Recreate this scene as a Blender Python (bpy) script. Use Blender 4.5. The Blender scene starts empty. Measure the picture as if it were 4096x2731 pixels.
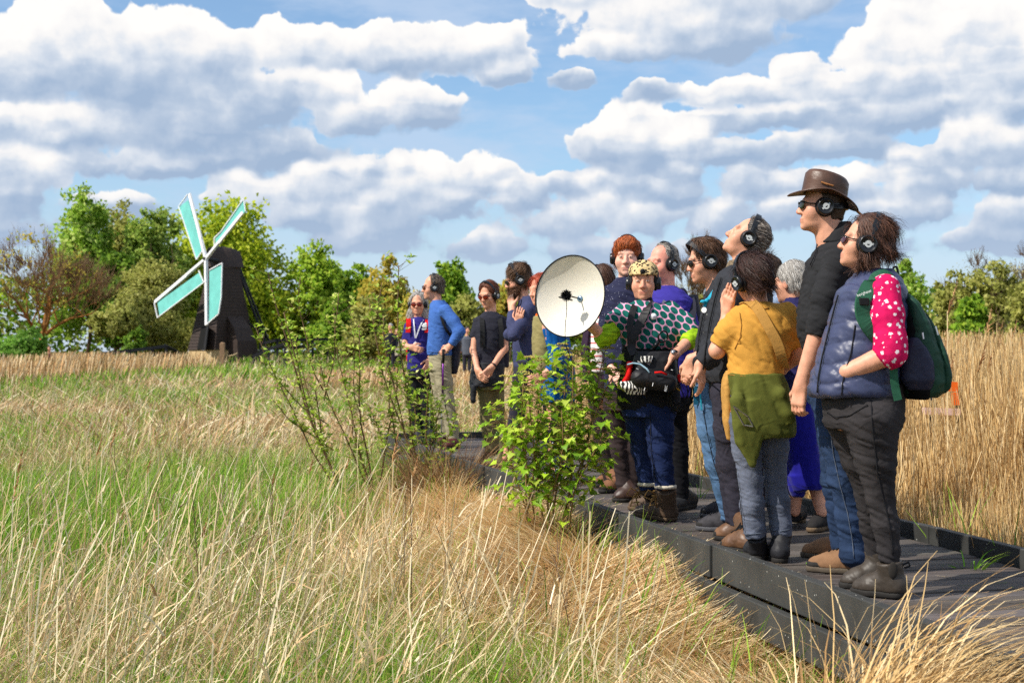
import bpy, math, random
import numpy as np
from mathutils import Vector, Matrix

random.seed(7)
RNG = np.random.default_rng(7)
# ---- camera constants: the picture's own pixels turn into directions from here ----
FPX, CX, HY, CZ = 5689.0, 2048.0, 1405.0, 1.05
COL = bpy.context.scene.collection


def P(x, y, D):
    return np.array([(x - CX) / FPX * D, D, CZ - (y - HY) / FPX * D])


def G(x, y, z=0.0):
    D = FPX * (CZ - z) / (y - HY)
    return P(x, y, D)


def unit(v):
    v = np.asarray(v, float)
    return v / (np.linalg.norm(v) + 1e-12)


def srgb(r, g, b):
    def f(c):
        c /= 255.0
        return c / 12.92 if c <= 0.04045 else ((c + 0.055) / 1.055) ** 2.4
    return (f(r), f(g), f(b))


# ---------------------------------------------------------------- objects
WLOC = {}


def wloc(o):
    return np.array(WLOC.get(o.name, tuple(o.location)), float)


def tag(o, label=None, cat=None, group=None, kind=None):
    if label: o['label'] = label
    if cat: o['category'] = cat
    if group: o['group'] = group
    if kind: o['kind'] = kind
    return o


def thing(name, loc, label, cat, group=None, kind=None):
    o = bpy.data.objects.new(name, None)
    o.location = tuple(loc)
    COL.objects.link(o)
    WLOC[o.name] = tuple(float(t) for t in loc)
    return tag(o, label, cat, group, kind)


def np_mesh(name, V, Q, mat, parent=None, col=None, uv=None, smooth=True, origin=None):
    """one mesh object out of arrays: V (n,3), Q (m,4) or (m,3)"""
    V = np.asarray(V, np.float32); Q = np.asarray(Q, np.int32)
    if origin is None and parent is not None:
        origin = wloc(parent)
    if origin is not None:
        V = V - np.asarray(origin, np.float32)
    me = bpy.data.meshes.new(name)
    k = Q.shape[1]
    me.vertices.add(len(V)); me.vertices.foreach_set('co', V.ravel())
    me.loops.add(Q.size); me.loops.foreach_set('vertex_index', Q.ravel())
    me.polygons.add(len(Q)); me.polygons.foreach_set('loop_start', np.arange(0, Q.size, k, dtype=np.int32))
    if smooth:
        me.polygons.foreach_set('use_smooth', np.ones(len(Q), bool))
    me.update(calc_edges=True)
    if col is not None:
        col = np.asarray(col, np.float32)
        c4 = np.ones((len(V), 4), np.float32); c4[:, :3] = col
        a = me.attributes.new('Col', 'FLOAT_COLOR', 'POINT'); a.data.foreach_set('color', c4.ravel())
    if uv is not None:
        a = me.attributes.new('Flat', 'FLOAT_VECTOR', 'POINT'); a.data.foreach_set('vector', np.asarray(uv, np.float32).ravel())
    if mat is not None:
        me.materials.append(mat)
    o = bpy.data.objects.new(name, me)
    if origin is not None:
        o.location = tuple(float(t) for t in origin)
    COL.objects.link(o)
    if parent is not None:
        o.parent = parent; o.location = (0, 0, 0)
        if origin is not None:
            d = np.asarray(origin) - wloc(parent)
            o.location = tuple(float(t) for t in d)
        WLOC[o.name] = tuple(float(t) for t in origin)
    else:
        WLOC[o.name] = tuple(o.location)
    return o


class MB:
    """collects simple shaped pieces and links them as ONE mesh object"""
    def __init__(self):
        self.v = []; self.f = []; self.c = []; self.cc = (1, 1, 1)

    def add(self, v, f):
        b = len(self.v)
        self.v += [tuple(float(t) for t in p) for p in v]
        self.c += [self.cc] * len(v)
        self.f += [tuple(b + i for i in q) for q in f]

    def box(self, c, s, R=None):
        c = np.asarray(c, float); h = np.asarray(s, float) / 2
        pts = []
        for sx, sy, sz in ((-1, -1, -1), (1, -1, -1), (1, 1, -1), (-1, 1, -1), (-1, -1, 1), (1, -1, 1), (1, 1, 1), (-1, 1, 1)):
            q = np.array([sx * h[0], sy * h[1], sz * h[2]])
            if R is not None: q = np.asarray(R) @ q
            pts.append(c + q)
        self.add(pts, [(0, 3, 2, 1), (4, 5, 6, 7), (0, 1, 5, 4), (1, 2, 6, 5), (2, 3, 7, 6), (3, 0, 4, 7)])

    def prism(self, ring0, ring1):
        n = len(ring0)
        self.add(list(ring0) + list(ring1), [tuple(range(n - 1, -1, -1)), tuple(range(n, 2 * n))] +
                 [(i, (i + 1) % n, n + (i + 1) % n, n + i) for i in range(n)])

    def bar(self, a, b, w, t, side=None):
        """a straight bar from a to b, w wide along side, t thick"""
        a = np.asarray(a, float); b = np.asarray(b, float)
        d = unit(b - a)
        s = np.asarray(side, float) if side is not None else np.cross(d, (0, 0, 1) if abs(d[2]) < .9 else (0, 1, 0))
        s = unit(s - d * s.dot(d)); n = np.cross(d, s)
        r = [s * w / 2 * i + n * t / 2 * j for i, j in ((-1, -1), (1, -1), (1, 1), (-1, 1))]
        self.prism([a + q for q in r], [b + q for q in r])

    def tube(self, pts, rad, n=8, cap=True):
        pts = [np.asarray(p, float) for p in pts]
        if np.isscalar(rad): rad = [rad] * len(pts)
        up = None; rings = []
        for i, p in enumerate(pts):
            d = unit(pts[min(i + 1, len(pts) - 1)] - pts[max(i - 1, 0)])
            if up is None:
                up = np.cross(d, (0, 0, 1) if abs(d[2]) < .9 else (1, 0, 0))
            up = unit(up - d * up.dot(d)); w = np.cross(d, up)
            rings.append([p + rad[i] * (math.cos(t) * up + math.sin(t) * w) for t in np.linspace(0, 2 * math.pi, n, endpoint=False)])
        vs = [q for r in rings for q in r]; fs = []
        for i in range(len(pts) - 1):
            for j in range(n):
                fs.append((i * n + j, i * n + (j + 1) % n, (i + 1) * n + (j + 1) % n, (i + 1) * n + j))
        if cap:
            fs.append(tuple(range(n - 1, -1, -1))); fs.append(tuple((len(pts) - 1) * n + j for j in range(n)))
        self.add(vs, fs)

    def lathe(self, c, axis, prof, n=24, closed=False):
        """prof = [(radius, height along axis)]"""
        c = np.asarray(c, float); ax = unit(axis)
        u = unit(np.cross(ax, (0, 0, 1) if abs(ax[2]) < .9 else (1, 0, 0))); w = np.cross(ax, u)
        vs = []; fs = []
        for r, h in prof:
            for t in np.linspace(0, 2 * math.pi, n, endpoint=False):
                vs.append(c + ax * h + max(r, 1e-5) * (math.cos(t) * u + math.sin(t) * w))
        m = len(prof)
        for i in range(m - 1 + (1 if closed else 0)):
            for j in range(n):
                a, b = i % m, (i + 1) % m
                fs.append((a * n + j, a * n + (j + 1) % n, b * n + (j + 1) % n, b * n + j))
        self.add(vs, fs)

    def ell(self, c, r, R=None, n=14, m=9):
        vs = []; fs = []
        c = np.asarray(c, float)
        for i in range(m + 1):
            th = math.pi * i / m
            for j in range(n):
                ph = 2 * math.pi * j / n
                q = np.array([r[0] * math.sin(th) * math.cos(ph), r[1] * math.sin(th) * math.sin(ph), r[2] * math.cos(th)])
                if R is not None: q = np.asarray(R) @ q
                vs.append(c + q)
        for i in range(m):
            for j in range(n):
                fs.append((i * n + j, (i + 1) * n + j, (i + 1) * n + (j + 1) % n, i * n + (j + 1) % n))
        self.add(vs, fs)

    def build(self, name, mat, parent=None, smooth=False, bevel=0, origin=None, usecol=False):
        V = np.array(self.v, float)
        if origin is None:
            origin = wloc(parent) if parent is not None else V.mean(0)
        me = bpy.data.meshes.new(name)
        me.from_pydata([tuple(p) for p in (V - origin)], [], self.f)
        if smooth:
            me.polygons.foreach_set('use_smooth', np.ones(len(me.polygons), bool))
        if usecol:
            a = me.attributes.new('Col', 'FLOAT_COLOR', 'POINT')
            a.data.foreach_set('color', np.array([(*c, 1.0) for c in self.c], np.float32).ravel())
        me.update()
        if mat is not None: me.materials.append(mat)
        o = bpy.data.objects.new(name, me)
        COL.objects.link(o)
        if parent is not None:
            o.parent = parent
            o.location = tuple(origin - wloc(parent))
        else:
            o.location = tuple(origin)
        WLOC[o.name] = tuple(float(t) for t in origin)
        if bevel:
            b = o.modifiers.new('edge', 'BEVEL'); b.width = bevel; b.segments = 2; b.limit_method = 'ANGLE'
        return o


# ---------------------------------------------------------------- noise
def _hash(i, j, k, s):
    n = (i * 374761393 + j * 668265263 + k * 1274126177 + s * 974711) & 0x7fffffff
    n = ((n ^ (n >> 13)) * 1103515245) & 0x7fffffff
    n = (n ^ (n >> 16)) & 0xffff
    return n / 65535.0


def vnoise(p, s=0):
    p = np.asarray(p, float)
    i = np.floor(p).astype(np.int64); f = p - i; f = f * f * (3 - 2 * f)
    x, y, z = i[..., 0], i[..., 1], i[..., 2]; u, v, w = f[..., 0], f[..., 1], f[..., 2]
    r = 0
    for a in (0, 1):
        for b in (0, 1):
            for c in (0, 1):
                r = r + _hash(x + a, y + b, z + c, s) * (u if a else 1 - u) * (v if b else 1 - v) * (w if c else 1 - w)
    return r


def fbm(p, o=3, s=0):
    p = np.asarray(p, float); r = 0; a = .5; t = 0
    for k in range(o):
        r = r + a * vnoise(p * (2 ** k) + 17.3 * k, s + k); t += a; a *= .5
    return r / t


# ---------------------------------------------------------------- materials
MATS = {}


def mat(name, col=(.5, .5, .5), rough=.8, spec=.3, metal=0, var=.12, vscale=14, bump=0, bscale=60, attr=False, sheen=0,
        stretch=(1, 1, 1), transl=0, coat=0, wrinkle=0, wscale=13):
    if name in MATS: return MATS[name]
    m = bpy.data.materials.new(name); m.use_nodes = True
    nt = m.node_tree; N = nt.nodes; L = nt.links
    b = N['Principled BSDF']
    b.inputs['Roughness'].default_value = rough
    b.inputs['Specular IOR Level'].default_value = spec
    b.inputs['Metallic'].default_value = metal
    if sheen:
        b.inputs['Sheen Weight'].default_value = sheen; b.inputs['Sheen Roughness'].default_value = .5
    if coat:
        b.inputs['Coat Weight'].default_value = coat; b.inputs['Coat Roughness'].default_value = .12
    tc = N.new('ShaderNodeTexCoord'); mp = N.new('ShaderNodeMapping'); mp.inputs['Scale'].default_value = stretch
    L.new(tc.outputs['Object'], mp.inputs['Vector'])
    if attr:
        c0 = N.new('ShaderNodeAttribute'); c0.attribute_name = 'Col'; cs = c0.outputs['Color']
    else:
        c0 = N.new('ShaderNodeRGB'); c0.outputs[0].default_value = (*col, 1); cs = c0.outputs[0]
    if var:
        nz = N.new('ShaderNodeTexNoise'); nz.inputs['Scale'].default_value = vscale; nz.inputs['Detail'].default_value = 5
        L.new(mp.outputs[0], nz.inputs['Vector'])
        mr = N.new('ShaderNodeMapRange'); mr.inputs[1].default_value = .3; mr.inputs[2].default_value = .7
        mr.inputs[3].default_value = 1 - var; mr.inputs[4].default_value = 1 + var
        L.new(nz.outputs['Fac'], mr.inputs[0])
        vm = N.new('ShaderNodeVectorMath'); vm.operation = 'SCALE'
        L.new(cs, vm.inputs[0]); L.new(mr.outputs[0], vm.inputs['Scale']); cs = vm.outputs[0]
    L.new(cs, b.inputs['Base Color'])
    m['colour_socket'] = 1
    if bump:
        n2 = N.new('ShaderNodeTexNoise'); n2.inputs['Scale'].default_value = bscale; n2.inputs['Detail'].default_value = 4
        L.new(mp.outputs[0], n2.inputs['Vector'])
        bp = N.new('ShaderNodeBump'); bp.inputs['Strength'].default_value = bump; bp.inputs['Distance'].default_value = .01 if bscale < 50 else .0025
        L.new(n2.outputs['Fac'], bp.inputs['Height']); L.new(bp.outputs[0], b.inputs['Normal'])
        if wrinkle:
            # soft creases of worn cloth under the weave
            n3 = N.new('ShaderNodeTexNoise'); n3.noise_type = 'RIDGED_MULTIFRACTAL'; n3.inputs['Scale'].default_value = wscale; n3.inputs['Detail'].default_value = 2.5; n3.inputs['Distortion'].default_value = .9
            m3 = N.new('ShaderNodeMapping'); m3.inputs['Scale'].default_value = (1, 1, 1.5); m3.inputs['Rotation'].default_value = (0, .5, .3)
            L.new(tc.outputs['Object'], m3.inputs['Vector']); L.new(m3.outputs[0], n3.inputs['Vector'])
            b3 = N.new('ShaderNodeBump'); b3.inputs['Strength'].default_value = wrinkle; b3.inputs['Distance'].default_value = .012
            L.new(n3.outputs['Fac'], b3.inputs['Height']); L.new(b3.outputs[0], bp.inputs['Normal'])
    if transl:
        tr = N.new('ShaderNodeBsdfTranslucent'); L.new(cs, tr.inputs['Color'])
        ms = N.new('ShaderNodeMixShader'); ms.inputs[0].default_value = transl
        L.new(b.outputs[0], ms.inputs[1]); L.new(tr.outputs[0], ms.inputs[2])
        L.new(ms.outputs[0], N['Material Output'].inputs['Surface'])
    MATS[name] = m
    return m


def leafmat(name, transl=.35, rough=.6, spec=.25):
    """thin leaves and blades: colour per blade, some light passes through"""
    return mat(name, attr=True, var=0, rough=rough, spec=spec, transl=transl)
# ================================================================ camera, sun, sky
sc = bpy.context.scene
cam = bpy.data.cameras.new('camera'); camo = bpy.data.objects.new('camera', cam); COL.objects.link(camo)
camo.location = (0, 0, CZ); camo.rotation_euler = (math.radians(90), 0, 0)
cam.sensor_width = 36; cam.lens = 36 * FPX / 4096; cam.shift_y = (HY - 1365.5) / 4096
cam.clip_start = .1; cam.clip_end = 6000
cam.dof.use_dof = True; cam.dof.focus_distance = 7.6; cam.dof.aperture_fstop = 5.6
sc.camera = camo
sc.view_settings.view_transform = 'Standard'; sc.view_settings.look = 'None'
sc.view_settings.exposure = .12; sc.view_settings.gamma = 1
sc.cycles.max_bounces = 6; sc.cycles.diffuse_bounces = 3; sc.cycles.glossy_bounces = 2
sc.cycles.transmission_bounces = 3; sc.cycles.transparent_max_bounces = 6
sc.cycles.caustics_reflective = False; sc.cycles.caustics_refractive = False
sc.cycles.use_denoising = False
sc.cycles.use_adaptive_sampling = True; sc.cycles.adaptive_threshold = .02

SUN_EL = math.radians(46)
SUN_H = unit((-.90, -.44, 0))                      # horizontal direction towards the sun
SUN_DIR = unit(SUN_H * math.cos(SUN_EL) + np.array([0, 0, math.sin(SUN_EL)]))
sl = bpy.data.lights.new('sun', 'SUN'); so = bpy.data.objects.new('sun', sl); COL.objects.link(so)
sl.energy = 4.9; sl.angle = math.radians(.55); sl.color = (1, .94, .84)
so.rotation_euler = Vector(SUN_DIR).to_track_quat('Z', 'Y').to_euler(); so.location = (-20, -12, 25)

w = bpy.data.worlds.new('World'); sc.world = w; w.use_nodes = True
w.cycles.sampling_method = 'MANUAL'; w.cycles.sample_map_resolution = 256
nt = w.node_tree; N = nt.nodes; L = nt.links
for n in list(N): N.remove(n)
out = N.new('ShaderNodeOutputWorld')
sky = N.new('ShaderNodeTexSky'); sky.sky_type = 'NISHITA'; sky.sun_disc = False
sky.sun_elevation = SUN_EL; sky.sun_rotation = math.atan2(SUN_H[0], SUN_H[1])
sky.air_density = 1.0; sky.dust_density = .4; sky.ozone_density = 2.2
bg = N.new('ShaderNodeBackground'); bg.inputs['Strength'].default_value = .13
# cloud layout: (x, y, half width, half height up, weight) as directions in the sky: 1000 px = 10.1 degrees
CLOUDS = [
    # rows near the horizon
    (100, 960, 300, 50, .6), (1500, 960, 300, 60, .7), (1950, 1000, 260, 45, .7), (2330, 1010, 300, 45, .7), (2750, 1020, 260, 40, .6), (3450, 1010, 320, 40, .6), (3950, 1000, 260, 45, .6),
    (60, 850, 240, 75, .75), (520, 870, 260, 50, .7), (1250, 880, 230, 55, .72), (1560, 890, 300, 75, .72), (2250, 910, 260, 80, .8), (2560, 900, 200, 75, .8), (2850, 900, 200, 65, .75), (3150, 880, 180, 60, .75), (3560, 890, 220, 65, .75), (3960, 900, 200, 65, .8),
    # low bright heaps on the left
    (40, 760, 150, 60, .8), (200, 735, 150, 75, .95), (700, 690, 560, 45, .7), (1000, 790, 230, 60, .88), (1280, 770, 230, 75, .9), (1430, 730, 150, 60, .88),
    (1660, 740, 150, 95, .95), (1760, 830, 230, 75, .8), (1930, 720, 190, 60, .88), (2120, 790, 180, 70, .8),
    # mid and low clouds on the right
    (2330, 760, 190, 60, .82), (2600, 760, 260, 75, .74), (2400, 830, 130, 60, .85), (2700, 800, 180, 60, .72), (3020, 760, 190, 70, .8), (3300, 790, 200, 60, .8), (3650, 780, 190, 60, .8),
    (3850, 590, 130, 75, 1), (3960, 660, 150, 80, .9), (3700, 700, 200, 55, .82), (3980, 770, 180, 55, .75),
    (2560, 555, 150, 85, 1), (2740, 590, 120, 75, .92), (2390, 610, 160, 70, .85), (2560, 670, 300, 75, .7), (3000, 640, 300, 50, .72), (3350, 620, 260, 50, .7),
    # big left cumulus and the grey mass under it
    (-60, 590, 260, 70, .86), (300, 580, 380, 75, .86), (800, 560, 480, 110, .7), (800, 440, 360, 130, .72), (1010, 470, 200, 100, .8), (1320, 400, 115, 105, .95), (1400, 500, 140, 80, .8), (1590, 440, 120, 95, .95), (1700, 480, 150, 95, .72), (1000, 640, 480, 60, .66),
    (-150, 285, 260, 120, 1), (80, 285, 190, 115, 1), (330, 205, 190, 105, 1.08), (580, 225, 180, 90, 1.02), (640, 250, 260, 130, .95), (860, 255, 190, 75, .95), (180, 370, 420, 130, .8), (700, 350, 320, 100, .72), (120, 330, 240, 90, .9),
    # long cloud right of it
    (1240, 220, 190, 85, .98), (1460, 215, 240, 80, 1), (1740, 215, 260, 75, 1), (1990, 190, 120, 65, .95), (1500, 265, 560, 65, .84),
    # top centre cloud
    (2350, 0, 230, 90, 1.02), (2600, 80, 330, 160, 1), (2820, 200, 280, 105, .74), (2500, 225, 230, 65, .9), (3080, 60, 210, 90, .86), (2950, 30, 300, 110, .8),
    (2020, 320, 110, 45, .75), (2300, 340, 90, 45, .66), (2610, 390, 110, 45, .68),
    # right cumulus
    (3610, 120, 140, 110, 1.08), (3830, 170, 230, 130, 1.05), (4100, 240, 210, 140, 1.02), (3560, 270, 230, 110, .98), (3880, 380, 400, 130, .9), (3400, 400, 260, 90, .9), (3850, 250, 180, 60, .8),
    (3190, 325, 110, 60, .98), (2960, 405, 210, 60, .92), (3600, 510, 520, 75, .76), (3050, 500, 280, 55, .74), (4050, 500, 260, 60, .66),
]


def cloud_fields():
    """cover and sunlit share of the cumulus field over azimuth u and elevation v (1 = 1000 px = 10.1 degrees)"""
    u = np.linspace(-2.2, 2.2, 300)[None, :]; v = np.linspace(-.1, 1.55, 200)[:, None]
    M = np.full((200, 300), -.5); W = np.zeros((200, 300)); S = np.zeros((200, 300))
    rr = np.random.default_rng(12); full = []
    for (x, y, a, b, k) in CLOUDS:
        if y > 540 and a > 140: a, b = a * .74, b * 1.28
        full.append((x, y, a, b, k))
        for _ in range(2 + int(a / 90)):               # rounded heads along the top of each cloud
            q = rr.uniform(-.8, .8); s_ = b * rr.uniform(.42, .72)
            full.append((x + q * a, y - b * rr.uniform(.25, .75) * (1 - .5 * q * q), s_ * rr.uniform(1.0, 1.5), s_, min(k * rr.uniform(.92, 1.12), 1.1)))
    for (x, y, a, b, k) in full:
        u0, v0 = (x - 2048) / 1000, (1405 - y) / 1000
        du = (u - u0) / (a * 1.12 / 1000); dv = (v - v0) / (b * 1.15 / 1000)
        dv2 = np.where(dv < 0, dv * 1.35, dv)
        e = k * (1 - np.sqrt(du ** 2 + dv2 ** 2))
        lit = .5 + .75 * (dv * .8 - du * .2) + (k - .82) * 1.5
        lit = np.clip(lit, .02, 1)
        wt = np.exp(np.clip(e, -1, 1) * 7)
        W += wt; S += wt * lit
        M = np.maximum(M, e) + .06 * np.log1p(np.exp(-np.abs(M - e) / .06))
    return np.clip(M, -.5, .8), S / W


def math_(op, a, b=None, c=None):
    n = N.new('ShaderNodeMath'); n.operation = op
    for i, s in enumerate((a, b, c)):
        if s is None: continue
        if isinstance(s, (int, float)): n.inputs[i].default_value = s
        else: L.new(s, n.inputs[i])
    return n.outputs[0]


def vmath(op, a, b=None, c=None):
    n = N.new('ShaderNodeVectorMath'); n.operation = op
    for i, s in enumerate((a, b, c)):
        if s is None: continue
        if isinstance(s, tuple): n.inputs[i].default_value = s
        else: L.new(s, n.inputs[i])
    return n.outputs['Value'] if op in ('DOT_PRODUCT', 'LENGTH') else n.outputs[0]


def rng(v, a, b, c, d, smooth=True):
    n = N.new('ShaderNodeMapRange'); n.interpolation_type = 'SMOOTHSTEP' if smooth else 'LINEAR'
    for i, t in enumerate((a, b, c, d)): n.inputs[i + 1].default_value = t
    L.new(v, n.inputs[0]); return n.outputs[0]


tc = N.new('ShaderNodeTexCoord'); sx = N.new('ShaderNodeSeparateXYZ'); L.new(tc.outputs['Generated'], sx.inputs[0])
az = math_('ARCTAN2', sx.outputs[0], sx.outputs[1]); el = math_('ARCSINE', sx.outputs[2])
ua = math_('MULTIPLY', az, FPX / 1000); va = math_('MULTIPLY', el, FPX / 1000)
cv = N.new('ShaderNodeCombineXYZ'); L.new(ua, cv.inputs[0]); L.new(va, cv.inputs[1])
P0 = cv.outputs[0]
# folds the field so that it goes on round the horizon and up to the zenith
uf = math_('SUBTRACT', math_('PINGPONG', math_('ADD', ua, 2.2), 4.4), 2.2)
vf = math_('SUBTRACT', math_('PINGPONG', math_('ADD', va, .1), 1.65), .1)


def noise(vec, scale, det, rough=.55):
    n = N.new('ShaderNodeTexNoise'); n.noise_dimensions = '2D'; n.inputs['Scale'].default_value = scale
    n.inputs['Detail'].default_value = det; n.inputs['Roughness'].default_value = rough
    L.new(vec, n.inputs['Vector']); return n


fold = N.new('ShaderNodeCombineXYZ'); L.new(uf, fold.inputs[0]); L.new(vf, fold.inputs[1])
wn = noise(P0, 6, 3)
warped = vmath('MULTIPLY_ADD', wn.outputs['Color'], (.12, .08, 0), vmath('SUBTRACT', fold.outputs[0], (.06, .04, 0)))
sw = N.new('ShaderNodeSeparateXYZ'); L.new(warped, sw.inputs[0])
un = math_('MULTIPLY', sw.outputs[0], 1 / 2.2); vn_ = math_('MULTIPLY_ADD', math_('ADD', sw.outputs[1], .1), 2 / 1.65, -1)
cu = N.new('ShaderNodeCombineXYZ'); cw = N.new('ShaderNodeCombineXYZ')
for i in range(3): L.new(un, cu.inputs[i]); L.new(vn_, cw.inputs[i])


def curve3(vec, cols, t):
    n = N.new('ShaderNodeVectorCurve'); m = n.mapping; m.use_clip = True
    m.clip_min_x = m.clip_min_y = -1; m.clip_max_x = m.clip_max_y = 1
    for i in range(3):
        c = m.curves[i]
        idx = np.linspace(0, len(t) - 1, 110).round().astype(int)
        xs, ys = t[idx], cols[idx, i]
        c.points[0].location = (xs[0], ys[0]); c.points[1].location = (xs[-1], ys[-1])
        for x, y in zip(xs[1:-1], ys[1:-1]): c.points.new(float(x), float(y))
    m.update(); L.new(vec, n.inputs[1]); return n.outputs[0]


def field(F, rank=15):
    """a field over (u, v) as a sum of products of curves"""
    Um, sv, Vt = np.linalg.svd(F, full_matrices=False)
    tot = None
    tu = np.linspace(-1, 1, F.shape[1]); tv = np.linspace(-1, 1, F.shape[0])
    for r in range(0, rank, 3):
        A = Um[:, r:r + 3]; B = Vt[r:r + 3].T
        ka = np.abs(A).max(0); kb = np.abs(B).max(0)
        ca = curve3(cw.outputs[0], A / ka, tv); cb = curve3(cu.outputs[0], B / kb, tu)
        d = vmath('DOT_PRODUCT', vmath('MULTIPLY', ca, tuple(float(q) for q in ka * kb * sv[r:r + 3])), cb)
        tot = d if tot is None else math_('ADD', tot, d)
    return tot


Mf, Bf = cloud_fields()
M_ = field(Mf, 27); B_ = field(Bf, 18)


def detail(off):
    p = vmath('ADD', P0, (*off, 0)) if off else P0
    w2 = noise(p, 10, 2)
    pw = vmath('MULTIPLY_ADD', w2.outputs['Color'], (.06, .06, 0), p)
    vo = N.new('ShaderNodeTexVoronoi'); vo.voronoi_dimensions = '2D'; vo.feature = 'F1'; vo.inputs['Scale'].default_value = 6
    vo.inputs['Detail'].default_value = 2.2; vo.inputs['Roughness'].default_value = .5; vo.normalize = True
    L.new(pw, vo.inputs['Vector'])
    fb = noise(pw, 5, 8, .6)
    return math_('ADD', math_('MULTIPLY', vo.outputs['Distance'], -.36), math_('MULTIPLY_ADD', fb.outputs['Fac'], .8, -.24))


n0 = detail(None); n1 = detail((-.034, .040))
d0 = math_('ADD', math_('ADD', M_, n0), math_('MULTIPLY_ADD', noise(P0, 2.2, 3).outputs['Fac'], .5, -.17))
soft = rng(B_, .2, .75, .34, .13)
dens = rng(math_('DIVIDE', math_('ADD', d0, .01), soft), 0, 1, 0, 1)
vn = noise(vmath('MULTIPLY', P0, (1, 3.4, 1)), 1.0, 7, .6)
veil = rng(vn.outputs['Fac'], .36, .68, .10, .70)
low = rng(va, .0, 1.1, .85, 0)
veil2 = math_('MAXIMUM', veil, low)
dens_all = math_('MAXIMUM', dens, veil2)
rel = math_('SUBTRACT', n0, n1)
relief = math_('MULTIPLY', rel, .62)
fb2 = noise(P0, 3.5, 5)
lit = math_('ADD', math_('ADD', math_('MULTIPLY_ADD', B_, 1.35, -.30), relief), math_('MULTIPLY_ADD', fb2.outputs['Fac'], .7, -.35))
edge = rng(d0, .0, .35, .12, 0)
lit2 = math_('ADD', lit, edge)
ramp = N.new('ShaderNodeValToRGB'); L.new(lit2, ramp.inputs[0]); cr = ramp.color_ramp
cr.elements[0].position = 0; cr.elements[0].color = (*srgb(158, 179, 206), 1)
cr.elements[1].position = 1; cr.elements[1].color = (*srgb(249, 247, 244), 1)
e = cr.elements.new(.28); e.color = (*srgb(182, 197, 217), 1)
e = cr.elements.new(.55); e.color = (*srgb(214, 221, 231), 1)
e = cr.elements.new(.78); e.color = (*srgb(240, 239, 239), 1)
veilcol = N.new('ShaderNodeRGB'); veilcol.outputs[0].default_value = (*srgb(190, 208, 232), 1)
mx = N.new('ShaderNodeMix'); mx.data_type = 'RGBA'
L.new(dens, mx.inputs[0]); L.new(veilcol.outputs[0], mx.inputs[6]); L.new(ramp.outputs[0], mx.inputs[7])
hz = N.new('ShaderNodeMix'); hz.data_type = 'RGBA'; hz.inputs[7].default_value = (*srgb(204, 216, 232), 1)
L.new(rng(va, .05, .62, .55, 0), hz.inputs[0]); L.new(mx.outputs[2], hz.inputs[6])
bc = N.new('ShaderNodeBackground'); L.new(hz.outputs[2], bc.inputs[0]); bc.inputs[1].default_value = 1.0
L.new(vmath('MULTIPLY', sky.outputs[0], (.84, .99, 1.08)), bg.inputs[0])
ms = N.new('ShaderNodeMixShader'); L.new(dens_all, ms.inputs[0]); L.new(bg.outputs[0], ms.inputs[1]); L.new(bc.outputs[0], ms.inputs[2])
L.new(ms.outputs[0], out.inputs[0])
# ================================================================ ground, boardwalk, grasses
def sstep(a, b, x):
    t = np.clip((x - a) / (b - a), 0, 1); return t * t * (3 - 2 * t)


NEAR = np.array([(2.12, 2.5), (1.649, 4.58), (1.329, 6.04), (.463, 9.51), (-.208, 12.09), (-1.48, 16.9)])
FAR = np.array([(3.44, 2.5), (2.49, 6.93), (2.24, 8.13), (1.356, 11.33), (-.28, 17.3)])


def near_x(y): return np.interp(y, NEAR[:, 1], NEAR[:, 0])
def far_x(y): return np.interp(y, FAR[:, 1], FAR[:, 0])


MILL = np.array([-17.6, 84.0])


def hgt(x, y):
    x = np.asarray(x, float); y = np.asarray(y, float)
    d = np.hypot(x, y)
    z = -.5 + .52 * sstep(14, 80, d) + .46 * np.exp(-(((x - MILL[0] - 3.4) / 5.5) ** 2 + ((y - MILL[1] - 1) / 6) ** 2) ** 2)
    p = np.stack([x * .35, y * .35, 0 * x], -1)
    z = z + (fbm(p, 2, 3) - .5) * .16 * sstep(3, 8, d) * (1 - sstep(60, 120, d))
    # matted straw banked against the near side of the boardwalk
    e = near_x(np.clip(y, 2.5, 16.9)) - x
    bank = np.exp(-((e - .30) / .42) ** 2) * sstep(5.9, 7.6, y) * (1 - sstep(13, 16, y))
    z = z + .20 * bank * (.75 + .5 * fbm(np.stack([x * 1.3, y * 1.3, 0 * x], -1), 2, 5))
    hump = np.exp(-(((x - .02) / .6) ** 2 + ((y - 9.6) / 1.1) ** 2))
    z = z + .12 * hump
    # the bed under the deck stays low
    inside = sstep(-.05, .12, x - near_x(np.clip(y, 2.5, 16.9))) * (1 - sstep(-.1, .1, x - far_x(np.clip(y, 2.5, 17.3)))) * (y < 17.4) * (y > 2)
    z = np.where(inside > .01, np.minimum(z, -.34 * inside + z * (1 - inside)), z)
    return z


def axis(lim, n, p):
    t = np.linspace(-1, 1, n); return np.sign(t) * np.abs(t) ** p * lim


gx = axis(1800, 260, 3.6); gy = np.concatenate([-axis(400, 41, 3)[:20:-1][:0], np.linspace(-60, 0, 12)[:-1], np.linspace(0, 30, 190)[:-1], np.geomspace(30, 4500, 110)])
X, Y = np.meshgrid(gx, gy, indexing='ij'); Z = hgt(X, Y) - .02
V = np.stack([X, Y, Z], -1).reshape(-1, 3)
n1, n2 = len(gx), len(gy)
ii, jj = np.meshgrid(np.arange(n1 - 1), np.arange(n2 - 1), indexing='ij'); a = (ii * n2 + jj).ravel()
Q = np.stack([a, a + n2, a + n2 + 1, a + 1], 1)


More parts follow.
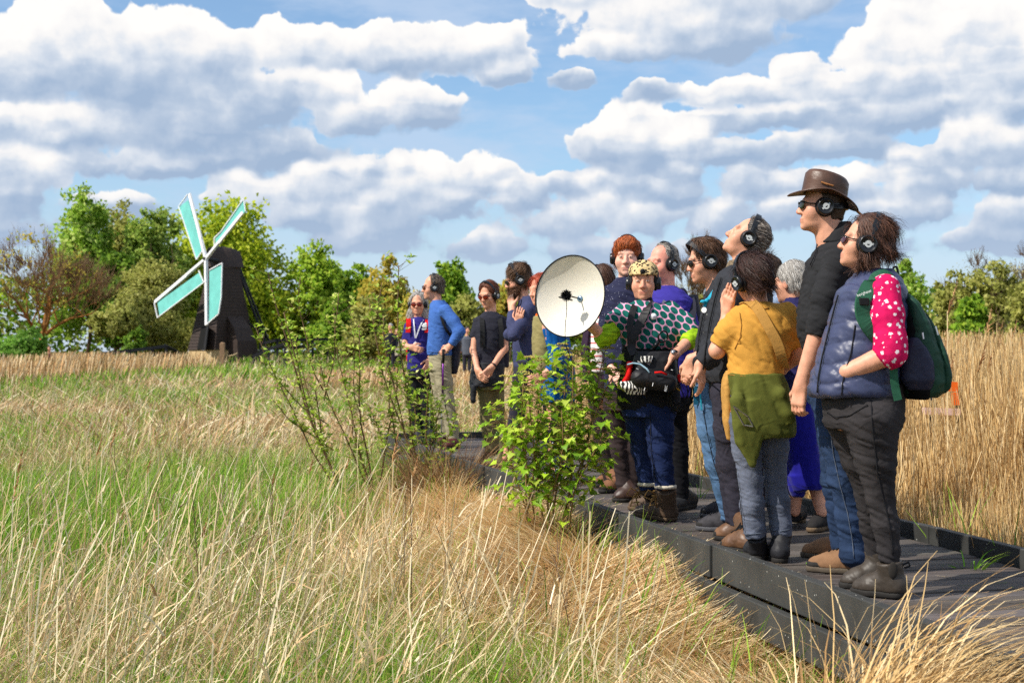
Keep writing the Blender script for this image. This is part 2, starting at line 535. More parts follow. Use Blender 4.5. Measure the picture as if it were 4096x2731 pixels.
def greenness(x, y):
    """0 = dry straw, 1 = fresh grass: patches of the fen"""
    x = np.asarray(x, float); y = np.asarray(y, float)
    n = fbm(np.stack([x * .22 + 3, y * .16, 0 * x], -1), 3, 11)
    n2 = fbm(np.stack([x * .9, y * .7, 0 * x], -1), 2, 12)
    g = .42 + 1.6 * (n - .5) + .7 * (n2 - .5)
    g = g + .42 * np.exp(-((y - 12.0) / 4.2) ** 2) * (1 - sstep(-1.2, .6, x + .1 * (y - 10)))      # green belt in the middle of the field
    g = g + .45 * np.exp(-((y - 66) / 12) ** 2) * np.exp(-((x + 9) / 9) ** 2)              # green in front of the mill
    g = g + .45 * np.exp(-((y - 6.3) / .9) ** 2) * np.exp(-((x + .1) / .75) ** 2)           # tuft by the camera
    g = g + .35 * np.exp(-((y - 17) / 5) ** 2) * np.exp(-((x + .2) / 1.3) ** 2)
    g = g + .34 * (1 - sstep(8.5, 10.5, y)) * (1 - sstep(.2, .9, x - near_x(np.clip(y, 2.5, 16.9)) + 1.5))
    return np.clip(g, 0, .82)


gm = mat('earth', attr=True, var=.25, vscale=3, rough=1, spec=.05, bump=.6, bscale=8)
gg = greenness(V[:, 0], V[:, 1])[:, None]
nn = fbm(V * 1.7, 3, 21)[:, None]
gc = (np.array(srgb(134, 112, 66)) * (1 - gg) + np.array(srgb(78, 98, 34)) * gg) * (.22 + .5 * nn)
ground = np_mesh('ground', V, Q, gm, col=gc); tag(ground, kind='structure')

# ---------------------------------------------------------------- boardwalk
deckm = mat('weathered_plank', attr=True, var=.35, vscale=3, rough=.7, spec=.2, bump=.5, bscale=26, stretch=(1, 7, 7))
kerbm = mat('grey_composite', srgb(62, 62, 60), var=.3, vscale=5, rough=.6, spec=.3, bump=.25, bscale=160)
kn = kerbm.node_tree; kb = kn.nodes['Principled BSDF']; ks = kb.inputs['Base Color'].links[0].from_socket
kv = kn.nodes.new('ShaderNodeTexVoronoi'); kv.inputs['Scale'].default_value = 22; kc = kn.nodes.new('ShaderNodeTexCoord'); kn.links.new(kc.outputs['Object'], kv.inputs['Vector'])
kl = kn.nodes.new('ShaderNodeMath'); kl.operation = 'LESS_THAN'; kl.inputs[1].default_value = .085; kn.links.new(kv.outputs['Distance'], kl.inputs[0])
km = kn.nodes.new('ShaderNodeMix'); km.data_type = 'RGBA'; kn.links.new(kl.outputs[0], km.inputs[0]); kn.links.new(ks, km.inputs[6]); km.inputs[7].default_value = (.42, .42, .38, 1); kn.links.new(km.outputs[2], kb.inputs['Base Color'])
bw = thing('boardwalk', (near_x(9), 9, 0), 'grey plank boardwalk with low kerb boards winding through the fen', 'boardwalk')
mb = MB(); y = 2.6; r = random.Random(3)
dirw = unit((-.245, .97, 0)); perp = np.array([dirw[1], -dirw[0], 0])
while y < 17.2:
    wd = .145
    pts = []
    for t in (0, wd - .012):
        yy = y + t
        pa = np.array([near_x(yy) + .012, yy, 0]); 
        s = (far_x(yy) - near_x(yy)) * .99
        pb = pa + perp * s * .955
        pts.append((pa, pb))
    dz = r.uniform(-.004, .002); k = r.uniform(.7, 1.25)
    c = np.array(srgb(88, 81, 76)) * k * np.array([r.uniform(.95, 1.05), 1, r.uniform(.95, 1.08)])
    mb.cc = tuple(c)
    (a, b), (a2, b2) = pts
    top = [a, b, b2, a2]
    mb.prism([p + (0, 0, -.04) for p in top], [p + (0, 0, dz) for p in top])
    y += wd
mb.build('deck', deckm, bw, usecol=True, bevel=.004)


def kerb(line, y0, y1, side, name='kerb_board', z0=-.09, z1=.075, th=.05, off=0.0):
    m = MB(); a = np.array([line(y0), y0, 0]); b = np.array([line(y1), y1, 0])
    d = unit(b - a); s = np.array([d[1], -d[0], 0]) * side
    a = a - s * off; b = b - s * off
    m.prism([a + (0, 0, z0), a + s * th + (0, 0, z0), a + s * th + (0, 0, z1), a + (0, 0, z1)],
            [b + (0, 0, z0), b + s * th + (0, 0, z0), b + s * th + (0, 0, z1), b + (0, 0, z1)])
    return m.build(name, kerbm, bw, bevel=.005)


cuts = [2.5, 4.95, 7.18, 9.62, 12.05, 14.4, 16.85]
for i in range(len(cuts) - 1):
    kerb(near_x, cuts[i] + .004, cuts[i + 1] - .004, -1, off=.012 * (i % 2))
    kerb(near_x, cuts[i] + .3, min(cuts[i + 1] + .3, 16.8) - .005, -1, 'edge_beam', -.25, -.094, .045, off=-.05)
cutf = [2.6, 5.2, 7.85, 10.2, 12.7, 15.1, 17.2]
for i in range(len(cutf) - 1):
    kerb(far_x, cutf[i] + .004, cutf[i + 1] - .004, 1, z1=.085)
    kerb(far_x, cutf[i] + .3, min(cutf[i + 1] + .3, 17.1) - .006, 1, 'edge_beam', -.25, -.094, .045, off=.05)
m = MB(); e0 = np.array([-1.52, 16.93, 0]); e1 = np.array([-.3, 17.32, 0])
m.bar(e0 + (0, 0, -.01), e1 + (0, 0, -.01), .05, .17, side=(0, 1, 0)); m.build('kerb_board', kerbm, bw, bevel=.005)
for yy in (3.2, 4.5, 5.8, 7.4, 9.2, 11, 13, 15, 16.7):
    for fx, sg in ((near_x, .09), (far_x, -.09)):
        m = MB(); m.box((fx(yy) + sg, yy, -.42), (.1, .1, .66)); m.build('support_post', kerbm, bw, bevel=.006)


# ---------------------------------------------------------------- blades
def blades(name, base, h, wd, az, lean, droop, col, matn, tip=.12, seg=4, twist=.0, side=None, kind='stuff', parent=None, wob=0.0, ret=False):
    """ribbons: base (n,3), length h, width wd, azimuth az of the lean, lean and droop angles along the blade, colour col"""
    n = len(base)
    t = np.linspace(0, 1, seg + 1)
    ang0 = lean; V = np.zeros((n, seg + 1, 2, 3), np.float32)
    ca, sa = np.cos(az), np.sin(az)
    pos = base.astype(float).copy()
    if side is None:
        ps = RNG.uniform(0, 2 * np.pi, n)
    else:
        ps = side
    sd = np.stack([np.cos(ps), np.sin(ps), 0 * ps], 1)
    prev = 0
    for i, ti in enumerate(t):
        wv = wd * (1 - (1 - tip) * ti ** 1.6)
        if i > 0:
            ang = lean + droop * (t[i - 1] + .5 / seg) ** 1.5
            step = h / seg
            jit = wob * RNG.normal(0, 1, (n, 3)) * step[:, None] if wob else 0
            pos = pos + np.stack([np.sin(ang) * ca, np.sin(ang) * sa, np.cos(ang)], 1) * step[:, None] + jit
        V[:, i, 0] = pos - sd * (wv / 2)[:, None]
        V[:, i, 1] = pos + sd * (wv / 2)[:, None]
    base_i = (np.arange(n) * (seg + 1) * 2)[:, None]
    k = np.arange(seg)[None, :] * 2
    Q = np.stack([base_i + k, base_i + k + 1, base_i + k + 3, base_i + k + 2], -1).reshape(-1, 4)
    C = np.repeat(col.astype(np.float32), (seg + 1) * 2, 0)
    Vf = V.reshape(-1, 3)
    if ret: return Vf, Q, C
    o = np_mesh(name, Vf, Q, matn, parent=parent, col=C, smooth=True)
    if kind: tag(o, kind=kind)
    return o


def scatter(n, d0, d1, spread=.46, power=1.0, xr=None):
    """points over the ground seen between two distances, a bit wider than the view"""
    d = np.sqrt(RNG.uniform(d0 ** 2, d1 ** 2, n)) if power == 2 else d0 * (d1 / d0) ** RNG.uniform(0, 1, n) if power == 1 else RNG.uniform(d0, d1, n)
    u = RNG.uniform(-spread, spread, n) if xr is None else RNG.uniform(xr[0], xr[1], n)
    return u * d, d


def on_deck(x, y, pad=.0):
    return (y < 17.5) & (y > 2) & (x > near_x(np.clip(y, 2.5, 16.9)) - pad) & (x < far_x(np.clip(y, 2.5, 17.3)) + pad)


def right_side(x, y):
    """beyond the boardwalk: the tall reed bed"""
    yy = np.clip(y, 2.5, 17.3)
    ext = np.where(y > 17.3, -.28 + (y - 17.3) * .06, far_x(yy))
    return x > ext


STRAW = np.array([srgb(228, 208, 168), srgb(210, 186, 142), srgb(192, 164, 118), srgb(238, 224, 190), srgb(172, 140, 100), srgb(214, 176, 130)])
GREEN = np.array([srgb(134, 176, 52), srgb(108, 158, 42), srgb(154, 188, 66), srgb(86, 132, 36), srgb(170, 190, 84)])


def pick(pal, n, jit=.12, w=None):
    c = pal[RNG.choice(len(pal), n, p=w)]
    return c * (1 + RNG.normal(0, jit, (n, 1))).clip(.55, 1.5)


blm = leafmat('blade', .3, .65, .2); stm = leafmat('straw', .18, .7, .2)


def keep(x, y, m): return x[m], y[m]


# --- fresh green grass over the open field
parts = []
for (n, d0, d1, hm, wm) in ((90000, 5.2, 9.5, .30, .0060), (100000, 9.5, 20, .40, .010), (60000, 20, 45, .42, .022), (36000, 45, 95, .5, .06)):
    x, y = scatter(n, d0, d1, .48, 1)
    g = greenness(x, y)
    m = (RNG.uniform(0, 1, n) < .14 + .9 * g) & ~on_deck(x, y, .04) & ~(right_side(x, y) & (y < 40))
    m &= RNG.uniform(0, 1, n) < 1 - .85 * sstep(1.5, .8, near_x(np.clip(y, 2.5, 16.9)) - x) * sstep(6.2, 7.2, y) * sstep(15, 13, y)
    x, y = keep(x, y, m); n = len(x); g = g[m]
    h = hm * RNG.uniform(.5, 1.25, n) * (.65 + .5 * g)
    c = pick(GREEN, n)
    parts.append(blades('', np.stack([x, y, hgt(x, y) - .02], 1), h, wm * RNG.uniform(.7, 1.3, n), RNG.normal(.2, 1.4, n), RNG.uniform(.02, .4, n),
                        RNG.uniform(.1, 1.1, n), c, None, ret=True, seg=3))


def join(parts):
    Vs, Qs, Cs = [], [], []; b = 0
    for v, q, c in parts:
        Vs.append(v); Qs.append(q + b); Cs.append(c); b += len(v)
    return np.concatenate(Vs), np.concatenate(Qs), np.concatenate(Cs)


v, q, c = join(parts)
tag(np_mesh('grass', v, q, blm, col=c), kind='stuff')

# --- dry straw stems and flopped leaves over the field
parts = []
for (n, d0, d1, hm, wm) in ((15000, 5.2, 9.5, .56, .0062), (34000, 9.5, 20, .54, .0085), (36000, 20, 45, .52, .018), (24000, 45, 92, .6, .05)):
    x, y = scatter(n, d0, d1, .48, 1)
    g = greenness(x, y)
    cl = fbm(np.stack([x * 1.6, y * 1.3, 0 * x], -1), 2, 41)
    m = (RNG.uniform(0, 1, n) < (1.12 - .88 * g) * np.clip(.15 + 1.7 * cl, 0, 1.2)) & ~on_deck(x, y, .04) & ~(right_side(x, y) & (y < 40))
    edge_ = near_x(np.clip(y, 2.5, 16.9)) - x
    m &= RNG.uniform(0, 1, n) < .12 + .88 * np.maximum(sstep(.7, 1.3, edge_), sstep(11.5, 14, y))
    x, y = keep(x, y, m); n = len(x)
    flop = RNG.uniform(0, 1, n) < .52
    nearb = sstep(20, 9, y)
    h = hm * RNG.uniform(.45, 1.3, n) * np.where(flop, .8, 1.0) * (1 - .66 * sstep(.9, .35, near_x(np.clip(y, 2.5, 16.9)) - x) * (y < 16) * (.6 + .8 * (cl[m] < .6)))
    lean = np.where(flop, RNG.uniform(.5, 1.35, n), np.abs(RNG.normal(.42, .28, n)))
    az = np.where(RNG.uniform(0, 1, n) < .58, RNG.normal(.2, .6, n), RNG.uniform(0, 6.28, n))
    droop = np.where(flop, RNG.uniform(.2, 1.2, n), RNG.uniform(-.1, .5, n))
    wv = wm * np.where(flop, RNG.uniform(.9, 3.0, n) , RNG.uniform(.6, 1.15, n))
    parts.append(blades('', np.stack([x, y, hgt(x, y) - .02], 1), h, wv, az, lean, droop, pick(STRAW, n), None, ret=True, seg=4, tip=.3, wob=.05))
# bolder old stems, some snapped, with curled leaves
n = 1500; x, y = scatter(n, 5.2, 12, .44, 1); m = ~on_deck(x, y, .05) & ~right_side(x, y) & (near_x(np.clip(y, 2.5, 16.9)) - x > .9); x, y = keep(x, y, m); n = len(x)
h = RNG.uniform(.35, .95, n); az = np.where(RNG.uniform(0, 1, n) < .6, RNG.normal(.2, .6, n), RNG.uniform(0, 6.28, n)); le = np.abs(RNG.normal(.5, .35, n)); z = hgt(x, y)
parts.append(blades('', np.stack([x, y, z - .02], 1), h, RNG.uniform(.005, .0095, n), az, le, RNG.uniform(-.1, .25, n), pick(STRAW[[0, 3, 1]], n, .1), None, ret=True, seg=4, tip=.7, wob=.05))
tq = RNG.uniform(.35, .95, n); bx = x + np.cos(az) * np.sin(le) * h * tq; by = y + np.sin(az) * np.sin(le) * h * tq
parts.append(blades('', np.stack([bx, by, z + np.cos(le) * h * tq], 1), RNG.uniform(.08, .26, n), RNG.uniform(.007, .015, n), az + RNG.normal(0, .9, n), RNG.uniform(.4, 1.3, n), RNG.uniform(.4, 2.2, n), pick(STRAW, n, .15), None, ret=True, seg=5, tip=.1))
v, q, c = join(parts)
tag(np_mesh('dry_grass', v, q, stm, col=c), kind='stuff')

# --- low litter of flattened straw that hides the soil
parts = []
for (n, d0, d1, hm, wm) in ((26000, 5.2, 10, .32, .006), (26000, 10, 22, .4, .012), (16000, 22, 60, .6, .035)):
    x, y = scatter(n, d0, d1, .48, 1)
    g = greenness(x, y)
    m = ~on_deck(x, y, .03) & (RNG.uniform(0, 1, n) < 1.1 - .75 * g)
    x, y = keep(x, y, m); n = len(x)
    fl = fbm(np.stack([x * .8, y * .8, 0 * x], -1), 2, 31) * 9
    parts.append(blades('', np.stack([x, y, hgt(x, y) + RNG.uniform(0, .1, n)], 1), hm * RNG.uniform(.6, 1.4, n), wm * RNG.uniform(.7, 1.5, n),
                        fl + RNG.normal(0, .5, n), RNG.uniform(1.05, 1.5, n), RNG.uniform(-.45, .12, n), pick(STRAW, n, .16) * .95, None, ret=True, seg=3, tip=.4, wob=.08))
# matted straw heaped against the boardwalk and round the bright shrub
n = 64000
y = RNG.uniform(5.0, 13.6, n); e = np.abs(RNG.normal(.40, .62, n)); x = near_x(y) - .05 - e
m = (x < near_x(y) - .02); x, y = keep(x, y, m); n = len(x)
fl = fbm(np.stack([x * 1.1, y * 1.1, 0 * x], -1), 2, 33) * 7 + 1.6
parts.append(blades('', np.stack([x, y, hgt(x, y) + RNG.uniform(0, .13, n)], 1), RNG.uniform(.16, .50, n), RNG.uniform(.0035, .0105, n), fl + RNG.normal(0, .6, n),
                    RNG.uniform(1.15, 1.56, n), RNG.uniform(-.4, .15, n), pick(STRAW[[0, 1, 3, 5]], n, .13) * np.array([1.08, 1.04, .96]), None, ret=True, seg=4, tip=.35, wob=.07))
v, q, c = join(parts)
tag(np_mesh('straw_litter', v, q, stm, col=c), kind='stuff')

# --- tall dry reed bed beyond the boardwalk on the right
REED = np.array([srgb(228, 196, 140), srgb(212, 178, 122), srgb(190, 154, 100), srgb(238, 212, 164), srgb(164, 128, 82), srgb(202, 174, 124)])
parts = []
for (n, d0, d1, hm, wm) in ((44000, 4.5, 12, 1.02, .0056), (60000, 9, 24, 1.35, .0085), (36000, 22, 60, 1.55, .024)):
    y = d0 * (d1 / d0) ** RNG.uniform(0, 1, n) if d0 > 5 else RNG.uniform(d0, d1, n)
    ex = np.where(y > 17.3, -.28 + (y - 17.3) * .06, far_x(np.clip(y, 2.5, 17.3)))
    x = ex + .14 + RNG.uniform(0, 1, n) ** 1.25 * np.maximum(.9, .46 * y - ex)
    far_from = x - ex
    rise = .62 + .5 * sstep(.2, 2.4, far_from)
    h = hm * rise * RNG.uniform(.6, 1.12, n)
    lean = np.abs(RNG.normal(.07, .09, n)); 
    bent = RNG.uniform(0, 1, n) < .38
    lean = np.where(bent, RNG.uniform(.3, 1.2, n), lean)
    parts.append(blades('', np.stack([x, y, hgt(x, y) - .02], 1), h * np.where(bent, .6, 1), wm * RNG.uniform(.6, 1.3, n) * np.where(bent, 1.5, 1), RNG.uniform(0, 6.28, n), lean,
                        np.where(bent, RNG.uniform(.2, 1.2, n), RNG.uniform(0, .25, n)), pick(REED, n, .15), None, ret=True, seg=3, tip=.5, wob=.03))
# pale band of reeds across the far field, left and behind the visitors
n = 30000
y = RNG.uniform(44, 72, n); x = RNG.uniform(-.45, .1, n) * y
m = ~((np.abs(x + 10.5 + (y - 60) * -.12) < 5.5) & (y < 90)); x, y = keep(x, y, m); n = len(x)
parts.append(blades('', np.stack([x, y, hgt(x, y) - .02], 1), (.55 + .45 * sstep(-.05, -.25, x / y)) * RNG.uniform(.55, 1.15, n), .045 * RNG.uniform(.6, 1.3, n), RNG.normal(0, .8, n), np.abs(RNG.normal(.12, .1, n)),
                    RNG.uniform(0, .5, n), pick(STRAW, n, .13) * np.array([1, .93, .86]), None, ret=True, seg=3, tip=.6))
v, q, c = join(parts)
tag(np_mesh('reeds', v, q, stm, col=c), kind='stuff')

# green reed shoots between the dry ones, by the far kerb
n = 900
y = RNG.uniform(5, 17, n); x = far_x(y) + .12 + np.abs(RNG.normal(0, .35, n))
tag(blades('reed_shoots', np.stack([x, y, hgt(x, y)], 1), RNG.uniform(.25, .85, n), RNG.uniform(.010, .02, n), RNG.uniform(0, 6.28, n), RNG.uniform(0, .18, n), RNG.uniform(.05, .7, n),
       pick(GREEN, n), blm, seg=4), kind='stuff')

# feathery seed heads
def plumes(pts, ln, az, col, name=None):
    parts = []
    for (p, l, a) in zip(pts, ln, az):
        k = 46
        t = RNG.uniform(0, 1, k)
        b = np.asarray(p)[None, :] + np.stack([np.cos(a) * .28 * t * l, np.sin(a) * .28 * t * l, t * l], 1)
        parts.append(blades('', b, (l * .34) * (1.05 - t) * RNG.uniform(.6, 1.2, k), np.full(k, .007), a + RNG.normal(0, .7, k), RNG.uniform(.2, .8, k), RNG.uniform(.1, .9, k),
                            pick(col, k, .12), None, ret=True, seg=2, tip=.5))
    return join(parts)


n = 150
y = RNG.uniform(8, 30, n); ex = np.where(y > 17.3, -.28 + (y - 17.3) * .06, far_x(np.clip(y, 2.5, 17.3))); x = ex + .9 + RNG.uniform(0, 1, n) * np.maximum(1, .45 * y - ex)
zt = hgt(x, y) + RNG.uniform(1.35, 1.9, n)
stalk = blades('', np.stack([x, y, hgt(x, y)], 1), zt - hgt(x, y) + .03, np.full(n, .008), RNG.uniform(0, 6, n), np.zeros(n), np.zeros(n), pick(REED, n), None, ret=True, seg=2, tip=.8)
PL = np.array([srgb(192, 150, 104), srgb(170, 126, 84), srgb(206, 170, 124)])
pl = plumes(np.stack([x, y, zt], 1), RNG.uniform(.14, .26, n), RNG.normal(.1, .5, n), PL)
# stray seed heads in the near field, left
n = 60
x2, y2 = scatter(n, 6.5, 45, .4, 1); m = x2 < near_x(np.clip(y2, 2.5, 16.9)) - .5 - .02 * y2; x2, y2 = x2[m], y2[m]; n = len(x2)
z2 = hgt(x2, y2) + RNG.uniform(.5, 1.05, n)
st2 = blades('', np.stack([x2, y2, hgt(x2, y2)], 1), z2 - hgt(x2, y2) + .02, np.full(n, .005) + y2 * .0002, RNG.uniform(0, 6, n), np.zeros(n), np.zeros(n), pick(STRAW, n), None, ret=True, seg=2, tip=.8)
pl2 = plumes(np.stack([x2, y2, z2], 1), RNG.uniform(.10, .2, n), RNG.normal(.1, .5, n), PL)
v, q, c = join([(stalk[0], stalk[1], stalk[2]), (st2[0], st2[1], st2[2])])
tag(np_mesh('reed_stalks', v, q, stm, col=c), kind='stuff')
v, q, c = join([pl, pl2])
tag(np_mesh('reed_plumes', v, q, stm, col=c), kind='stuff')

# bits of straw and leaf dropped on the planks
n = 420
y = RNG.uniform(3.2, 16.5, n); f_ = RNG.uniform(0, 1, n) ** 1.6; x = near_x(y) + .05 + f_ * (far_x(y) - near_x(y) - .1)
tag(blades('plant_litter', np.stack([x, y, np.full(n, .006)], 1), RNG.uniform(.02, .11, n), RNG.uniform(.003, .008, n), RNG.uniform(0, 6.28, n), RNG.uniform(1.45, 1.56, n), RNG.uniform(-.1, .05, n), pick(np.concatenate([STRAW, GREEN[:2]]), n), stm, seg=3, tip=.4), kind='stuff')

# long green blades standing out of the mat by the boardwalk
n = 520
y = RNG.uniform(5.0, 9.5, n); x = near_x(y) - .06 - np.abs(RNG.normal(.3, .55, n))
tag(blades('sedge', np.stack([x, y, hgt(x, y)], 1), RNG.uniform(.15, .5, n), RNG.uniform(.006, .012, n), RNG.normal(.3, 1.2, n), RNG.uniform(0, .35, n), RNG.uniform(.1, 1.2, n), pick(GREEN, n), blm, seg=5), kind='stuff')

# dark dead stalks with side twigs
P_ = []
n = 70; x, y = scatter(n, 5.6, 14, .42, 1); m = ~on_deck(x, y, .05) & ~right_side(x, y) & (near_x(np.clip(y, 2.5, 16.9)) - x > .6); x, y = keep(x, y, m); n = len(x)
az = RNG.uniform(0, 6.28, n); le = np.abs(RNG.normal(.15, .15, n)); h = RNG.uniform(.5, 1.0, n); z = hgt(x, y); DK = np.array([srgb(120, 96, 76), srgb(96, 76, 62), srgb(150, 128, 104)])
P_.append(blades('', np.stack([x, y, z], 1), h, np.full(n, .005), az, le, np.full(n, .1), pick(DK, n), None, ret=True, seg=3, tip=.5))
k = np.repeat(np.arange(n), 9); tq = RNG.uniform(.5, 1, len(k)); b0 = np.stack([x[k] + np.cos(az[k]) * np.sin(le[k]) * h[k] * tq, y[k] + np.sin(az[k]) * np.sin(le[k]) * h[k] * tq, z[k] + np.cos(le[k]) * h[k] * tq], 1)
P_.append(blades('', b0, RNG.uniform(.04, .16, len(k)), np.full(len(k), .0032), RNG.uniform(0, 6.28, len(k)), RNG.uniform(.3, .9, len(k)), RNG.uniform(-.5, .3, len(k)), pick(DK, len(k)), None, ret=True, seg=3, tip=.5))
v, q, c = join(P_); tag(np_mesh('dead_stalks', v, q, stm, col=c), kind='stuff')
# ================================================================ trees, bushes, shrubs
barkm = mat('bark', srgb(96, 78, 60), var=.35, vscale=9, rough=.95, spec=.1, bump=.6, bscale=22, stretch=(1, 1, .25))
lichm = mat('lichen_bark', srgb(150, 104, 56), var=.45, vscale=6, rough=.95, spec=.1)
twigm = mat('twig', srgb(124, 96, 66), var=.3, vscale=20, rough=.9, spec=.1)
crm = leafmat('tree_leaf', .45, .6, .2)


def branch_net(base, height, spread, r0, nlimb, depth=2, seed=1, crook=.25, start=.3, up=.6):
    """polylines of a trunk and its limbs"""
    r = random.Random(seed); out = []

    def grow(p, d, ln, rad, lev):
        pts = [p]; n = 5
        for i in range(n):
            d = unit(d + np.array([r.gauss(0, crook), r.gauss(0, crook), r.gauss(0, crook * .6) + .06 * up]))
            p = p + d * ln / n; pts.append(p)
        out.append((pts, np.linspace(rad, rad * .35, n + 1)))
        if lev < depth:
            k = nlimb if lev == 0 else r.randint(3, 4)
            for j in range(k):
                t = r.uniform(start if lev == 0 else .25, 1)
                i = min(int(t * n), n - 1); q = pts[i] + (pts[i + 1] - pts[i]) * (t * n - i)
                a = r.uniform(0, 6.28)
                dd = unit(np.array([math.cos(a) * spread, math.sin(a) * spread, r.uniform(.1, 1) * up]) + d * .35)
                grow(q, dd, ln * r.uniform(.42, .68), rad * (1 - .6 * t) * .62, lev + 1)
    grow(np.asarray(base, float), np.array([r.gauss(0, .06), r.gauss(0, .06), 1]), height, r0, 0)
    return out


def leaf_cards(c, size, colr, seed=0, aspect=1.6):
    """small bent leaf clumps at points c"""
    n = len(c)
    a = RNG.normal(0, 1, (n, 3)); a /= np.linalg.norm(a, axis=1)[:, None]
    b = RNG.normal(0, 1, (n, 3)); b -= a * (a * b).sum(1)[:, None]; b /= np.linalg.norm(b, axis=1)[:, None]
    s = (size * RNG.uniform(.6, 1.35, n))[:, None]
    nrm = np.cross(a, b)
    p0 = c - a * s; p2 = c + a * s; p1 = c + b * s / aspect + nrm * s * .25; p3 = c - b * s / aspect + nrm * s * .25
    V = np.stack([p0, p1, p2, p3], 1).reshape(-1, 3)
    Q = np.arange(4 * n).reshape(n, 4)
    return V, Q, np.repeat(colr, 4, 0)


def crown_points(cen, rad, nclump, per, seed, csize=.22, fill=.55, drop=0.0, flat=.75):
    """leaf positions in lumps spread through an uneven crown"""
    r = np.random.default_rng(seed)
    u = r.normal(0, 1, (nclump, 3)); u /= np.linalg.norm(u, axis=1)[:, None]
    lob = .72 + .5 * fbm(u * 2.1 + seed, 2, seed)
    rr = (fill + (1 - fill) * r.uniform(0, 1, nclump) ** .5) * lob
    u[:, 2] = np.where(u[:, 2] < 0, u[:, 2] * flat, u[:, 2])
    cc = np.asarray(cen) + u * rr[:, None] * np.asarray(rad)
    idx = np.repeat(np.arange(nclump), per)
    sz = np.asarray(rad).mean() * csize * r.uniform(.6, 1.4, nclump)
    off = r.normal(0, 1, (nclump * per, 3)) * .55
    off[:, 2] *= .8
    pts = cc[idx] + off * sz[idx][:, None]
    if drop:
        pts[:, 2] -= drop * r.uniform(0, 1, len(pts)) ** 2
    return pts, idx


def tree(name, label, x, ybase, ytop, wpx, D, pal, lobes=1, nclump=150, per=34, leaf=.16, seed=1, trunk_r=.16, group=None, low=.12, csize=.2, fill=.5, drop=0, twiggy=0, cat='tree', cols=.22, bark=None):
    """crown spans wpx round x between ybase and ytop (photo px) at distance D"""
    k = D / FPX
    b = P(x, ybase, D); gz = float(hgt(b[0], b[1]))
    base = np.array([b[0], b[1], gz]); top = CZ - (ytop - HY) * k
    H = top - gz; W = wpx * k / 2
    t = thing(name, base, label, cat, group)
    r = np.random.default_rng(seed)
    net = branch_net(base, H * (.78 if twiggy else .52), .75, trunk_r, 7, 2 if not twiggy else 3, seed)
    m = MB()
    for pts, rd in net: m.tube(pts, list(np.maximum(rd, .012)), 5)
    m.build('trunk', bark or barkm, t, smooth=True)
    Ps = []; Cs = []
    for l in range(lobes):
        if lobes == 1:
            cen = base + (0, 0, H * (low + (1 - low) * .5)); rad = (W, W * .9, H * (1 - low) * .5)
        else:
            a = 6.28 * l / lobes + r.uniform(0, 1); f = r.uniform(.35, .62)
            cen = base + np.array([math.cos(a) * W * f, math.sin(a) * W * f * .8, H * r.uniform(low + .25, .72)])
            rad = (W * r.uniform(.45, .62), W * .5, min(H * r.uniform(.22, .36), top - cen[2]))
            if l == 0: cen = base + (r.uniform(-.1, .1) * W, 0, H * .66); rad = (W * .55, W * .5, H * .36)
        pts, idx = crown_points(cen, rad, nclump // lobes, per, seed * 31 + l, csize, fill, drop * H)
        pts = pts[pts[:, 2] > gz + .05]
        Ps.append(pts)
    pts = np.concatenate(Ps)
    cn = fbm((pts - base) * (2.2 / max(W, 1)) + seed, 2, seed)[:, None]
    c = np.asarray(pal)[r.integers(0, len(pal), len(pts))] * (1 + cols * 2 * (cn - .5)) * (1 + r.normal(0, .09, (len(pts), 1)))
    v, q, cc = leaf_cards(pts, leaf, np.clip(c, .005, 1))
    # leaves turn towards the outside of the crown, so that clumps shade softly
    mid = pts.mean(0) - (0, 0, H * .15); outw = pts - mid; outw /= np.linalg.norm(outw, axis=1)[:, None] + 1e-6
    v4 = v.reshape(-1, 4, 3); gn = np.cross(v4[:, 2] - v4[:, 0], v4[:, 3] - v4[:, 1]); gn /= np.linalg.norm(gn, axis=1)[:, None] + 1e-9
    fl_ = (gn * outw).sum(1) < 0; q = np.where(fl_[:, None], q[:, ::-1], q); gn = np.where(fl_[:, None], -gn, gn)
    sn_ = outw * .75 + gn * .6; sn_ /= np.linalg.norm(sn_, axis=1)[:, None]
    co = np_mesh('crown', v, q, crm, t, col=cc, smooth=True)
    co.data.normals_split_custom_set_from_vertices(np.repeat(sn_, 4, 0).tolist())
    if twiggy:
        parts = []
        ends = np.array([p[i] for p, _ in net[1:] for i in (2, 3, 4, 5)])
        e = np.repeat(ends, twiggy, 0); n = len(e)
        out = e - (base + (0, 0, H * .35)); az = np.arctan2(out[:, 1], out[:, 0]) + r.normal(0, .8, n)
        parts = blades('', e, H * r.uniform(.05, .16, n), np.full(n, .028), az, r.uniform(.1, 1.3, n), r.normal(0, .6, n), np.repeat(np.array([srgb(132, 104, 74)]), n, 0) * r.uniform(.6, 1.3, (n, 1)), None, ret=True, seg=3, tip=.4)
        np_mesh('twigs', parts[0], parts[1], crm, t, col=parts[2])
    return t


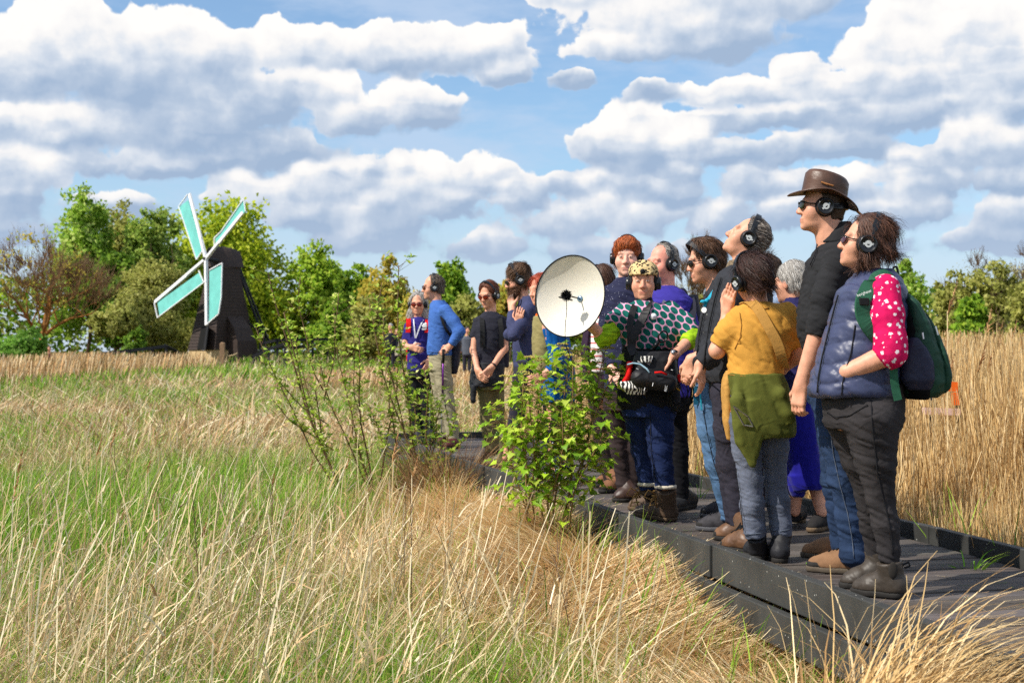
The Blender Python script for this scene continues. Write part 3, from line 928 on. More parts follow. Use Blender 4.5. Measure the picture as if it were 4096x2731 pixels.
PG = lambda *c: np.array([srgb(*k) for k in c]) * 1.75
YG = .92 * PG((150, 160, 36), (132, 148, 32), (168, 174, 52), (110, 132, 30))
MG = PG((110, 138, 38), (92, 122, 32), (136, 156, 50), (74, 102, 28))
DG = PG((80, 106, 30), (62, 88, 24), (100, 124, 38))
BG = PG((116, 144, 44), (98, 128, 40), (138, 160, 62), (150, 164, 86))
OL = PG((134, 136, 66), (116, 120, 56), (152, 150, 84), (104, 104, 50))
BR = PG((150, 136, 52), (132, 120, 46), (168, 150, 66), (116, 124, 40))
GY = PG((128, 124, 84), (112, 108, 70), (146, 142, 100))
tree('lichen_tree', 'bare crooked tree with orange lichen left of the mill', 165, 1380, 930, 440, 72, BR, nclump=60, per=10, leaf=.09, seed=4, trunk_r=.2, twiggy=7, low=.35, bark=lichm)
tree('birch_tree', 'tallest light green birch rising behind the bare orange tree', 340, 1390, 758, 300, 100, BG, lobes=5, nclump=330, per=36, leaf=.17, seed=11, drop=.05, low=.05)
tree('birch_tree', 'dark green tree filling the gap under the tall birch', 480, 1390, 1010, 330, 97, DG, lobes=3, nclump=240, per=36, leaf=.17, seed=12, low=.0)
tree('willow_tree', 'thin topped olive green tree between birch and mill sails', 478, 1390, 806, 220, 106, OL, lobes=4, nclump=240, per=34, leaf=.16, seed=13, drop=.06)
tree('willow_tree', 'grey green willow just left of the upper mill sail', 635, 1390, 812, 290, 102, PG((120, 140, 58), (104, 126, 48), (142, 154, 72)), lobes=5, nclump=330, per=36, leaf=.17, seed=14, drop=.06)
tree('oak_tree', 'big yellow green oak spreading behind the mill tower', 960, 1390, 812, 560, 112, YG, lobes=9, nclump=620, per=40, leaf=.2, seed=15, trunk_r=.35, low=.02, csize=.26)
tree('oak_tree', 'yellow green lower tree on the left flank of the mill', 750, 1395, 985, 300, 104, YG, lobes=4, nclump=240, per=34, leaf=.18, seed=16, low=.0)
tree('ash_tree', 'mid green tree at the right shoulder of the big oak', 1275, 1390, 962, 230, 112, PG((128, 152, 44), (108, 136, 38), (150, 164, 60)), lobes=5, nclump=260, per=34, leaf=.17, seed=17)
tree('ash_tree', 'small green tree in the dip between oak and olive tree', 1425, 1390, 1040, 200, 116, MG, lobes=4, nclump=200, per=34, leaf=.17, seed=18)
tree('maple_tree', 'olive brown tree behind the tall sapling twigs', 1555, 1390, 1046, 270, 108, BR, lobes=5, nclump=280, per=34, leaf=.16, seed=19)
tree('sycamore_tree', 'round bright green tree behind the man in the blue sweater', 1800, 1390, 1042, 250, 104, MG, lobes=5, nclump=300, per=36, leaf=.18, seed=20)
tree('bare_tree', 'bare grey tree behind the head of the dark haired young man', 2745, 1390, 1100, 150, 84, GY, nclump=50, per=8, leaf=.06, seed=21, twiggy=9, low=.3, trunk_r=.14)
tree('bare_tree', 'bare grey tree standing over the right hedge', 3885, 1330, 1050, 230, 80, GY, nclump=60, per=8, leaf=.06, seed=22, twiggy=10, low=.3, trunk_r=.14)
tree('bare_tree', 'bare grey tree at the right edge of the picture', 4080, 1330, 1040, 260, 82, GY, nclump=90, per=12, leaf=.07, seed=23, twiggy=10, low=.3, trunk_r=.15)
tree('alder_tree', 'slim light green tree beside the curly haired woman', 3620, 1340, 1050, 130, 86, BG, lobes=3, nclump=130, per=34, leaf=.15, seed=24)


def bush(label, x, ybase, ytop, wpx, D, pal, seed, group=None, leaf=.13, n=150, name='bush', csize=.22, per=34):
    return tree(name, label, x, ybase, ytop, wpx, D, pal, lobes=3, nclump=n, per=per, leaf=leaf, seed=seed, trunk_r=.07, low=-.1, cat='bush', group=group, fill=.4, csize=csize)


bush('wide domed olive grey bush left of the mill door', 640, 1400, 1055, 520, 92, OL, 31, leaf=.11, n=520, name='willow_bush', csize=.17)
bush('olive bush in front of the wide dome, nearer the bare tree', 520, 1402, 1190, 330, 88, OL, 32, leaf=.11, n=260, name='willow_bush', csize=.17)
bush('small dark green bush at the foot of the olive dome', 545, 1405, 1310, 170, 84, DG, 33, leaf=.1, n=110)
bush('bright green low bush in front of the bare orange tree', 90, 1440, 1320, 330, 60, PG((100, 136, 50), (84, 120, 42), (124, 152, 74)), 34, leaf=.09, n=220)
bush('bright green low bush at the left picture edge', -60, 1440, 1335, 240, 58, PG((100, 136, 50), (84, 120, 42)), 35, leaf=.09, n=120)
H_ = [(1340, 1200, 260, 96, MG), (1480, 1180, 260, 92, OL), (1650, 1165, 240, 90, BR), (1890, 1180, 260, 88, OL), (2040, 1120, 240, 92, BR), (2230, 1130, 260, 94, MG), (2440, 1150, 260, 92, OL), (2640, 1165, 240, 90, BR), (2800, 1180, 240, 88, OL),
      (3020, 1150, 260, 86, MG), (3240, 1150, 260, 84, OL)]
HL = ['green hedge bush right of the mill rail', 'olive hedge bush behind the tall sapling', 'brown green hedge bush left of the grey haired woman with the badge', 'olive hedge bush behind the man in blue and the woman in black',
      'brown green hedge bush behind the bearded man', 'green hedge bush behind the white dish', 'olive hedge bush behind the red haired young man', 'brown green hedge bush between the heads of the cap woman and the young man',
      'olive hedge bush behind the black jackets', 'green hedge bush behind the short grey haired woman', 'olive hedge bush behind the man in the leather hat']
for i, ((x, yt, wp, D, pal), lb) in enumerate(zip(H_, HL)):
    bush(lb, x, 1400, yt, wp, D, pal, 40 + i, 'bushes of the far hedge', n=150, leaf=.14)
R_ = [(3640, 1090, 300, 74, BG), (3800, 1075, 320, 72, OL), (3990, 1045, 320, 70, OL), (3900, 1180, 220, 60, MG), (4120, 1120, 260, 66, OL)]
RL = ['light green hedge bush right of the backpack', 'olive hedge bush under the bare tree on the right', 'tall olive hedge bush in the right corner of the hedge', 'dark green hawthorn bush with pale blossom in front of the right hedge', 'olive hedge bush at the right picture edge']
for i, ((x, yt, wp, D, pal), lb) in enumerate(zip(R_, RL)):
    bush(lb, x, 1345, yt, wp, D, pal, 60 + i, 'bushes of the right hedge', n=170, leaf=.12)

# the closed edge of the wood behind them all
n = 26000; r = np.random.default_rng(77)
xs = r.uniform(-.5, .5, n) * 128; top_ = 3.3 + 3.0 * fbm(np.stack([xs * .12, 0 * xs, 0 * xs], 1), 3, 8) + 2.2 * sstep(-14, -30, xs) + 2.2 * sstep(26, 40, xs)
pts = np.stack([xs, 126 + r.normal(0, 1.6, n), r.uniform(0, 1, n) ** .8 * top_], 1)
cn = fbm(pts * .35, 2, 5)[:, None]; pal = np.concatenate([MG, OL, BG, DG])
v, q, c = leaf_cards(pts, .30, np.clip(pal[r.integers(0, len(pal), n)] * (1 + .9 * (cn - .5)) * (1 + r.normal(0, .12, (n, 1))), .005, 1))
tag(np_mesh('woodland', v, q, crm, col=c, smooth=False), kind='stuff')

# ---------------------------------------------------------------- the two shrubs in front of the boardwalk
LOBE = [(0, 0), (.22, .03), (.50, -.02), (.40, .22), (.62, .40), (.34, .44), (.26, .62), (.10, .70), (0, 1.0)]


def lobed_leaves(pts, dirs, nrm, size, colr):
    """three-lobed toothed leaves, folded along the midrib"""
    half = np.array(LOBE)
    out = np.concatenate([half, half[1:-1][::-1] * np.array([-1, 1])])
    n = len(pts); k = len(out)
    d = dirs / np.linalg.norm(dirs, axis=1)[:, None]
    s = np.cross(nrm, d); s /= np.linalg.norm(s, axis=1)[:, None] + 1e-9
    nn = np.cross(d, s)
    fold = np.abs(out[:, 0]) * .42 - .22 * out[:, 1] ** 2
    V = pts[:, None, :] + size[:, None, None] * (out[None, :, 1:2] * d[:, None, :] + out[None, :, 0:1] * s[:, None, :] + fold[None, :, None] * nn[:, None, :])
    V = np.concatenate([V, (pts + size[:, None] * .42 * d)[:, None, :]], 1).reshape(-1, 3)
    b = (np.arange(n) * (k + 1))[:, None]; i = np.arange(k)
    T = np.stack([b + k + 0 * i, b + i, b + (i + 1) % k], -1).reshape(-1, 3)
    return V, T, np.repeat(colr, k + 1, 0)


r = np.random.default_rng(5)
vb = np.array([P(2190, 2316, 8.75)[0], 8.75, float(hgt(P(2190, 2316, 8.75)[0], 8.75))])
vib = thing('viburnum_shrub', vb, 'bright yellow green shrub with lobed leaves below the white dish', 'shrub')
stem = MB(); lp = []; ld = []; ln_ = []; fl = []
STEMS = [(2130, 2300, 2085, 1500, -.05), (2165, 2320, 2150, 1440, .1), (2185, 2320, 2268, 1390, .0), (2215, 2310, 2300, 1420, -.12), (2235, 2320, 2440, 1395, .05), (2205, 2310, 2475, 1480, -.1), (2120, 2300, 2010, 1620, .08), (2240, 2310, 2400, 1730, -.15), (2150, 2310, 2070, 1720, -.2), (2200, 2310, 2250, 1640, -.25),
         (2110, 2300, 2130, 1560, -.12), (2230, 2310, 2330, 1560, .1)]
for si, (x0, y0, x1, y1, dd) in enumerate(STEMS):
    a = P(x0, y0, 8.75); b = P(x1, y1, 8.75 + dd); a[2] = float(hgt(a[0], a[1])) - .02
    pts = []
    for t in np.linspace(0, 1, 9):
        p = a + (b - a) * t; p[0] += .025 * math.sin(t * 7 + si) + (b[0] - a[0]) * (.35 * t * (t - 1)); p[1] += .03 * math.sin(t * 5 + si * 2)
        pts.append(p)
    stem.tube(pts, list(np.linspace(.0075, .003, 9)), 5)
    L_ = np.linalg.norm(b - a); n = int(94 * L_)
    for j in range(n):
        t = .34 + .66 * r.uniform() ** .85
        i = min(int(t * 8), 7); p = pts[i] + (pts[i + 1] - pts[i]) * (t * 8 - i)
        az = r.uniform(0, 6.28); reach = r.uniform(.02, .20) * (1.2 - .5 * t)
        q = p + np.array([math.cos(az) * reach, math.sin(az) * reach, r.uniform(-.02, .07)])
        if reach > .06: stem.tube([p, (p + q) / 2 + (0, 0, .01), q], .0016, 3)
        lp.append(q); ld.append([math.cos(az), math.sin(az), r.uniform(-.75, .25)]); ln_.append([r.normal(0, .35), r.normal(0, .35), 1])
    if y1 < 1600:
        for j in range(3):
            fl.append(b + np.array([r.normal(0, .05), r.normal(0, .05), r.uniform(-.03, .02)]))
stem.build('stems', mat('viburnum_bark', srgb(140, 112, 74), var=.2, vscale=30, rough=.8), vib, smooth=True)
n = len(lp); pal = PG((142, 172, 40), (118, 152, 34), (160, 186, 52), (98, 134, 30), (172, 190, 70))
v, q, c = lobed_leaves(np.array(lp), np.array(ld), np.array(ln_), r.uniform(.022, .078, n), pal[r.integers(0, 5, n)] * (1 + r.normal(0, .22, (n, 1))).clip(.4, 1.5) * .78)
np_mesh('leaves', v, q, leafmat('shrub_leaf', .4, .45, .35), vib, col=c, smooth=False)
m = MB()
for p in fl:
    for j in range(34):
        a = r.uniform(0, 6.28); d = r.uniform(0, 1) ** .5 * .035
        m.ell(p + np.array([math.cos(a) * d, math.sin(a) * d, .012 - d * .2 + r.normal(0, .002)]), (.0042,) * 3, n=5, m=3)
m.build('flower_buds', mat('bud', srgb(190, 172, 92), rough=.8), vib, smooth=True)

# leafy twigs of the tall sapling
sb = np.array([P(1520, 1960, 13.2)[0], 13.2, float(hgt(P(1520, 1960, 13.2)[0], 13.2))])
sap = thing('willow_sapling', sb, 'tall open sapling with long leafy twigs left of the visitors', 'sapling')
stem = MB(); lp = []; ld = []; ln_ = []
TW = [(1382, 2010, 1140, 1250, -.5, .010), (1382, 2010, 1180, 1330, .2, .008), (1382, 2010, 1020, 1300, -.3, .008), (1500, 1990, 1330, 1210, .3, .009), (1500, 1990, 1260, 1380, -.3, .008), (1690, 1925, 1470, 1180, -.2, .009), (1382, 2010, 1265, 1560, -.2, .011), (1382, 2010, 1075, 1090, -.4, .012), (1310, 1700, 1050, 1440, -.2, .006), (1290, 1560, 1198, 1108, -.1, .007), (1300, 1600, 1350, 1170, .1, .007), (1340, 1800, 1090, 1600, -.3, .006),
      (1500, 1990, 1440, 1300, .0, .010), (1500, 1990, 1600, 1400, .2, .009), (1450, 1700, 1430, 1290, .2, .006), (1690, 1925, 1530, 1260, .0, .011), (1690, 1925, 1590, 1062, .1, .010), (1560, 1420, 1525, 1130, .15, .006),
      (1690, 1925, 1700, 1480, -.1, .010), (1690, 1925, 1830, 1640, -.2, .008), (1690, 1925, 1640, 1500, .1, .008), (1640, 1960, 1560, 1500, .2, .009), (1690, 1925, 1760, 1600, .0, .008), (1700, 1900, 1880, 1730, -.3, .006),
      (1500, 1980, 1400, 1560, .3, .007), (1650, 1940, 1480, 1620, -.2, .007), (1620, 1940, 1660, 1560, -.1, .008), (1700, 1925, 1730, 1560, .1, .008)]
for si, (x0, y0, x1, y1, dd, rad) in enumerate(TW):
    a = P(x0, y0, 13.2 + dd * .3); b = P(x1, y1, 13.2 + dd)
    pts = []
    for t in np.linspace(0, 1, 8):
        p = a + (b - a) * t; bow = t * (1 - t)
        p[0] += (-.25 if x1 < x0 else .12) * bow + .012 * math.sin(t * 11 + si); p[1] += .02 * math.sin(t * 9 + si); pts.append(p)
    stem.tube(pts, list(np.linspace(rad, rad * .5, 8)), 5)
    L_ = np.linalg.norm(b - a); dense = 1.15 if x0 > 1600 and y1 > 1400 else .72
    n = int(46 * L_ * dense); dv = unit(b - a)
    for j in range(n):
        t = .12 + .88 * r.uniform() ** .8
        i = min(int(t * 7), 6); p = pts[i] + (pts[i + 1] - pts[i]) * (t * 7 - i)
        spur = 0
        if r.uniform() < .45:
            az = r.uniform(0, 6.28); spur = r.uniform(.03, .16)
            e = p + np.array([math.cos(az) * spur, math.sin(az) * spur, spur * r.uniform(.2, 1.2)]); stem.tube([p, e], [.0025, .0012], 3); p = e
        for u in range(r.integers(2, 5)):
            az = r.uniform(0, 6.28); lp.append(p); ld.append([math.cos(az), math.sin(az), r.uniform(0, 1.2)]); ln_.append([r.normal(0, .5), r.normal(0, .5), 1])
stem.build('stems', mat('sapling_bark', srgb(112, 88, 62), var=.25, vscale=30, rough=.85), sap, smooth=True)
lp = np.array(lp); ld = np.array(ld); ln_ = np.array(ln_); n = len(lp)
d = ld / np.linalg.norm(ld, axis=1)[:, None]; s = np.cross(ln_, d); s /= np.linalg.norm(s, axis=1)[:, None]; nn = np.cross(d, s)
sz = r.uniform(.032, .070, n)[:, None]
V = np.stack([lp, lp + d * sz * .5 + s * sz * .24 + nn * sz * .1, lp + d * sz - nn * sz * .12, lp + d * sz * .5 - s * sz * .24 + nn * sz * .1], 1).reshape(-1, 3)
pal = PG((142, 164, 54), (120, 146, 46), (160, 174, 76), (100, 130, 42), (176, 178, 104))
np_mesh('leaves', V, np.arange(4 * n).reshape(n, 4), MATS['shrub_leaf'], sap, col=np.repeat(pal[r.integers(0, 5, n)] * (1 + r.normal(0, .12, (n, 1))), 4, 0), smooth=False)

# brown sedge tussock under the sapling
def tussock(name, label, cx, cy, n, ln, wd, pal, spread, rad, seed, cat='tussock', lean0=.25, lean1=1.3, azm=None, azs=3, dr=(.3, 1.8)):
    r = np.random.default_rng(seed)
    deck_ = bool(on_deck(np.array(cx), np.array(cy))); z = 0.0 if deck_ else float(hgt(cx, cy)); t = thing(name, (cx, cy, z), label, cat)
    a = r.uniform(0, 6.28, n); d = rad * r.uniform(0, 1, n) ** .5
    x = cx + np.cos(a) * d; y = cy + np.sin(a) * d
    az = a + r.normal(0, .6, n) if azm is None else r.normal(azm, azs, n)
    v, q, c = blades('', np.stack([x, y, (0 * x if deck_ else hgt(x, y)) - .02], 1), ln * r.uniform(.5, 1.2, n), wd * r.uniform(.6, 1.4, n), az, r.uniform(lean0, lean1, n) * .6, r.uniform(dr[0], dr[1], n), pick(pal, n, .16), None, ret=True, seg=6, tip=.2, wob=.03)
    np_mesh('blades', v, q, stm, t, col=c)
    return t


BRN = PG((160, 126, 84), (136, 102, 66), (182, 148, 104), (112, 82, 54)) / 1.75
q = P(1790, 1990, 12.6)
tussock('sedge_tussock', 'brown dry sedge tussock at the foot of the sapling', q[0], 12.5, 1500, .7, .006, BRN, .5, .34, 5)
tussock('sedge_tussock', 'pale straw tussock arching over the kerb in the right corner', 1.12, 4.44, 3200, .98, .0080, REED, .4, .22, 6, lean0=.0, lean1=1.1, azm=.1, azs=.75, dr=(1.3, 2.7))

tussock('grass_tuft', 'small green tuft growing through the planks near the far kerb', 2.22, 6.9, 16, .2, .009, GREEN, .1, .05, 9, lean0=.3, lean1=1.6)
tussock('grass_tuft', 'thin green tuft between the planks behind the lime sleeved woman', 1.33, 10.2, 9, .3, .008, GREEN, .1, .04, 10, lean0=.1, lean1=1.2)
# ================================================================ the wind pump
tarm = mat('tarred_board', srgb(60, 48, 43), var=.35, vscale=4, rough=.7, spec=.35, bump=.5, bscale=9, stretch=(1, 1, 4))
whm = mat('white_paint', srgb(236, 236, 236), var=.06, vscale=6, rough=.55)
clm = mat('turquoise_canvas', srgb(122, 206, 196), var=.12, vscale=1.6, rough=.85, transl=.18)
brm = mat('pale_brick', srgb(196, 168, 124), var=.2, vscale=7, rough=.9)
wdm = mat('grey_timber', srgb(140, 112, 86), var=.25, vscale=6, rough=.9, stretch=(4, 4, 1))
blkm = mat('black_timber', srgb(34, 34, 38), var=.25, vscale=5, rough=.7)
DM = 84.0; kM = DM / FPX


def M(x, y, dd=0.0): return P(x, y, DM + dd)


mc = M(905, 1440); gzm = float(hgt(mc[0], mc[1]))
mill = thing('windmill', (mc[0], mc[1] + 2, gzm), 'black tarred smock mill with four turquoise and white sails', 'windmill')
# square tower seen corner on: lit face to the left, shaded face to the right
zb = M(0, 1398)[2]; zt = M(0, 1060)[2]


def corners(z, xl, xm, xr):
    w1 = (xr - xl) * kM                                     # width seen; each corner stands at its own depth
    l, m_, r_ = M(xl, 0, w1 * .30)[0], M(xm, 0, -w1 * .10)[0], M(xr, 0, w1 * .55)[0]
    return np.array([(l, DM + w1 * .30, z), (m_, DM - w1 * .10, z), (r_, DM + w1 * .55, z), (l + (r_ - m_), DM + w1 * .95, z)])


t = MB()
NB = 26
lo = corners(zb, 752, 860, 1022); hi = corners(zt, 836, 886, 954)
for i in range(NB):
    a = lo + (hi - lo) * (i / NB); b = lo + (hi - lo) * ((i + 1) / NB)
    ca = a.mean(0); cb = b.mean(0)
    a2 = ca + (a - ca) * 1.018; b2 = cb + (b - cb) * .997
    a2[:, 2] = a[:, 2] - .012; b2[:, 2] = b[:, 2]
    t.prism(list(a2), list(b2))
t.build('tower', tarm, mill)
t = MB(); bl = corners(gzm - .2, 750, 860, 1024); bh = corners(zb - .02, 750, 860, 1024)
cc = bl.mean(0); t.prism(list(cc + (bl - cc) * .97 * np.array([1, 1, 1]) + (0, 0, 0)), list(cc * np.array([1, 1, 0]) + (bh - cc * np.array([1, 1, 0])) * np.array([.97, .97, 1])))
t.build('brick_base', brm, mill)
# boarded cap: a boat shaped roof with a ridge along its length
capb = corners(M(0, 1066)[2], 822, 886, 962)
fwd = unit((-.72, -.69, 0)); sd = np.array([-fwd[1], fwd[0], 0])
cen = capb.mean(0); t = MB()
rows = []
for s_, wd, zr in ((-1.15, .62, 1.02), (-.6, .78, 1.18), (0, .84, 1.24), (.6, .80, 1.22), (1.05, .66, 1.12)):
    ring = []
    for u in np.linspace(-1, 1, 13):
        ring.append(cen + fwd * s_ * .95 + sd * wd * np.sign(u) * abs(u) ** .8 * .92 * (1.0 if abs(u) > .99 else (1 - .45 * (1 - abs(u)))) + (0, 0, zr * (1 - abs(u) ** 2.2)))
    rows.append(ring)
vs = [p for r_ in rows for p in r_]; fs = []
for i in range(4):
    for j in range(12): fs.append((i * 13 + j, i * 13 + j + 1, (i + 1) * 13 + j + 1, (i + 1) * 13 + j))
fs.append(tuple(range(13))); fs.append(tuple(range(4 * 13 + 12, 4 * 13 - 1, -1)))
for i in range(4): fs.append((i * 13, (i + 1) * 13, (i + 1) * 13 + 12, i * 13 + 12))
t.add(vs, fs)
t.build('cap', tarm, mill)
t = MB(); cb2 = capb - cen; t.prism([cen + p * 1.03 + (0, 0, -.10) for p in cb2], [cen + p * 1.03 + (0, 0, .06) for p in cb2]); t.build('curb_ring', tarm, mill)
# windshaft and sails: the sail plane faces left of the camera
hub = M(824, 1035, -1.9)
t = MB(); t.tube([hub + fwd * .12, cen + (0, 0, .35)], [.10, .14], 10); t.build('windshaft', blkm, mill, smooth=True)
# each sail: tip and heel of the stock, then the outline of the cloth, photo px; put on the sail plane
nrm = unit((fwd[0], fwd[1], .12))


def on_plane(x, y):
    d = np.array([(x - CX) / FPX, 1, -(y - HY) / FPX]); o = np.array([0, 0, CZ])
    tt = (hub - o).dot(nrm) / d.dot(nrm); return o + d * tt


SAILS = [((758, 776), [(715, 828), (750, 800), (808, 995), (783, 1036)], [(750, 778), (715, 826), (786, 1038), (812, 1000)]),
         ((972, 850), [(860, 955), (880, 933), (974, 797), (978, 846), (862, 995)], [(858, 1000), (857, 952), (883, 928), (975, 795), (982, 846)]),
         ((620, 1208), [(628, 1210), (795, 1090), (808, 1130), (636, 1262)], [(617, 1210), (630, 1270), (815, 1130), (795, 1082)]),
         ((826, 1300), [(836, 1084), (886, 1058), (882, 1180), (872, 1250), (834, 1284)], [(838, 1080), (889, 1052), (885, 1190), (874, 1256), (828, 1296)])]
for (tip, cloth, rim) in SAILS:
    T = on_plane(*tip); d = unit(T - hub); L_ = np.linalg.norm(T - hub)
    m = MB(); m.bar(hub - d * .1, hub + d * L_ * .36, .16, .16, side=np.cross(nrm, d)); m.bar(hub + d * L_ * .30, T, .20, .10, side=np.cross(nrm, d))
    s = m.build('sail', whm, mill)
    c = [on_plane(*p) + nrm * .0 for p in cloth]
    m = MB(); ctr = np.mean(c, 0)
    m.prism([p - nrm * .055 for p in c], [p - nrm * .03 for p in c]); m.build('sail_cloth', clm, s)
    m = MB(); rr = [on_plane(*p) for p in rim]
    for a, b in zip(rr[:-1], rr[1:]): m.bar(a, b, .055, .05, side=nrm)
    for k in range(1, 9):                               # the sail bars stand proud of the cloth at its outer edge
        pass
    m.build('sail_frame', whm, s)
# door, name board, side hood, tail poles
fl_ = corners(0, 752, 860, 1022)


def face(u, z, push=.03, right=False):
    f = (z - zb) / (zt - zb); a, b = (lo[1], lo[2]) if right else (lo[0], lo[1]); a2, b2 = (hi[1], hi[2]) if right else (hi[0], hi[1])
    p = (a + (a2 - a) * f) * (1 - u) + (b + (b2 - b) * f) * u
    e = b - a; n = unit(np.array([e[1], -e[0], 0])); return p + n * push


m = MB(); z0, z1 = zb + .02, M(0, 1302)[2]
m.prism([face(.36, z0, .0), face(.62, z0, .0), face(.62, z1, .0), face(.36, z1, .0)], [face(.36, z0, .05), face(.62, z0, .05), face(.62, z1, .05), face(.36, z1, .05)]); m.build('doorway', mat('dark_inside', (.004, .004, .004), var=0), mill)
m = MB(); m.prism([face(.62, z0, .06), face(.90, z0, .45), face(.90, z1, .4), face(.62, z1, .06)], [face(.62, z0, .11), face(.90, z0, .5), face(.90, z1, .45), face(.62, z1, .11)]); m.build('door', blkm, mill)
m = MB(); za = M(0, 1290)[2]; zc = M(0, 1274)[2]
m.prism([face(.50, za, .05), face(.72, za, .05), face(.72, zc, .05), face(.50, zc, .05)], [face(.50, za, .09), face(.72, za, .09), face(.72, zc, .09), face(.50, zc, .09)]); m.build('name_board', mat('board_grey', srgb(180, 180, 176)), mill)
# scoop wheel hood on the shaded side
m = MB(); prof = []
za = M(0, 1265)[2]
A = [face(.30, gzm, .02, True), face(.72, gzm, .02, True)]
ring = []
for k, (pu, z) in enumerate(((.95, gzm - .1), (.85, gzm + 1.2), (.55, gzm + 2.0), (.0, za))):
    ring.append([face(.30, z, pu, True), face(.80, z, pu, True)])
vs = [p for r_ in ring for p in r_]; vs += [face(.30, gzm - .1, 0, True), face(.80, gzm - .1, 0, True)]
m.add(vs, [(0, 2, 3, 1), (2, 4, 5, 3), (4, 6, 7, 5), (8, 6, 4, 2, 0), (9, 1, 3, 5, 7)]); m.build('wheel_hood', tarm, mill)
tw = cen - fwd * .7
m = MB()
foot = M(1062, 1372, 1.5)
m.tube([M(948, 1068, 1.6), foot], [.09, .07], 6); m.tube([M(958, 1072, 2.6), foot + (.15, .6, 0)], [.09, .07], 6); m.tube([M(995, 1290, 1.5), foot + (0, 0, .25)], [.05, .05], 6)
m.build('tail_pole', blkm, mill)
m = MB(); m.tube([foot, foot + (.05, 0, gzm - foot[2] - .1)], .05, 6); m.build('tail_post', wdm, mill)

# rope post, ropes, rails
pp = M(890, 1446, -6); gp = float(hgt(pp[0], pp[1]))
po = thing('rope_post', (pp[0], pp[1], gp), 'weathered wooden post in front of the mill base', 'post')
m = MB(); m.prism([(pp[0] - .14, pp[1] - .14, gp - .1), (pp[0] + .14, pp[1] - .14, gp - .1), (pp[0] + .14, pp[1] + .14, gp - .1), (pp[0] - .14, pp[1] + .14, gp - .1)],
                  [(pp[0] - .13, pp[1] - .13, M(0, 1372, -6)[2]), (pp[0] + .13, pp[1] - .13, M(0, 1372, -6)[2]), (pp[0] + .13, pp[1] + .13, M(0, 1372, -6)[2] + .02), (pp[0] - .13, pp[1] + .13, M(0, 1372, -6)[2] + .02)]); m.build('shaft', wdm, po, bevel=.02)
m = MB(); m.ell((pp[0], pp[1], M(0, 1372, -6)[2]), (.11, .11, .05)); m.build('top', wdm, po, smooth=True)


def rope(label, pts):
    m = MB(); P3 = [M(*p, -6) for p in pts]; m.tube(P3, .035, 5)
    tag(m.build('rope', mat('rope', srgb(186, 164, 124), rough=.9), smooth=True), label, 'rope')


rope('sagging rope left of the mill base', [(612, 1427), (640, 1440), (670, 1440), (695, 1430), (712, 1418), (730, 1424), (752, 1430)])
rope('sagging rope between the wooden post and the mill hood', [(895, 1418), (915, 1424), (935, 1420), (950, 1412)])


def rails(label, posts, tops, D0, two=True):
    p0 = P(posts[0][0], posts[0][1], D0); t = thing('railing', (p0[0], p0[1], float(hgt(p0[0], p0[1]))), label, 'railing')
    P3 = [P(x, y, D0 + dd) for x, y, dd in posts]
    for p in P3:
        m = MB(); g0 = float(hgt(p[0], p[1])) - .1; m.box((p[0], p[1], (p[2] + g0) / 2), (.12, .12, p[2] - g0)); m.build('post', blkm, t)
    for k, off in enumerate((-.05, -.45) if two else (-.05,)):
        m = MB()
        for a, b in zip(P3[:-1], P3[1:]): m.bar(a + (0, -.08, off), b + (0, -.08, off), .05, .16, side=(0, 1, 0))
        m.build('rail', blkm, t)
    return t


rails('black timber handrail leading up to the mill from the left', [(325, 1432, 0), (420, 1410, 2), (520, 1398, 4), (610, 1388, 6), (665, 1380, 7), (712, 1404, 8)], None, 66)
rails('black timber bridge rail right of the mill', [(1040, 1372, 0), (1110, 1356, 0), (1180, 1356, 2), (1250, 1354, 3), (1310, 1352, 4)], None, 84)
rails('sloping black handrail beside the tail pole', [(1015, 1420, 0), (1075, 1395, 0), (1140, 1370, 0)], None, 80, False)
# orange road sign half hidden in the reeds behind the backpack
so_ = P(3790, 1590, 10.4); gs = float(hgt(so_[0], so_[1]))
sg = thing('sign_frame', (so_[0], so_[1], gs), 'orange sign frame half hidden in reeds behind the green backpack', 'sign')
m = MB(); a = P(3735, 1522, 10.4); b = P(3832, 1528, 10.4); c_ = P(3840, 1620, 10.4); d_ = P(3745, 1610, 10.4)
m.prism([a, b, b - (0, 0, .07), a - (0, 0, .07)], [p + (0, .02, 0) for p in (a, b, b - (0, 0, .07), a - (0, 0, .07))])
m.prism([b - (.05, 0, .075), b - (0, 0, .075), c_, c_ - (.05, 0, 0)], [p + (0, .02, 0) for p in (b - (.05, 0, .075), b - (0, 0, .075), c_, c_ - (.05, 0, 0))])
m.build('panel', mat('orange_panel', srgb(246, 110, 30), var=.05), sg)
m = MB(); m.bar(d_ - (.1, 0, .06), c_ - (0, 0, .05), .05, .02, side=(0, 0, 1)); m.build('crossbar', mat('pale_bar', srgb(226, 190, 176)), sg)
m = MB(); m.tube([(a[0], a[1] + .04, gs - .1), a + (0, .04, 0)], .02, 6); m.tube([(c_[0], c_[1] + .04, gs - .1), c_ + (0, .04, .0)], .02, 6); m.build('legs', blkm, sg)
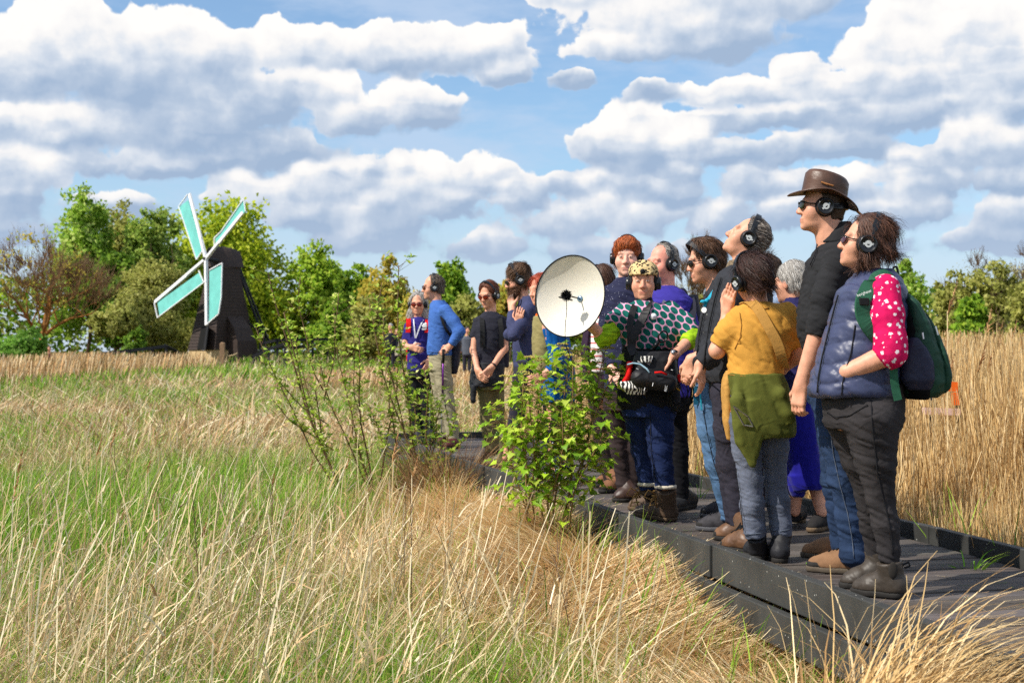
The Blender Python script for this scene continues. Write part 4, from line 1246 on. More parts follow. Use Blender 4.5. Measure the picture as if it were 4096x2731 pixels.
# ================================================================ figures: smooth implicit surfaces
class Field:
    """signed distance on a box grid; pieces are blended in and the surface is drawn off at the end"""
    def __init__(self, lo, hi, h, fine=(), hf=None):
        lo = np.asarray(lo, float); hi = np.asarray(hi, float)
        self.x = np.arange(lo[0], hi[0] + h, h if hf is None else hf); self.y = np.arange(lo[1], hi[1] + h, h if hf is None else hf)
        z = [lo[2]]
        while z[-1] < hi[2]:
            st = h
            for a, b in fine:
                if a - .01 <= z[-1] <= b: st = hf
            z.append(z[-1] + st)
        self.z = np.array(z)
        self.F = np.full((len(self.x), len(self.y), len(self.z)), .2, np.float32)

    def win(self, lo, hi):
        s = []
        for ax, a, b in zip((self.x, self.y, self.z), lo, hi):
            i = max(int(np.searchsorted(ax, a)) - 1, 0); j = min(int(np.searchsorted(ax, b)) + 1, len(ax))
            if j - i < 1: return None
            s.append(slice(i, j))
        return tuple(s)

    def xyz(self, s):
        return self.x[s[0]][:, None, None], self.y[s[1]][None, :, None], self.z[s[2]][None, None, :]

    def put(self, s, d, k, op):
        F = self.F[s]
        if op == 'sub':
            a, b = F, -d
            h = np.clip(.5 - .5 * (a - b) / k, 0, 1)
            self.F[s] = b * h + a * (1 - h) + k * h * (1 - h)
        else:
            h = np.clip(.5 + .5 * (F - d) / k, 0, 1)
            self.F[s] = F * (1 - h) + d * h - k * h * (1 - h)

    def cone(self, a, b, ra, rb, k=.02, sc=None, axis=None, flat0=False, flat1=False, op='add'):
        """round cone a-b; sc stretches it along axis; flat ends cut it square"""
        a = np.asarray(a, float); b = np.asarray(b, float); rm = max(ra, rb) * max(1, sc or 1) + k + .025
        s = self.win(np.minimum(a, b) - rm, np.maximum(a, b) + rm)
        if s is None: return
        X, Y, Z = self.xyz(s)
        qx, qy, qz = X - a[0], Y - a[1], Z - a[2]; ba = b - a
        if sc:
            n = unit(axis); f = (1 / sc - 1)
            dt = (qx * n[0] + qy * n[1] + qz * n[2]) * f
            qx, qy, qz = qx + dt * n[0], qy + dt * n[1], qz + dt * n[2]
            ba = ba + n * ba.dot(n) * f
        l2 = ba.dot(ba) + 1e-12
        t0 = (qx * ba[0] + qy * ba[1] + qz * ba[2]) / l2; t = np.clip(t0, 0, 1)
        d = np.sqrt((qx - ba[0] * t) ** 2 + (qy - ba[1] * t) ** 2 + (qz - ba[2] * t) ** 2) - (ra + (rb - ra) * t)
        if flat1: d = np.maximum(d, (t0 - 1) * math.sqrt(l2))
        if flat0: d = np.maximum(d, -t0 * math.sqrt(l2))
        self.put(s, d, k, op)

    def tube(self, pts, rad, k=.02, flat1=False, flat0=False, sc=None, axis=None):
        for i in range(len(pts) - 1):
            self.cone(pts[i], pts[i + 1], rad[i], rad[i + 1], k, sc, axis, flat0 and i == 0, flat1 and i == len(pts) - 2)

    def ell(self, c, r, R=None, k=.02, op='add'):
        c = np.asarray(c, float); r = np.asarray(r, float); m = r.max() + k + .025
        s = self.win(c - m, c + m)
        if s is None: return
        X, Y, Z = self.xyz(s); q = [X - c[0], Y - c[1], Z - c[2]]
        if R is not None:
            R = np.asarray(R)       # columns = local axes
            q = [q[0] * R[0, i] + q[1] * R[1, i] + q[2] * R[2, i] for i in range(3)]
        k0 = np.sqrt((q[0] / r[0]) ** 2 + (q[1] / r[1]) ** 2 + (q[2] / r[2]) ** 2)
        k1 = np.sqrt((q[0] / r[0] ** 2) ** 2 + (q[1] / r[1] ** 2) ** 2 + (q[2] / r[2] ** 2) ** 2) + 1e-6
        self.put(s, k0 * (k0 - 1) / k1, k, op)

    def loft(self, st, k=.02, p=2.2, op='add', round_=0.0):
        """stations (z, cx, cy, rx, ry) from bottom to top"""
        st = sorted(st); st = np.array(st, float)
        m = k + .03
        lo = (np.min(st[:, 1] - st[:, 3]) - m, np.min(st[:, 2] - st[:, 4]) - m, st[0, 0] - m)
        hi = (np.max(st[:, 1] + st[:, 3]) + m, np.max(st[:, 2] + st[:, 4]) + m, st[-1, 0] + m)
        s = self.win(lo, hi)
        if s is None: return
        X, Y, Z = self.xyz(s); z = np.clip(Z, st[0, 0], st[-1, 0])

        def ip(j):
            # smooth interpolation through the stations
            zz = z.ravel(); v = np.interp(zz, st[:, 0], st[:, j]); return v.reshape(z.shape)
        cx, cy, rx, ry = ip(1), ip(2), ip(3), ip(4)
        q = (np.abs((X - cx) / rx) ** p + np.abs((Y - cy) / ry) ** p) ** (1 / p)
        d = (q - 1) * np.minimum(rx, ry)
        dz = np.maximum(Z - st[-1, 0], st[0, 0] - Z)
        if round_:
            d = np.where(dz > 0, np.sqrt(np.maximum(d, 0) ** 2 + dz ** 2) + np.minimum(d, 0) * 0, d)
            d = np.maximum(d, dz)
        else:
            d = np.maximum(d, dz)
        self.put(s, d, k, op)

    def below(self, z):
        self.F = np.maximum(self.F, (z - self.z)[None, None, :].astype(np.float32))

    def mesh(self, smooth=1):
        F = self.F; ins = F < 0
        c = [ins[i:i + F.shape[0] - 1, j:j + F.shape[1] - 1, k:k + F.shape[2] - 1] for i in (0, 1) for j in (0, 1) for k in (0, 1)]
        allin = c[0].copy(); anyin = c[0].copy()
        for q in c[1:]: allin &= q; anyin |= q
        act = anyin & ~allin
        I = np.argwhere(act)
        if not len(I): return np.zeros((0, 3)), np.zeros((0, 4), int)
        idx = -np.ones(act.shape, np.int64); idx[act] = np.arange(len(I))
        cor = {}
        for a in (0, 1):
            for b in (0, 1):
                for d in (0, 1): cor[a, b, d] = F[I[:, 0] + a, I[:, 1] + b, I[:, 2] + d].astype(float)
        acc = np.zeros((len(I), 3)); cnt = np.zeros(len(I))
        for ax in range(3):
            for u in (0, 1):
                for v in (0, 1):
                    k0 = [u, v]; k0.insert(ax, 0); k1 = [u, v]; k1.insert(ax, 1)
                    f0, f1 = cor[tuple(k0)], cor[tuple(k1)]
                    m = (f0 < 0) != (f1 < 0)
                    t = np.where(m, f0 / np.where(m, f0 - f1, 1), 0)
                    p = np.tile(np.array(k0, float), (len(I), 1)); p[:, ax] += t
                    acc += p * m[:, None]; cnt += m
        p = acc / cnt[:, None]
        V = np.empty((len(I), 3))
        for ax, A in enumerate((self.x, self.y, self.z)):
            i = I[:, ax]; V[:, ax] = A[i] + p[:, ax] * (A[i + 1] - A[i])
        Qs = []
        for ax in range(3):
            sl0 = [slice(None)] * 3; sl1 = [slice(None)] * 3; sl0[ax] = slice(0, -1); sl1[ax] = slice(1, None)
            a, b = ins[tuple(sl0)], ins[tuple(sl1)]
            ch = np.argwhere(a != b)
            o1, o2 = [(1, 2), (2, 0), (0, 1)][ax]
            ok = (ch[:, o1] > 0) & (ch[:, o2] > 0) & (ch[:, o1] < F.shape[o1] - 1) & (ch[:, o2] < F.shape[o2] - 1)
            ch = ch[ok]
            e1 = np.zeros(3, int); e1[o1] = 1; e2 = np.zeros(3, int); e2[o2] = 1
            q = [idx[tuple((ch - d).T)] for d in (e1 + e2, e2, 0 * e1, e1)]
            q = np.stack(q, 1)
            flip = a[tuple(ch.T)]
            q = np.where(flip[:, None], q, q[:, ::-1])
            Qs.append(q)
        Q = np.concatenate(Qs); Q = Q[(Q >= 0).all(1)]
        for _ in range(smooth):
            A = np.zeros_like(V); n = np.zeros(len(V))
            for i in range(4):
                j = (i + 1) % 4
                np.add.at(A, Q[:, i], V[Q[:, j]]); np.add.at(A, Q[:, j], V[Q[:, i]])
                n += np.bincount(Q[:, i], minlength=len(V)) + np.bincount(Q[:, j], minlength=len(V))
            V = V * .5 + A / np.maximum(n, 1)[:, None] * .5
        return V, Q


def normals(V, Q):
    n = np.cross(V[Q[:, 2]] - V[Q[:, 0]], V[Q[:, 3]] - V[Q[:, 1]])
    N_ = np.zeros_like(V)
    for i in range(4): np.add.at(N_, Q[:, i], n)
    return N_ / (np.linalg.norm(N_, axis=1)[:, None] + 1e-12)


def creases(V, Q, amp, freq=(9, 9, 26), seed=0, slant=.35):
    """pushes cloth in and out in soft folds"""
    if amp <= 0: return V
    n = normals(V, Q)
    w = V.copy(); w[:, 2] += slant * w[:, 0]
    w = w + .06 * (np.stack([vnoise(V * 5, seed + i) for i in range(3)], 1) - .5)
    f = fbm(w * np.asarray(freq), 3, seed)
    f = (np.abs(f - .5) * 2) ** .8          # ridged: sharp creases between soft pads
    return V + n * (amp * (f - .35))[:, None]


# ---------------------------------------------------------------- shared materials of the figures
skinm = mat('skin', attr=True, var=.13, vscale=34, rough=.5, spec=.35, bump=.25, bscale=90)
MATS['skin'].node_tree.nodes['Principled BSDF'].inputs['Subsurface Weight'].default_value = .0
hairm = mat('hair', attr=True, var=.0, rough=.55, spec=.35)
blackm = mat('headphone_black', srgb(24, 25, 28), var=.05, rough=.28, spec=.5)
padm = mat('headphone_pad', srgb(20, 20, 22), var=.1, rough=.7)
embm = mat('emblem_pale', srgb(196, 200, 200), var=.03, rough=.4)
lensm = mat('dark_lens', srgb(26, 20, 18), var=.0, rough=.08, spec=.6)
redlens = mat('red_lens', srgb(120, 34, 20), var=.0, rough=.1, spec=.6)
framem = mat('spectacle_frame', srgb(20, 20, 22), var=.0, rough=.35)
solem = mat('sole_rubber', srgb(44, 42, 40), var=.15, vscale=20, rough=.85)


def cloth(name, rgb, var=.12, rough=.9, spec=.12, bump=.35, bscale=260, sheen=.0, vscale=10, stretch=(1, 1, 1), wsc=11):
    return mat(name, srgb(*rgb), var=var, vscale=vscale, rough=rough, spec=spec, bump=bump, bscale=bscale, sheen=sheen, stretch=stretch, wrinkle=.55, wscale=wsc)


def denim(name, rgb):
    return mat(name, srgb(*rgb), var=.28, vscale=7, rough=.9, spec=.1, bump=.4, bscale=300, stretch=(1.6, 1.6, .7), wrinkle=.6, wscale=15)


def frame_of(f, up=(0, 0, 1)):
    f = unit(f); s = unit(np.cross(f, up)); u = np.cross(s, f)
    return np.stack([s, f, u], 1)          # columns: right hand side, forward, up


SKIN = np.array(srgb(232, 170, 140)); LIP = np.array(srgb(196, 112, 100)); RED = np.array(srgb(224, 132, 108))


class Person:
    def __init__(s, label, D, h=.007, hf=.0045, skin=(226, 164, 134), group='visitors listening on the boardwalk'):
        s.D = D; s.h = h; s.hf = hf; s.label = label; s.skin = np.array(srgb(*skin)); s.group = group
        s.arms = []; s.legs = []; s.torso = None; s.heads = None; s.kids = []; s.hands = []; s.k = D / FPX
        s.garm = []

    def p(s, x, y, dd=0.0): return P(x, y, s.D + dd)

    def st(s, rows, dcen=0.0):
        """silhouette rows (y, x left, x right, half depth[, depth offset]) into loft stations"""
        out = []
        for r in rows:
            y, xl, xr, hd = r[:4]; dd = (r[4] if len(r) > 4 else 0) + dcen
            D = s.D + dd
            a, b = P(xl, y, D), P(xr, y, D)
            out.append((a[2], (a[0] + b[0]) / 2, D, (b[0] - a[0]) / 2, hd))
        return out

    # ---- pose
    def head(s, x, y, f, up=(0, 0, 1), size=1.0, dd=0.0, neck=None, neck_r=.052):
        """x, y: middle of the head between the ears"""
        s.hc = s.p(x, y, dd); s.hR = frame_of(f, up); s.hs = size
        s.neck = s.p(*neck) if neck is not None else s.hc + np.array([0, 0, -.2])
        s.neck_r = neck_r

    def H(s, a, b, c): return s.hc + s.hR @ (np.array([a, b, c]) * s.hs)

    def arm(s, pts, rad=(.048, .038, .026), hand=None):
        """shoulder, elbow, wrist; hand = dict(to=px of the finger tips, palm=vector, curl)"""
        q = [s.p(*t) for t in pts]
        s.arms.append((q, rad))
        if hand:
            s.hands.append((q[-1], unit(s.p(*hand['to']) - q[-1]), unit(hand['palm']), hand.get('curl', .5), hand.get('thumb', 1), hand.get('size', 1.0)))

    def leg(s, hip, knee, ankle, toe, heel=None, rad=(.066, .042, .030)):
        s.legs.append(([s.p(*hip), s.p(*knee), s.p(*ankle)], rad, toe, heel))

    # ---- the body itself
    def build(s, base, body_torso):
        pts = [s.hc + (0, 0, .15), s.hc - (0, 0, .15)] + [q for a, _ in s.arms for q in a] + [q for l in s.legs for q in l[0]]
        pts = np.array(pts); lo = pts.min(0) - .16; hi = pts.max(0) + .16
        lo[2] = min(lo[2], .0)
        s.lo, s.hi = lo, hi
        fine = [(s.hc[2] - .16, s.hc[2] + .16)] + [(w[2] - .16, w[2] + .16) for w, *_ in s.hands]
        F = Field(lo, hi, s.h * 1.6, fine, s.hf)
        F.loft([(z, cx, cy, rx * .86, ry * (.66 if i == 0 else .82)) for i, (z, cx, cy, rx, ry) in enumerate(s.st(body_torso))], .03)
        for q, r in s.arms: F.tube(q, r, .025)
        for q, r, toe, heel in s.legs: F.tube(q, r, .03)
        # neck
        F.cone(s.neck + (0, 0, -.06), s.H(0, -.02, -.05), s.neck_r * 1.12, s.neck_r * .98, .03)
        e = lambda c, r, k=.02, op='add': F.ell(s.H(*c), np.array(r) * s.hs, s.hR, k, op)
        e((0, -.012, .042), (.074, .093, .083), .01)
        e((0, .030, -.030), (.063, .062, .085), .03)
        e((0, .040, -.078), (.051, .044, .036), .025)
        e((0, .076, -.100), (.020, .017, .016), .02)
        e((.042, .056, -.032), (.028, .030, .032), .025); e((-.042, .056, -.032), (.028, .030, .032), .025)
        e((.031, .104, .003), (.017, .013, .011), .012, 'sub'); e((-.031, .104, .003), (.017, .013, .011), .012, 'sub')
        c = lambda a, b, ra, rb, k=.012: F.cone(s.H(*a), s.H(*b), ra * s.hs, rb * s.hs, k)
        c((-.040, .082, .024), (.040, .082, .024), .011, .011, .015)
        c((0, .088, .010), (0, .109, -.032), .008, .0118, .012)
        e((.012, .100, -.036), (.009, .012, .008), .008); e((-.012, .100, -.036), (.009, .012, .008), .008)
        c((-.020, .090, -.063), (.020, .090, -.063), .0065, .0065, .008)
        c((-.016, .088, -.076), (.016, .088, -.076), .0075, .0075, .008)
        for sg in (1, -1):
            e((sg * .030, .082, .003), (.0145, .0125, .012), .006)
            e((sg * .076, -.006, -.008), (.010, .022, .033), .008)
        for (wr, d, pn, curl, th, sz) in s.hands: s._hand(F, wr, d, pn, curl, th, sz)
        V, Q = F.mesh(1)
        col = np.tile(s.skin, (len(V), 1)); L = ((V - s.hc) @ s.hR) / s.hs
        d = fbm(V * 28, 2, 5)[:, None]; col = col * (.94 + .12 * d)

        def dab(cen, rad, c_, a):
            w = np.exp(-(((L - np.array(cen)) / np.array(rad)) ** 2).sum(1) * 1.6)[:, None] * a
            return col * (1 - w) + np.array(c_) * w
        col = dab((0, .095, -.070), (.024, .016, .012), LIP * s.skin / SKIN, .85)
        col = dab((.045, .07, -.025), (.025, .03, .022), RED * s.skin / SKIN, .5); col = dab((-.045, .07, -.025), (.025, .03, .022), RED * s.skin / SKIN, .5)
        col = dab((0, .115, -.03), (.016, .02, .016), RED * s.skin / SKIN, .55)
        for sg in (1, -1):
            col = dab((sg * .032, .094, .026), (.017, .012, .005), getattr(s, 'brow', srgb(70, 50, 38)), .75)
            col = dab((sg * .030, .092, .004), (.012, .008, .0045), srgb(92, 66, 56), .75)
            col = dab((sg * .076, -.01, -.01), (.02, .025, .03), RED * s.skin / SKIN, .4)
        if getattr(s, 'beard', None) is not None:
            bc, ba = s.beard
            m = (sstep(-.028, -.055, L[:, 2]) * sstep(-.01, .03, L[:, 1]) * sstep(-.16, -.12, L[:, 2]))[:, None] * ba
            col = col * (1 - m) + np.array(srgb(*bc)) * m
        s.o = np_mesh('person', V, Q, skinm, col=np.clip(col, .004, 1), origin=np.asarray(base, float))
        tag(s.o, s.label, 'person', s.group)
        s.base = np.asarray(base, float)
        return s.o

    def _hand(s, F, w, d, n, curl, th, sz):
        n = unit(n - d * n.dot(d)); t = np.cross(d, n) * th          # t: towards the thumb
        L = .175 * sz
        pc = w + d * L * .27
        F.cone(w - d * .01, w + d * L * .12, .024 * sz, .026 * sz, .015, 1.25, t)
        for q in (-.028, -.010, .010, .028):
            F.cone(w + d * L * .10 + t * q * .7 * sz, w + d * L * .50 + t * q * sz, .0145 * sz, .0125 * sz, .014)
        for i, (q, ln) in enumerate(((.030, .42), (.0105, .47), (-.0095, .44), (-.028, .35))):
            p = w + d * L * .50 + t * q * sz; a = .12 + curl * .25; dd = d
            spread = t * q * (1.2 if curl < .4 else .3)
            for j, f in enumerate((.46, .30, .24)):
                dir_ = unit(d * math.cos(a) + n * math.sin(a) + spread)
                e = p + dir_ * ln * L * f
                F.cone(p, e, (.0088 - .0008 * j) * sz, (.0084 - .001 * j) * sz, .004)
                p = e; a += curl * (.95 - .1 * i * 0)
        # thumb leaves the side of the palm
        p = w + d * L * .14 + t * .026 * sz; q = p + unit(t * .8 + d * .75 + n * .3) * .042 * sz
        F.cone(p, q, .0145 * sz, .0115 * sz, .012)
        r_ = q + unit(t * .25 + d * .9 + n * (.3 + curl * .5)) * .032 * sz; F.cone(q, r_, .0105 * sz, .0095 * sz, .005)
        u = r_ + unit(d * .9 + n * (.3 + curl)) * .024 * sz; F.cone(r_, u, .0095 * sz, .008 * sz, .004)

    # ---- garments
    def wear(s, name, m, lofts=(), tubes=(), cones=(), k=.025, h=None, fold=.006, freq=(9, 9, 26), seed=0, flatuv=False, floor=None, parent=None, sub=(), label=None, p=2.2, slant=.35, ells=(), col=None, smooth=1):
        """lofts: silhouette rows; tubes: (points px, radii px, flat end?)"""
        lo = s.lo - .12; hi = s.hi + .12
        pts = []
        L_ = [s.st(r) for r in lofts]
        for st in L_:
            for (z, cx, cy, rx, ry) in st: pts += [(cx - rx, cy - ry, z), (cx + rx, cy + ry, z)]
        T_ = []
        for t in tubes:
            q = [np.asarray(v) if isinstance(v, np.ndarray) else s.p(*v) for v in t[0]]; r = [v * s.k for v in t[1]]
            T_.append((q, r) + tuple(t[2:]))
            for a, b in zip(q, r): pts += [a - b, a + b]
        for e in ells: pts += [e[0] - max(e[1]), e[0] + max(e[1])]
        pts = np.array(pts); lo = pts.min(0) - .05; hi = pts.max(0) + .05
        F = Field(lo, hi, h or s.h)
        for st in L_: F.loft(st, k, p)
        for t in T_: F.tube(t[0], t[1], k, flat1=(len(t) > 2 and bool(t[2])), flat0=(len(t) > 3 and bool(t[3])))
        for e in ells: F.ell(e[0], e[1], e[2] if len(e) > 2 else None, k)
        for (c, r, R) in sub: F.ell(c, r, R, .008, 'sub')
        if floor is not None: F.below(floor)
        V, Q = F.mesh(smooth)
        if not len(V): print('EMPTY garment', s.label, name); return None
        V = creases(V, Q, fold, freq, seed + len(s.garm), slant)
        s.garm.append(name)
        uv = None
        if flatuv: uv = V - s.base
        c = col(V) if col else None
        o = np_mesh(name, V, Q, m, parent or s.o, uv=uv, col=c)
        if label: o['label'] = label
        return o

    def shoe(s, heel, toe, ankle, m, name='shoe', w=.047, top=None, sole=solem, hgt_=.11, th=.028, laces=False, topr=.052):
        """heel, toe: px on the deck; ankle world point; boots have a shaft up to top (world z)"""
        a = G(*heel); b = G(*toe); z0 = th
        d = unit(b - a); L = np.linalg.norm(b - a); n = np.array([-d[1], d[0], 0])
        if L > .36: b = a + d * .36; L = .36
        lo = np.minimum(np.minimum(a, b), ankle) - .1; hi = np.maximum(np.maximum(a, b), ankle) + .12; lo[2] = -.02
        tz = (top if top else .11); hi[2] = tz + .05
        F = Field(lo, hi, .006 if s.D < 10 else .008)
        F.cone(a + d * .035 + (0, 0, z0 + .02), a + d * L * .62 + (0, 0, z0 + .012), w * .92, w * 1.02, .03)
        F.cone(a + d * L * .62 + (0, 0, z0 + .008), b - d * .045 + (0, 0, z0 + .002), w * 1.0, w * .84, .03)
        F.cone(a + d * .05 + (0, 0, z0 + .03), np.array([ankle[0], ankle[1], tz]), w * 1.0, topr, .04, flat1=True)
        F.cone(a + d * L * .34 + (0, 0, z0 + .055), a + d * L * .60 + (0, 0, z0 + .03), w * .8, w * .62, .03)
        F.below(z0 - .004)
        V, Q = F.mesh(1)
        V = creases(V, Q, .004, (26, 26, 40), 3)
        o = np_mesh(name, V, Q, m, s.o)
        if laces:
            mb = MB(); rel = V - a; al = rel @ d; la_ = rel @ n
            for i in range(5):
                t_ = L * (.40 + .065 * i); pts = []
                for w_ in (-.026, -.013, 0, .013, .026):
                    k = np.argmin((al - t_) ** 2 + (la_ - w_ - .006 * (-1) ** i * w_ / .026) ** 2 - .25 * np.maximum(rel[:, 2], 0) ** 2); pts.append(V[k] + (0, 0, .003))
                mb.tube(pts, .0032, 5)
            mb.build('laces', padm, o, smooth=True)
            # rubber rand round the toe
            F = Field(lo, hi, .006)
            F.cone(a + d * L * .62 + (0, 0, z0 + .008), b - d * .045 + (0, 0, z0 + .002), w * 1.03, w * .90, .02, flat0=True)
            F.F = np.maximum(F.F, (F.z - (z0 + .022))[None, None, :].astype(np.float32)); F.below(z0 - .002)
            Vr, Qr = F.mesh(1)
            if len(Vr): np_mesh('toe_rand', Vr, Qr, solem, o)
        F = Field(lo, hi, .006 if s.D < 10 else .008)
        F.cone(a + d * .04 + (0, 0, .02), a + d * L * .6 + (0, 0, .02), w * .98, w * 1.08, .02); F.cone(a + d * L * .6 + (0, 0, .02), b - d * .042 + (0, 0, .02), w * 1.08, w * .92, .02)
        F.F = np.maximum(F.F, np.abs(F.z - th * .5)[None, None, :].astype(np.float32) - th * .5)
        V, Q = F.mesh(0); so_ = np_mesh('sole', V, Q, sole, o, smooth=False)
        return o

    # ---- hair
    def hair(s, rgb, style='short', n=2600, ln=.05, wd=.0022, t=.012, curl=.4, seed=1, front=.062, low=-.02, extra=(), jit=.22, grey=None, back_low=-.06, flow=(0, -.5, -.8), lift=.5, cut=None):
        """a cap over the skull, open at the face, and strands over it"""
        lo = s.hc - .26; hi = s.hc + .26
        F = Field(lo, hi, .006)
        e = lambda c, r, k=.02, op='add': F.ell(s.H(*c), np.array(r) * s.hs, s.hR, k, op)
        e((0, -.014, .044), (.075 + t, .093 + t, .084 + t), .01)
        e((0, -.045, -.02), (.066 + t, .06 + t, .075 + t), .03)
        for (c, r, op) in extra: e(c, r, .02, op)
        # opens at the face
        X, Y, Z = F.x[:, None, None] - s.hc[0], F.y[None, :, None] - s.hc[1], F.z[None, None, :] - s.hc[2]
        la, lb, lc = [(X * s.hR[0, i] + Y * s.hR[1, i] + Z * s.hR[2, i]) / s.hs for i in range(3)]
        line = front - .9 * np.maximum(.055 - lc, 0)           # hair line runs back below the temples
        line = np.maximum(line, cut if cut is not None else .005 - 0 * lc)
        d = np.maximum(lb - line, (low + (back_low - low) * sstep(.0, -.05, lb)) - lc)
        F.F = np.maximum(F.F, (d * s.hs).astype(np.float32))
        for (c, r, op) in extra:
            if op == 'after': e(c, r, .02)
        V, Q = F.mesh(1)
        if not len(V): return
        nr = normals(V, Q)
        V = V + nr * ((fbm(V * np.array([40, 40, 26]), 3, seed) - .5) * .022)[:, None]
        base = np.array(srgb(*rgb))
        pal = np.array([base * f for f in (.55, .8, 1, 1.25, 1.55)])
        if grey is not None: pal = np.concatenate([pal, [np.array(srgb(*grey))] * 2])
        col = np.tile(base * .62, (len(V), 1))
        o = np_mesh('hair', V, Q, hairm, s.o, col=np.clip(col, .003, 1))
        r = np.random.default_rng(seed)
        i = r.integers(0, len(V), n)
        P0 = V[i]; N0 = nr[i]
        fl = s.hR @ np.asarray(flow, float)
        T = fl[None, :] - N0 * (N0 @ fl)[:, None]; T /= np.linalg.norm(T, axis=1)[:, None] + 1e-6
        sg = 6; pts = [P0]
        lock = np.stack([fbm(P0 * 22, 2, seed + 40 + q) for q in range(3)], 1) * 2 - 1
        lock2 = np.stack([fbm(P0 * 22 + 9, 2, seed + 50 + q) for q in range(3)], 1) * 2 - 1
        dr = T + N0 * lift * r.uniform(.1, .8, (n, 1)) + lock * curl * 1.6 + r.normal(0, curl * .16, (n, 3))
        L_ = ln * r.uniform(.5, 1.25, n)[:, None]
        for k in range(sg):
            dr = dr / (np.linalg.norm(dr, axis=1)[:, None] + 1e-6)
            pts.append(pts[-1] + dr * L_ / sg)
            wv = math.sin(1.3 * k + 1)
            dr = dr + (lock2 * curl * 1.5 * wv) - N0 * lift * .30 + np.array([0, 0, -.10]) + r.normal(0, curl * .14, (n, 3)) - (0 if k else 0)
        sd = np.cross(T, N0) + r.normal(0, .3, (n, 3)); sd /= np.linalg.norm(sd, axis=1)[:, None]
        A = np.stack(pts, 1); W = (wd * r.uniform(.6, 1.4, n))[:, None, None] * np.linspace(1, .35, sg + 1)[None, :, None] * sd[:, None, :] / 2
        VV = np.stack([A - W, A + W], 2).reshape(-1, 3)
        b = (np.arange(n) * (sg + 1) * 2)[:, None]; kk = np.arange(sg)[None, :] * 2
        QQ = np.stack([b + kk, b + kk + 1, b + kk + 3, b + kk + 2], -1).reshape(-1, 4)
        cc = pal[r.integers(0, len(pal), n)] * (1 + r.normal(0, jit * .6, (n, 1)))
        np_mesh('strands', VV, QQ, hairm, o, col=np.repeat(np.clip(cc, .003, 1), (sg + 1) * 2, 0))
        return o

    # ---- things worn
    def glasses(s, lens=lensm, drop=0.0, tint=None, big=1.0):
        m = MB()
        for sg in (1, -1):
            c = s.H(sg * .033, .101, -.002 - drop); R = s.hR @ np.array(Matrix.Rotation(sg * -.28, 3, 'Z'))
            m.ell(c, np.array((.027, .005, .021)) * s.hs * big, R, 14, 8)
        g = m.build('sunglasses', lens, s.o, smooth=True)
        f = MB()
        for sg in (1, -1):
            f.tube([s.H(sg * .012, .108, .008), s.H(sg * .034, .106, .017), s.H(sg * .056, .094, .012), s.H(sg * .064, .078, .006), s.H(sg * .079, .02, .006), s.H(sg * .080, -.01, .002)], [.0028, .003, .003, .003, .0026, .0024], 6)
        f.tube([s.H(-.014, .110, .007), s.H(.014, .110, .007)], .0026, 6)
        f.build('frame', framem, g, smooth=True)

    def phones(s, label, tilt=0.0, r=.040, grp='headphones worn by the visitors', out=.083, band_r=.124, low=-.006, fwd=0.0):
        """headphones: two cups, cushions, emblems and a band over the head (tilt leans the band forward)"""
        t = thing('headphones', s.H(0, 0, .12), label, 'headphones', grp)
        ax = s.hR[:, 0]
        for sg in (1, -1):
            c = s.H(sg * out, fwd - .002, low)
            m = MB(); a = ax * sg
            m.lathe(c, a, [(0, -.012), (r * .95, -.012), (r * 1.02, -.004), (r * 1.02, .010), (r * .94, .019), (r * .84, .022), (r * .80, .0195), (0, .021)], 26)
            cup = m.build('ear_cup', blackm, t, smooth=True)
            m = MB(); m.lathe(c - a * .013, a, [(r * .98 + .008 * math.cos(q), .009 * math.sin(q)) for q in np.linspace(0, 2 * math.pi, 10, endpoint=False)], 24, closed=True)
            m.build('cushion', padm, cup, smooth=True)
            m = MB()
            e0 = c + a * .0216
            m.lathe(e0, a, [(r * .17, 0), (r * .17, .0012), (r * .38, .0012), (r * .38, 0)], 22, closed=True)
            u = s.hR[:, 2]; v = s.hR[:, 1]; v, u = v * math.cos(tilt * .5) + u * math.sin(tilt * .5), u * math.cos(tilt * .5) - v * math.sin(tilt * .5)
            RR = np.stack([v, u, a], 1)
            m.box(e0 + u * r * .09 + a * .0006, (r * .36, r * .19, .0010), RR)
            for q in (-1, 1): m.box(e0 + v * q * r * .46 + a * .0005, (r * .17, r * .22, .0012), RR)
            m.build('emblem', embm, cup)
            # yoke
            m = MB()
            up = math.cos(tilt) * s.hR[:, 2] + math.sin(tilt) * s.hR[:, 1]
            m.bar(c + a * .006 + up * r * .9, c + a * .004 + up * (r + .034), .013, .007, side=s.hR[:, 1])
            m.build('yoke', blackm, t, bevel=.002)
        up = math.cos(tilt) * s.hR[:, 2] + math.sin(tilt) * s.hR[:, 1]
        pts = []
        c0 = s.H(0, fwd, low)
        for q in np.linspace(-1, 1, 17):
            an = q * 1.60
            pts.append(c0 + ax * math.sin(an) * (out + .006) * s.hs * (1 if abs(q) < .9 else 1) + up * (max(math.cos(an), -.05) * (band_r + .014) * s.hs + .0))
        m = MB(); side = np.cross(ax, up)
        n = len(pts); vs = []
        for i, p in enumerate(pts):
            d = unit(pts[min(i + 1, n - 1)] - pts[max(i - 1, 0)]); nn = unit(np.cross(d, side))
            wd = .012 if abs(i - 8) > 5 else .015; th = .0035 if abs(i - 8) > 5 else .006
            vs += [p - side * wd - nn * th, p + side * wd - nn * th, p + side * wd + nn * th, p - side * wd + nn * th]
        fs = []
        for i in range(n - 1):
            for j in range(4): fs.append((i * 4 + j, i * 4 + (j + 1) % 4, (i + 1) * 4 + (j + 1) % 4, (i + 1) * 4 + j))
        fs += [(3, 2, 1, 0), tuple((n - 1) * 4 + j for j in range(4))]
        m.add(vs, fs); m.build('headband', blackm, t, smooth=False, bevel=.002)
        return t


